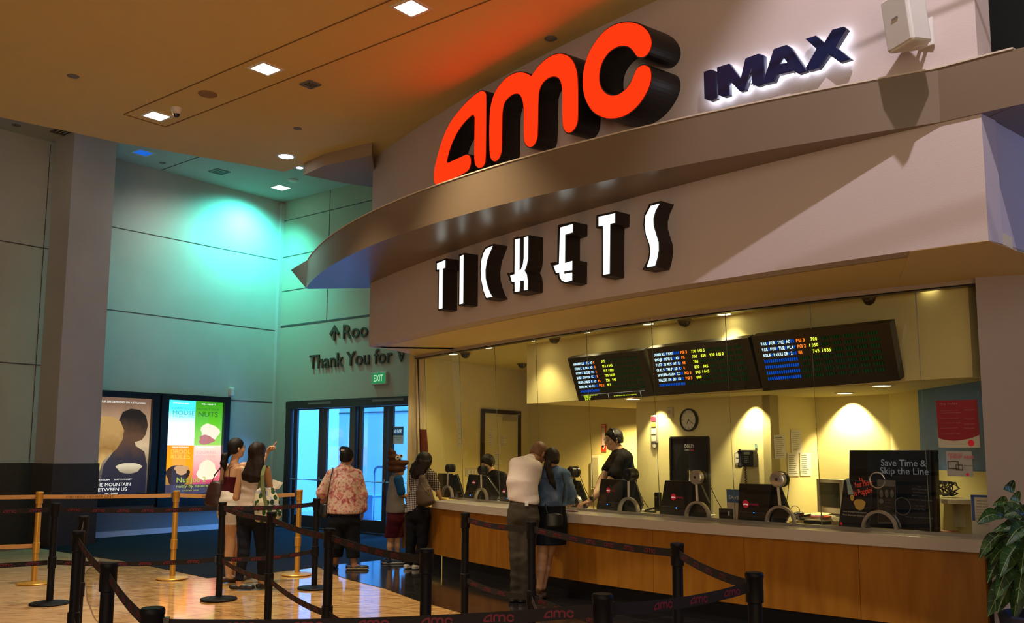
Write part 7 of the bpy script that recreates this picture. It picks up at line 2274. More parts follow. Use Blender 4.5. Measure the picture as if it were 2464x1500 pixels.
st_ = node_mat('striped_webbing', stripe, .8, .2)
for q in ([J(647, 1129, -.06), J(640, 1126, -.10), J(634, 1150, -.17), J(636, 1185, -.20), J(645, 1225, -.23)], [J(640, 1128, -.03), J(634, 1128, -.05), J(627, 1150, -.09), J(626, 1184, -.09)]):
    rows = []
    for i_, p in enumerate(q):
        sd_ = vv((.022, -.006, 0)); rows.append([Vector(p - sd_ - vv((0, .003, 0))), Vector(p + sd_ - vv((0, .003, 0))), Vector(p + sd_ + vv((0, .003, 0))), Vector(p - sd_ + vv((0, .003, 0)))])
    b = MB(); b.solid_rows(rows); obj('bag_strap', b, st_, bg)
pp_ = J(668, 1172, .30); b = MB(); b.hexa([pp_ + vv((-.05, 0, -.07)), pp_ + vv((.03, .03, -.05)), pp_ + vv((.03, .032, -.05)), pp_ + vv((-.05, .002, -.07))], [pp_ + vv((-.05, .03, .06)), pp_ + vv((.07, .05, .02)), pp_ + vv((.07, .052, .02)), pp_ + vv((-.05, .032, .06))])
tag(obj('paper_flyer', b, PAPER, origin=pp_), 'white folded paper held by the woman with the tote bag', 'paper')

# ---- C: woman in floral blouse
C_ = Person('person', 'woman in pink floral blouse and black cropped trousers seen from behind', 12.40, (840, 1378))
J = C_.J
hc = J(838, 1104); fC_ = vv((.35, .93, -.1)); latC = vv((.97, -.25, 0))
shR, shL = J(864, 1145), J(800, 1145); elR, wrR = J(876, 1195, .02), J(876, 1236, .05); elL, wrL = J(777, 1190, .0), J(788, 1218, .16)
pel = J(833, 1245); h1, h2 = J(814, 1262), J(852, 1262); k1, k2 = J(816, 1318, .02), J(853, 1318); a1, a2 = J(812, 1366, .12), J(857, 1364, -.02)


def bodyC(g):
    C_.head(g, hc, fC_, .98); g.chain([hc - vv((0, 0, .06)), J(834, 1124), J(833, 1134)], [.05, .05, .07], .025)
    g.tube([J(833, 1146), J(833, 1180), pel], [(.120, .08), (.165, .11), (.18, .13)], latC)
    g.chain([shR, elR, wrR], [.046, .042, .026], .02); g.chain([shL, elL, wrL], [.046, .042, .026], .02)
    C_.hand(g, wrR, (.05, .1, -1), (-1, 0, 0), .92, .45, False, 1); C_.hand(g, wrL, oriented(elL, wrL), (.3, .2, -1), .92, .8)
    for h_, k_, a_, f_ in ((h1, k1, a1, (-.02, .12, 0)), (h2, k2, a2, (.12, .03, 0))):
        g.chain([h_, k_, a_], [.09, .06, .036], .03); g.chain([a_, a_ * [1, 1, 0] + vv((0, 0, .05)), a_ * [1, 1, 0] + vv(f_) + vv((0, 0, .026))], [.036, .034, .022], .02)


part(C_, 'body', [hc, elR, wrR - vv((0, 0, .1)), elL, wrL, a1 * [1, 1, 0], a2 * [1, 1, 0]], bodyC, SK3, .15)
C_.face()
part(C_, 'hair', [hc, J(828, 1085)], lambda g: (cap(C_, g, .014, .03, -.075), g.ell(J(829, 1086, -.02), ((1, 0, 0), (0, 1, 0), (0, 0, 1)), (.058, .05, .045), .02), g.folds(.004, (60, 60, 60), 1)), HB, .15)
b = MB(); b.sphere(J(827, 1088, -.09), .018, 10, (1.6, .5, .8)); obj('hair_clip', b, mat('clip_pale', (.5, .4, .35), .3), C_.t)


def floral(nt, b):
    tc = nt.nodes.new('ShaderNodeTexCoord'); n = nt.nodes.new('ShaderNodeTexNoise'); n.inputs['Scale'].default_value = 15; n.inputs['Detail'].default_value = 8; n.inputs['Distortion'].default_value = .9
    nt.links.new(tc.outputs['Object'], n.inputs['Vector']); r = ramp(nt, [(.34, (.30, .07, .09)), (.44, (.55, .22, .20)), (.52, (.66, .46, .40)), (.62, (.62, .48, .36)), (.72, (.40, .14, .15))]); nt.links.new(n.outputs['Fac'], r.inputs['Fac'])
    v = nt.nodes.new('ShaderNodeTexVoronoi'); v.inputs['Scale'].default_value = 26; nt.links.new(tc.outputs['Object'], v.inputs['Vector'])
    r2 = ramp(nt, [(.2, (.55, .45, .45)), (.4, (1, 1, 1))]); nt.links.new(v.outputs['Distance'], r2.inputs['Fac'])
    mx = nt.nodes.new('ShaderNodeMixRGB'); mx.blend_type = 'MULTIPLY'; mx.inputs[0].default_value = .7; nt.links.new(r.outputs['Color'], mx.inputs[1]); nt.links.new(r2.outputs['Color'], mx.inputs[2]); nt.links.new(mx.outputs[0], b.inputs['Base Color'])


def blouse(g):
    g.tube([J(833, 1138), J(832, 1165), J(831, 1200), J(832, 1234)], [(.150, .105), (.205, .145), (.222, .165), (.250, .182)], latC)
    g.chain([shR, elR, J(877, 1226, .04)], [.068, .066, .065], .045); g.chain([shL, elL, J(782, 1208, .10)], [.068, .066, .062], .045)
    g.chain([J(833, 1122), J(833, 1130)], [.065, .09], .03); g.folds(.004, (10, 10, 9), 3); g.cut(J(832, 1240), (0, 0, -1))


part(C_, 'blouse', [J(833, 1120), elR, elL, J(783, 1212, .1), J(877, 1240)], blouse, node_mat('floral_print', floral, .8, .2), .2)
bt = cloth_mat('black_cotton', (.008, .009, .014))
pants(C_, pel, (.200, .155), latC, [[h1, k1, k1 * .45 + a1 * .55], [h2, k2, k2 * .45 + a2 * .55]], bt, radii=[[.115, .095, .088], [.115, .095, .088]], hem=J(850, 1346)[2])
shoe(C_, a2 * [1, 1, 0] + vv((-.02, 0, 0)), a2 * [1, 1, 0] + vv((.17, .03, 0)), 'slip_on_shoe', BLK, mat('sole_tan', (.30, .22, .14), .6), low=True); shoe(C_, a1 * [1, 1, 0], a1 * [1, 1, 0] + vv((-.03, .16, 0)), 'slip_on_shoe', BLK, low=True)
bg = thing('handbag', 'small black shoulder bag at the left hip of the floral blouse woman', 'bag', J(786, 1250, .0)); P_.t = bg; P_.Y = 12.4
g = P_.grid([J(786, 1215), J(786, 1250)], .15); g.tube([J(787, 1222, -.02), J(785, 1243, -.02)], [(.06, .05), (.075, .06)], (1, 0, 0)); grown('bag_body', g, mat('leather_black', (.008, .008, .009), .4), bg)
b = MB(); b.tube([J(790, 1218, -.03), J(795, 1180, -.13), J(801, 1145, -.11), J(804, 1131, -.03), J(802, 1131, .04)], .007, 8); obj('bag_strap', b, mat('leather_black', (.008, .008, .009), .4), bg)

# ---- D: boy with swirl plush hat
D = Person('person', 'boy in grey and blue shirt and maroon shorts wearing a plush hat', 13.05, (955, 1358))
J = D.J
hc = J(962, 1130, 0); fD = vv((.92, .39, .02)); latD = vv((.40, -.90, 0))
shN, shF = J(962, 1158, -.13), J(950, 1158, .12); elN, wrN = J(970, 1192, -.14), J(980, 1200, .05); elF, wrF = J(962, 1192, .17), J(982, 1196, .25)
pel = J(956, 1242); h1, h2 = J(952, 1252, -.06), J(956, 1252, .08); k1, k2 = J(944, 1300, -.03), J(960, 1300, .06); a1, a2 = J(943, 1346, -.03), J(961, 1346, .06)


def bodyD(g):
    D.head(g, hc, fD, .88); g.chain([hc - vv((.01, 0, .05)), J(957, 1150)], [.042, .042], .025)
    g.tube([J(956, 1158), J(955, 1195), pel], [(.125, .07), (.115, .08), (.12, .09)], latD)
    g.chain([shN, elN, wrN], [.038, .030, .022], .02); g.chain([shF, elF, wrF], [.038, .03, .022], .02)
    D.hand(g, wrN, oriented(elN, wrN), (0, 1, -.3), .8, .5); D.hand(g, wrF, oriented(elF, wrF), (0, -1, -.3), .8, .5)
    for h_, k_, a_ in ((h1, k1, a1), (h2, k2, a2)):
        g.chain([h_, k_, k_ * .6 + a_ * .4, a_], [.07, .046, .043, .030], .03); g.chain([a_, a_ * [1, 1, 0] + vv((.10, .03, .03))], [.03, .022], .02)


part(D, 'body', [hc, wrN, wrF, a1 * [1, 1, 0], a2 * [1, 1, 0] + vv((.1, 0, 0))], bodyD, SK2, .14)
D.face()
gry = cloth_mat('grey_heather', (.22, .20, .19))
part(D, 'shirt', [J(957, 1148), J(955, 1240), shN, shF], lambda g: (g.tube([J(957, 1157), J(955, 1195), J(955, 1232)], [(.135, .095), (.150, .115), (.165, .13)], latD), g.chain([J(957, 1149), J(957, 1156)], [.055, .07], .03), g.folds(.005, (20, 20, 18), 5), g.cut(J(955, 1237), (0, 0, -1))), gry, .18)
for a_, e_ in ((shN, elN), (shF, elF)):
    part(D, 'sleeve', [a_, e_], lambda g, a_=a_, e_=e_: (g.chain([a_, a_ * .15 + e_ * .85], [.066, .058], .02), g.folds(.004)), cloth_mat('blue_cotton', (.010, .075, .22)), .1)
pants(D, pel, (.145, .12), latD, [[h1, h1 * .15 + k1 * .85], [h2, h2 * .15 + k2 * .85]], cloth_mat('maroon_jersey', (.075, .010, .018)), 'shorts', radii=[[.095, .092], [.095, .092]], hem=J(950, 1296)[2])
for a_ in (a1, a2):
    shoe(D, a_ * [1, 1, 0] + vv((-.01, 0, 0)), a_ * [1, 1, 0] + vv((.18, .05, 0)), 'sneaker', mat('sneaker_blue', (.012, .03, .08), .5), mat('sole_white', (.6, .6, .6), .5))
ht = thing('plush_hat', 'brown swirl plush hat with round white eyes on the boy', 'hat', J(958, 1142)); P_.t = ht; P_.Y = 13.05
X_, Y_, Z_ = vv((.92, .39, 0)), vv((-.39, .92, 0)), vv((0, 0, 1))
g = P_.grid([J(940, 1078), J(984, 1145), hc], .16)
g.ell(J(957, 1131), (X_, Y_, Z_), (.135, .125, .062), .017); g.ell(J(955, 1117), (X_, Y_, Z_), (.125, .118, .055), .017); g.ell(J(951, 1104), (X_, Y_, Z_), (.098, .095, .048), .017); g.ell(J(946, 1093), (X_, Y_, Z_), (.062, .065, .042), .017)
g.chain([J(943, 1090), J(940, 1081)], [.04, .014], .02); g.ell(J(973, 1118), (vv((.9, .38, .25)), Y_, vv((-.25, 0, .97))), (.085, .10, .042), .02); g.carve(hc + fD * .10 - vv((0, 0, .06)), (X_, Y_, Z_), (.07, .07, .065))
grown('hat_body', g, mat('plush_brown', (.085, .028, .012), .9, noise=.15, nscale=60, bump=.3, bscale=200), ht)
for u_, v_, dy in ((959, 1105, -.105), (967, 1101, -.05)):
    c = J(u_, v_, dy); e_ = MB(); nd = Vector((.35, -.93, .05)); e_.lathe(Vector(c) , nd, [(.030, -.01), (.030, .004), (.02, .012), (.002, .014)], 18); k = obj('hat_eye', e_, mat('felt_white', (.75, .75, .72), .7), ht, smooth=True)
    e_ = MB(); e_.lathe(Vector(c) + nd * .0135 + Vector((.004, 0, .006)), nd, [(.014, 0), (.013, .003), (.002, .004)], 14); obj('hat_pupil', e_, BLK, k, smooth=True)

# ---- E: curly haired woman, gingham shirt
E_ = Person('person', 'woman with long curly dark hair and black and white gingham shirt', 12.50, (1000, 1366))
J = E_.J
hc = J(1025, 1113); fE = vv((.72, .69, -.05)); latE = vv((.75, -.66, 0))
shR, shL = J(1040, 1146, -.10), J(998, 1148, .16); elR, wrR = J(1056, 1180, -.02), J(1064, 1203, .12); elL, wrL = J(1000, 1190, .25), J(1030, 1202, .38)
pel = J(1012, 1232); h1, h2 = J(998, 1248, .05), J(1022, 1248, -.03); k1, k2 = J(994, 1305, .05), J(1022, 1305, -.02); a1, a2 = J(990, 1356, .03), J(1010, 1356, -.03)


def bodyE(g):
    E_.head(g, hc, fE, .96); g.chain([hc - vv((0, 0, .06)), J(1022, 1132), J(1020, 1142)], [.045, .045, .06], .025)
    g.tube([J(1020, 1150), J(1017, 1190), pel], [(.15, .08), (.13, .09), (.16, .11)], latE)
    g.chain([shR, elR, wrR], [.045, .036, .024], .02); g.chain([shL, elL, wrL], [.045, .036, .024], .02)
    E_.hand(g, wrR, (.55, .75, -.1), (0, 0, -1), .92, .4); E_.hand(g, wrL, (.6, .7, -.1), (0, 0, -1), .92, .4)
    for h_, k_, a_ in ((h1, k1, a1), (h2, k2, a2)):
        g.chain([h_, k_, a_], [.085, .055, .034], .03); g.chain([a_, a_ * [1, 1, 0] + vv((.06, .08, .03))], [.034, .022], .02)


part(E_, 'body', [hc, wrR, wrL, a1 * [1, 1, 0], a2 * [1, 1, 0]], bodyE, SK1, .16)
E_.face()


def curl(g):
    g.ell(E_.hc + E_.hu * .024 - E_.hf * .012, (E_.hl, E_.hf, E_.hu), (.100, .115, .110), .01)
    g.tube([J(1021, 1118, -.02), J(1010, 1135, -.05), J(1006, 1146, -.05)], [(.115, .095), (.125, .095), (.085, .075)], latE); g.carve(E_.hc + E_.hf * .115 - E_.hu * .03, (E_.hl, E_.hf, E_.hu), (.06, .07, .09))
    rnd2 = random.Random(5)
    for _ in range(90):
        a = rnd2.uniform(0, 6.28); v_ = rnd2.uniform(1110, 1150); rr = .108 if v_ < 1138 else .085
        uu = 1024 - (v_ - 1100) * .36; c = J(uu, v_, -.03) + vv((math.cos(a) * rr, math.sin(a) * rr * .85, 0))
        if (c - E_.hc) @ E_.hf < .045:
            g.ell(c, ((1, 0, 0), (0, 1, 0), (0, 0, 1)), (.022, .022, .028), .008)


part(E_, 'hair', [hc, J(1004, 1155), J(990, 1140), J(1040, 1140)], curl, HD, .14)


def gingham(nt, b):
    tc = nt.nodes.new('ShaderNodeTexCoord'); outs = []
    for ax_ in ('X', 'Z'):
        w_ = nt.nodes.new('ShaderNodeTexWave'); w_.inputs['Scale'].default_value = 13; w_.bands_direction = ax_; nt.links.new(tc.outputs['Object'], w_.inputs['Vector'])
        m_ = nt.nodes.new('ShaderNodeMath'); m_.operation = 'GREATER_THAN'; m_.inputs[1].default_value = .5; nt.links.new(w_.outputs['Fac'], m_.inputs[0]); outs.append(m_)
    ad = nt.nodes.new('ShaderNodeMath'); ad.operation = 'ADD'; nt.links.new(outs[0].outputs[0], ad.inputs[0]); nt.links.new(outs[1].outputs[0], ad.inputs[1])
    dv = nt.nodes.new('ShaderNodeMath'); dv.operation = 'MULTIPLY'; dv.inputs[1].default_value = .45; nt.links.new(ad.outputs[0], dv.inputs[0])
    r = ramp(nt, [(0, (.62, .56, .50)), (.4, (.16, .14, .15)), (.8, (.015, .015, .022))], 'CONSTANT'); nt.links.new(dv.outputs[0], r.inputs['Fac']); nt.links.new(r.outputs['Color'], b.inputs['Base Color'])


def gsh(g):
    g.tube([J(1020, 1149), J(1016, 1180, .01), J(1008, 1212, .02), J(1002, 1238, .03)], [(.165, .105), (.160, .115), (.180, .13), (.165, .12)], latE)
    g.chain([shR, shR * .2 + elR * .8], [.066, .062], .03); g.chain([shL, shL * .2 + elL * .8], [.066, .06], .03); g.chain([J(1021, 1136), J(1020, 1142)], [.055, .075], .03); g.folds(.006, (18, 18, 18), 7)
    g.cut(J(995, 1232), (.35, 0, -1))


part(E_, 'shirt', [J(1020, 1135), elR, elL, J(1000, 1245), J(1040, 1235)], gsh, node_mat('gingham_cotton', gingham, .85, .15), .19)
pants(E_, pel, (.165, .13), latE, [[h1, k1, a1], [h2, k2, a2]], bt, radii=[[.10, .072, .055], [.10, .072, .055]])
for a_ in (a1, a2):
    shoe(E_, a_ * [1, 1, 0], a_ * [1, 1, 0] + vv((.11, .12, 0)), 'sneaker', mat('canvas_white', (.55, .53, .50), .7), mat('sole_white', (.6, .6, .6), .5), low=True)
bg = thing('backpack', 'taupe slouchy drawstring backpack on the gingham shirt woman', 'bag', J(1028, 1222, -.22)); P_.t = bg; P_.Y = 12.50
g = P_.grid([J(1022, 1150, -.2), J(1030, 1222, -.2)], .2); g.tube([J(1022, 1162, -.19), J(1023, 1185, -.21), J(1028, 1208, -.21)], [(.065, .045), (.115, .085), (.135, .095)], (.9, -.4, 0)); g.chain([J(1020, 1153, -.19), J(1021, 1160, -.19)], [.05, .055], .02); g.folds(.008, (20, 20, 14), 2)
grown('bag_body', g, mat('taupe_leather', (.085, .055, .035), .6, noise=.15, nscale=12), bg)
for q in ([J(1022, 1158, -.22), J(1030, 1140, -.16), J(1036, 1130, -.10), J(1042, 1134, -.03)], [J(1026, 1162, -.22), J(1042, 1148, -.16), J(1052, 1141, -.08), J(1054, 1150, .02)], [J(1016, 1165, -.25), J(1030, 1185, -.30), J(1046, 1205, -.27)]):
    b = MB(); b.tube(q, .010, 8); obj('bag_strap', b, mat('taupe_leather', (.085, .055, .035), .6), bg, smooth=True)

# ---- F: man in white tee
F_ = Person('person', 'man with shaved head in white tee shirt and dark olive trousers leaning on the counter', 9.85, (1250, 1452))
J = F_.J
hc = J(1300, 1090, .18); fF_ = vv((.60, .62, -.50)); latF = vv((.86, -.50, 0))
shL, shR = J(1243, 1118, .05), J(1292, 1124, -.06); elL, wrL = J(1256, 1182, .30), J(1284, 1210, .52); elR, wrR = J(1290, 1178, .24), J(1304, 1211, .48)
pel = J(1263, 1232, -.02); h1, h2 = J(1247, 1250), J(1280, 1250, -.04); k1, k2 = J(1250, 1346, -.03), J(1272, 1346, -.05); a1, a2 = J(1247, 1438, .0), J(1268, 1440, -.02)


def bodyF(g):
    F_.head(g, hc, fF_, 1.04, (.5, .3, .9)); g.chain([hc - F_.hu * .06 - F_.hf * .02, J(1280, 1108, .06), J(1270, 1118, .02)], [.058, .06, .085], .03)
    g.tube([J(1267, 1127, 0), J(1262, 1165, -.02), J(1262, 1205, -.02), pel], [(.155, .09), (.15, .11), (.145, .11), (.15, .12)], latF)
    g.chain([shL, elL, wrL], [.058, .045, .03], .02); g.chain([shR, elR, wrR], [.058, .045, .03], .02)
    F_.hand(g, wrL, oriented(elL, wrL) * [1, 1, .2], (0, 0, -1), 1, .3); F_.hand(g, wrR, oriented(elR, wrR) * [1, 1, .2], (0, 0, -1), 1, .3)
    for h_, k_, a_ in ((h1, k1, a1), (h2, k2, a2)):
        g.chain([h_, k_, a_], [.09, .06, .04], .03); g.chain([a_, a_ * [1, 1, 0] + vv((.08, .08, .03))], [.04, .026], .02)


part(F_, 'body', [hc, wrL, wrR, elL, a1 * [1, 1, 0], a2 * [1, 1, 0]], bodyF, SK3, .17)
F_.face()
part(F_, 'shaved_hair', [hc], lambda g: (cap(F_, g, .002, .028, -.05)), mat('stubble', (.17, .075, .035), .5), .14)


def tee(g):
    g.tube([J(1267, 1125, 0), J(1261, 1160, -.02), J(1262, 1195, -.02), J(1266, 1210, -.02)], [(.178, .125), (.180, .14), (.168, .135), (.172, .137)], latF)
    g.chain([shL, shL * .45 + elL * .55], [.068, .064], .03); g.chain([shR, shR * .3 + elR * .7], [.070, .066], .03); g.chain([J(1277, 1108, .04), J(1270, 1116, .02)], [.068, .10], .03); g.folds(.006, (7, 6, 17), 4); g.cut(J(1262, 1209), (-.15, 0, -1))


part(F_, 'tee_shirt', [J(1275, 1100), shL, shR, elL, elR, J(1262, 1220)], tee, cloth_mat('white_cotton', (.68, .60, .58)), .2)
ol = cloth_mat('olive_twill', (.050, .042, .032))
pants(F_, pel, (.172, .145), latF, [[h1, k1, a1 + vv((0, 0, .03))], [h2, k2, a2 + vv((0, 0, .03))]], ol, radii=[[.102, .076, .060], [.102, .076, .060]], amp=.006, top=J(1262, 1203)[2])
for a_ in (a1, a2):
    shoe(F_, a_ * [1, 1, 0], a_ * [1, 1, 0] + vv((.13, .13, 0)), 'shoe', mat('shoe_dark', (.02, .014, .010), .5), BLK)
b = MB(); b.obox(J(1271, 1213, -.17), (1, 0, 0), (0, 1, 0), (0, .0, 1), .018, .004, .022); obj('tag', b, mat('tag_white', (.7, .72, .75), .5), F_.t)

# ---- G: woman in denim jacket
G_ = Person('person', 'woman in blue denim jacket and short black skirt with low ponytail', 10.0, (1305, 1432))
J = G_.J
hc = J(1330, 1104, -.02); fG_ = vv((-.15, .95, -.35)); latG = vv((.99, .12, 0))
shL, shR = J(1303, 1142), J(1362, 1142, .02); elL, wrL = J(1299, 1190, .06), J(1326, 1213, .28); elR, wrR = J(1378, 1190, .08), J(1376, 1212, .28)
pel = J(1330, 1240); h1, h2 = J(1315, 1260), J(1345, 1260); k1, k2 = J(1310, 1340), J(1322, 1342, .10); a1, a2 = J(1304, 1414, .02), J(1312, 1412, .14)


def bodyG(g):
    G_.head(g, hc, fG_, .96, (0, .4, 1)); g.chain([hc - vv((0, 0, .06)), J(1331, 1126, .02), J(1332, 1134)], [.047, .046, .06], .025)
    g.tube([J(1332, 1142), J(1332, 1180), J(1331, 1210), pel], [(.155, .08), (.13, .09), (.12, .085), (.155, .11)], latG)
    g.chain([shL, elL, wrL], [.046, .037, .024], .02); g.chain([shR, elR, wrR], [.046, .037, .024], .02)
    G_.hand(g, wrL, oriented(elL, wrL) * [1, 1, .1], (0, 0, -1), .92, .3); G_.hand(g, wrR, oriented(elR, wrR) * [1, 1, .1], (0, 0, -1), .92, .3)
    for h_, k_, a_ in ((h1, k1, a1), (h2, k2, a2)):
        g.chain([h_, k_], [.085, .055], .03); g.chain([k_, k_ * .62 + a_ * .38, a_], [.055, .054, .032], .015); g.chain([a_, a_ * [1, 1, 0] + vv((-.02, .13, .028))], [.032, .022], .02)


part(G_, 'body', [hc, wrL, wrR, elL, elR, a1 * [1, 1, 0], a2 * [1, 1, 0]], bodyG, SK1, .16)
G_.face()
part(G_, 'hair', [hc, J(1340, 1172, -.12), J(1318, 1120)], lambda g: (cap(G_, g, .012, .04, -.07), g.chain([J(1322, 1104, -.06), J(1320, 1118, -.13), J(1326, 1140, -.15), J(1332, 1160, -.15), J(1340, 1176, -.14)], [.03, .036, .036, .03, .010], .02), g.folds(.003, (70, 40, 10), 1)), HD, .13)


def denim(nt, b):
    tc = nt.nodes.new('ShaderNodeTexCoord'); n = nt.nodes.new('ShaderNodeTexNoise'); n.inputs['Scale'].default_value = 7; n.inputs['Detail'].default_value = 9; nt.links.new(tc.outputs['Object'], n.inputs['Vector'])
    r = ramp(nt, [(.35, (.045, .085, .17)), (.5, (.09, .15, .27)), (.65, (.22, .29, .42))]); nt.links.new(n.outputs['Fac'], r.inputs['Fac']); nt.links.new(r.outputs['Color'], b.inputs['Base Color'])


DEN = node_mat('blue_denim', denim, .85, .2)


def jacket(g):
    g.tube([J(1332, 1140), J(1332, 1175), J(1331, 1212)], [(.180, .115), (.172, .125), (.165, .125)], latG)
    g.chain([shL, elL, wrL * .85 + elL * .15], [.066, .056, .046], .03); g.chain([shR, elR, wrR * .85 + elR * .15], [.066, .056, .046], .03); g.chain([J(1331, 1124, .02), J(1332, 1134)], [.06, .085], .03); g.folds(.006, (22, 22, 26), 6); g.cut(J(1331, 1217), (0, 0, -1))


part(G_, 'denim_jacket', [J(1331, 1120), elL, elR, wrL, wrR, J(1331, 1222)], jacket, DEN, .18)
b = MB(); b.tube([J(1303, 1150, -.125), J(1318, 1151, -.155), J(1345, 1151, -.155), J(1362, 1150, -.115)], .004, 6); obj('yoke_seam', b, mat('denim_stitch', (.02, .035, .08), .8), G_.t)
part(G_, 'skirt', [J(1330, 1215), J(1330, 1312)], lambda g: (g.tube([J(1331, 1218), J(1330, 1245), J(1329, 1285), J(1328, 1308)], [(.150, .115), (.175, .135), (.180, .14), (.175, .135)], latG), g.folds(.004), g.cut(J(1328, 1310), (0, 0, -1))), bt, .2)
for a_ in (a1, a2):
    shoe(G_, a_ * [1, 1, 0], a_ * [1, 1, 0] + vv((-.02, .17, 0)), 'sandal', mat('sandal_brown', (.06, .03, .015), .6), low=True)
bg = thing('handbag', 'black crossbody bag hanging behind the denim jacket woman', 'bag', J(1338, 1272, -.18)); P_.t = bg; P_.Y = 10.0
g = P_.grid([J(1338, 1228, -.18), J(1338, 1272, -.18)], .16); g.tube([J(1338, 1240, -.19), J(1338, 1264, -.19)], [(.09, .035), (.092, .038)], (1, .1, 0)); grown('bag_body', g, mat('leather_black', (.008, .008, .009), .4), bg)
for q in ([J(1322, 1236, -.19), J(1318, 1224, -.15), J(1316, 1214, -.12)], [J(1354, 1238, -.19), J(1358, 1200, -.15), J(1362, 1165, -.14), J(1356, 1138, -.09), J(1350, 1129, .0)]):
    b = MB(); b.tube(q, .007, 8); obj('bag_strap', b, mat('leather_black', (.008, .008, .009), .4), bg)
q = J(1376, 1231, .30); b = MB(); b.obox((q[0], q[1] + .02, .9165), (.6, -.8, 0), (.8, .6, 0), SIGNZ, .10, .035, .005)
tag(obj('wallet', b, mat('wallet_plum', (.16, .03, .09), .5), origin=(q[0], q[1], .911), bevel=.003), 'flat plum wallet on the counter beside the denim jacket woman', 'wallet')

# ---- H: standing clerk
Hc = Person('person', 'standing clerk in black tee with glasses and headset leaning forward behind glass', 10.88, (1495, 1330), zb=BZ + .001)
J = Hc.J
hc = J(1478, 1056); fH = vv((-.93, -.30, -.10)); latH = vv((.25, -.95, 0))
shN, shF = J(1503, 1102, -.17), J(1484, 1100, .17); elN, wrN = J(1462, 1170, -.32), J(1420, 1206, -.44); elF, wrF = J(1452, 1150, .02), J(1430, 1200, -.26)
pel = J(1514, 1228, .05); h1, h2 = J(1512, 1240, -.05), J(1520, 1240, .13); zf = vv((0, 0, BZ + .09))
a1 = vv((h1[0] + .05, h1[1], BZ + .09)); a2 = vv((h2[0] + .08, h2[1], BZ + .09)); k1 = (h1 + a1) / 2; k2 = (h2 + a2) / 2


def bodyH(g):
    Hc.head(g, hc, fH, 1.05); g.chain([hc - vv((-.02, 0, .07)), J(1488, 1078), J(1494, 1090)], [.058, .058, .08], .03)
    g.tube([J(1497, 1100), J(1503, 1150), J(1510, 1195), pel], [(.19, .10), (.17, .125), (.155, .125), (.16, .125)], latH)
    g.chain([shN, elN, wrN], [.055, .043, .028], .02); g.chain([shF, elF, wrF], [.055, .043, .028], .02)
    Hc.hand(g, wrN, oriented(elN, wrN) * [1, 1, .3], (0, 0, -1), 1.05, .35); Hc.hand(g, wrF, oriented(elF, wrF) * [1, 1, .3], (0, 0, -1), 1.05, .35)
    for h_, k_, a_ in ((h1, k1, a1), (h2, k2, a2)):
        g.chain([h_, k_, a_], [.09, .06, .04], .03); g.chain([a_, a_ * [1, 1, 0] + vv((-.13, 0, BZ + .03))], [.04, .026], .02)


part(Hc, 'body', [hc, wrN - vv((.12, 0, 0)), wrF - vv((.1, 0, 0)), pel, a1 - vv((.1, 0, .06)), a2], bodyH, SK2, .18)
Hc.face()
part(Hc, 'hair', [hc], lambda g: (cap(Hc, g, .013, .042, -.045, .75), g.folds(.003, (48, 48, 48), 2)), HB, .14)
blt = cloth_mat('black_tee', (.006, .006, .007))
part(Hc, 'tee_shirt', [J(1488, 1080), shN, shF, J(1512, 1235, .05), elN, elF], lambda g: (g.tube([J(1496, 1099), J(1503, 1145), J(1510, 1190), J(1513, 1225, .04)], [(.205, .125), (.19, .145), (.178, .145), (.18, .148)], latH), g.chain([shN, shN * .42 + elN * .58], [.080, .072], .03), g.chain([shF, shF * .42 + elF * .58], [.080, .072], .03), g.chain([J(1488, 1081), J(1493, 1090)], [.066, .095], .03), g.folds(.006, (14, 14, 16), 8)), blt, .2)
pants(Hc, pel, (.175, .14), latH, [[h1, k1, a1], [h2, k2, a2]], bt, radii=[[.105, .08, .065], [.105, .08, .065]])
for a_ in (a1, a2):
    shoe(Hc, a_ * [1, 1, 0], a_ * [1, 1, 0] + vv((-.18, 0, 0)), 'shoe', BLK)


def specs(P, m=BLK):
    b = MB(); g0 = P.hc + P.hf * .088 * P.hs + P.hu * .008
    for sg_ in (-1, 1):
        c = g0 + P.hl * sg_ * .034
        b.tube([c + (P.hl * math.cos(a) * .026 + P.hu * math.sin(a) * .018) for a in [2 * math.pi * i / 16 for i in range(17)]], .0024, 6, cap=False)
        b.tube([c + P.hl * sg_ * .026, c + P.hl * sg_ * .048 - P.hf * .09], .0024, 6)
    b.tube([g0 - P.hl * .009, g0 + P.hl * .009], .0024, 6); obj('eyeglasses', b, m, P.t)


specs(Hc)
b = MB(); b.tube([Hc.hc + (Hc.hl * math.cos(a) * .094 + Hc.hu * (.022 + math.sin(a) * .118) + Hc.hf * .02) for a in [math.pi * i / 14 for i in range(15)]], .004, 6)
b.tube([Hc.hc - Hc.hl * .09, Hc.hc - Hc.hl * .085 + Hc.hf * .05 - Hc.hu * .05, Hc.hc - Hc.hl * .035 + Hc.hf * .125 - Hc.hu * .068], .003, 6); b.sphere(Hc.hc - Hc.hl * .03 + Hc.hf * .128 - Hc.hu * .068, .014, 10)
b.sphere(Hc.hc + Hc.hl * .09, .02, 10, (.6, 1, 1)); obj('headset', b, mat('headset_grey', (.05, .05, .05), .3), Hc.t, smooth=True)
b = MB(); wq = wrN * .85 + elN * .15; b.lathe(Vector(wq) - Vector(oriented(elN, wrN)) * .012, Vector(oriented(elN, wrN)), [(.030, 0), (.033, .004), (.033, .022), (.030, .026)], 18); b.lathe(Vector(wq) + Vector((0, -.028, .012)), Vector((0, -.9, .4)), [(.022, 0), (.022, .008)], 16); obj('wristwatch', b, BLK, Hc.t)
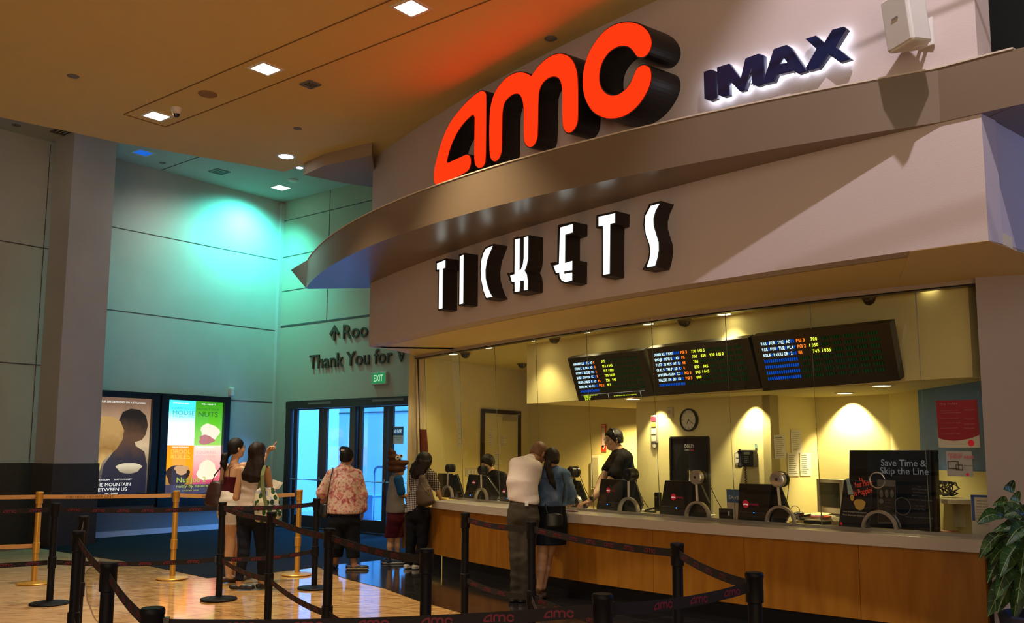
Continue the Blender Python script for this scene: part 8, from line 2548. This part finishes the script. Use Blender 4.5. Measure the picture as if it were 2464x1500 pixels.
b = MB(); c = J(1480, 1146, -.20) + vv((-.02, -.03, 0)); b.lathe(Vector(c), Vector((-.5, -.85, 0)), [(.022, -.02), (.022, .004)], 18); obj('badge', b, DISC, Hc.t)

# ---- I: seated clerk
I_ = Person('person', 'young dark-haired clerk in black tee seated at the left terminals', 13.10, (1195, 1300), zb=BZ + .001)
J = I_.J
hc = J(1176, 1116); fI = vv((-.60, -.70, -.38)); latI = vv((.75, -.62, 0))
shN, shF = J(1212, 1150, -.10), J(1178, 1150, .12); elN, wrN = J(1218, 1192, -.20), J(1188, 1202, -.50); elF, wrF = J(1172, 1190, .0), J(1172, 1202, -.44)
pel = J(1203, 1222, .10); kk = [pel + vv((-.30, -.22, .02)), pel + vv((-.16, -.32, .02))]


def bodyI(g):
    I_.head(g, hc, fI, 1.0, (-.2, -.3, 1)); g.chain([hc - vv((-.02, -.02, .06)), J(1188, 1137), J(1193, 1143)], [.05, .05, .07], .03)
    g.tube([J(1195, 1150), J(1199, 1185), pel], [(.17, .09), (.15, .11), (.15, .12)], latI)
    g.chain([shN, elN, wrN], [.05, .04, .026], .02); g.chain([shF, elF, wrF], [.05, .04, .026], .02)
    I_.hand(g, wrN, (-.6, -.7, -.05), (0, 0, -1), .95, .35); I_.hand(g, wrF, (-.3, -.9, -.05), (0, 0, -1), .95, .35)
    for s_, k_ in ((-.09, kk[0]), (.09, kk[1])):
        h_ = pel + latI * s_; kn = h_ + vv((-.16, -.14, -.10)); g.chain([h_, kn, kn * [1, 1, 0] + vv((0, 0, BZ + .06))], [.085, .058, .038], .03)


part(I_, 'body', [hc, wrN, wrF, pel, pel * [1, 1, 0] + vv((-.3, -.3, BZ)), elN], bodyI, SK2, .18)
I_.face()
part(I_, 'hair', [hc], lambda g: (cap(I_, g, .015, .052, -.045, .75), g.folds(.004, (48, 48, 40), 2)), HB, .15)
part(I_, 'tee_shirt', [J(1190, 1140), shN, shF, J(1203, 1222, .1), elN, elF], lambda g: (g.tube([J(1195, 1149), J(1199, 1185), J(1202, 1215, .08)], [(.185, .115), (.17, .13), (.17, .135)], latI), g.chain([shN, shN * .42 + elN * .58], [.074, .066], .03), g.chain([shF, shF * .42 + elF * .58], [.074, .066], .03), g.chain([J(1189, 1138), J(1193, 1144)], [.058, .08], .03), g.folds(.005)), blt, .18)
h1 = pel - latI * .09; h2 = pel + latI * .09
l1 = [h1, h1 + vv((-.16, -.14, -.10))]; l1.append(l1[1] * [1, 1, 0] + vv((0, 0, BZ + .06))); l2 = [h2, h2 + vv((-.16, -.14, -.10))]; l2.append(l2[1] * [1, 1, 0] + vv((0, 0, BZ + .06)))
pants(I_, pel, (.17, .14), latI, [l1, l2], bt, radii=[[.10, .08, .06], [.10, .08, .06]])
sz = pel[2] - .19
st = thing('stool', 'black stool under the seated clerk behind the counter', 'stool', (pel[0] + .03, pel[1] + .03, BZ + .001))
b = MB(); b.lathe((pel[0] + .03, pel[1] + .03, sz - .06), (0, 0, 1), [(.17, 0), (.18, .02), (.17, .055)], 24); obj('seat', b, BLK, st)
b = MB(); b.lathe((pel[0] + .03, pel[1] + .03, BZ + .001), (0, 0, 1), [(.20, 0), (.20, .015), (.03, .04), (.025, sz - BZ - .06)], 20); obj('pedestal', b, BLK, st)
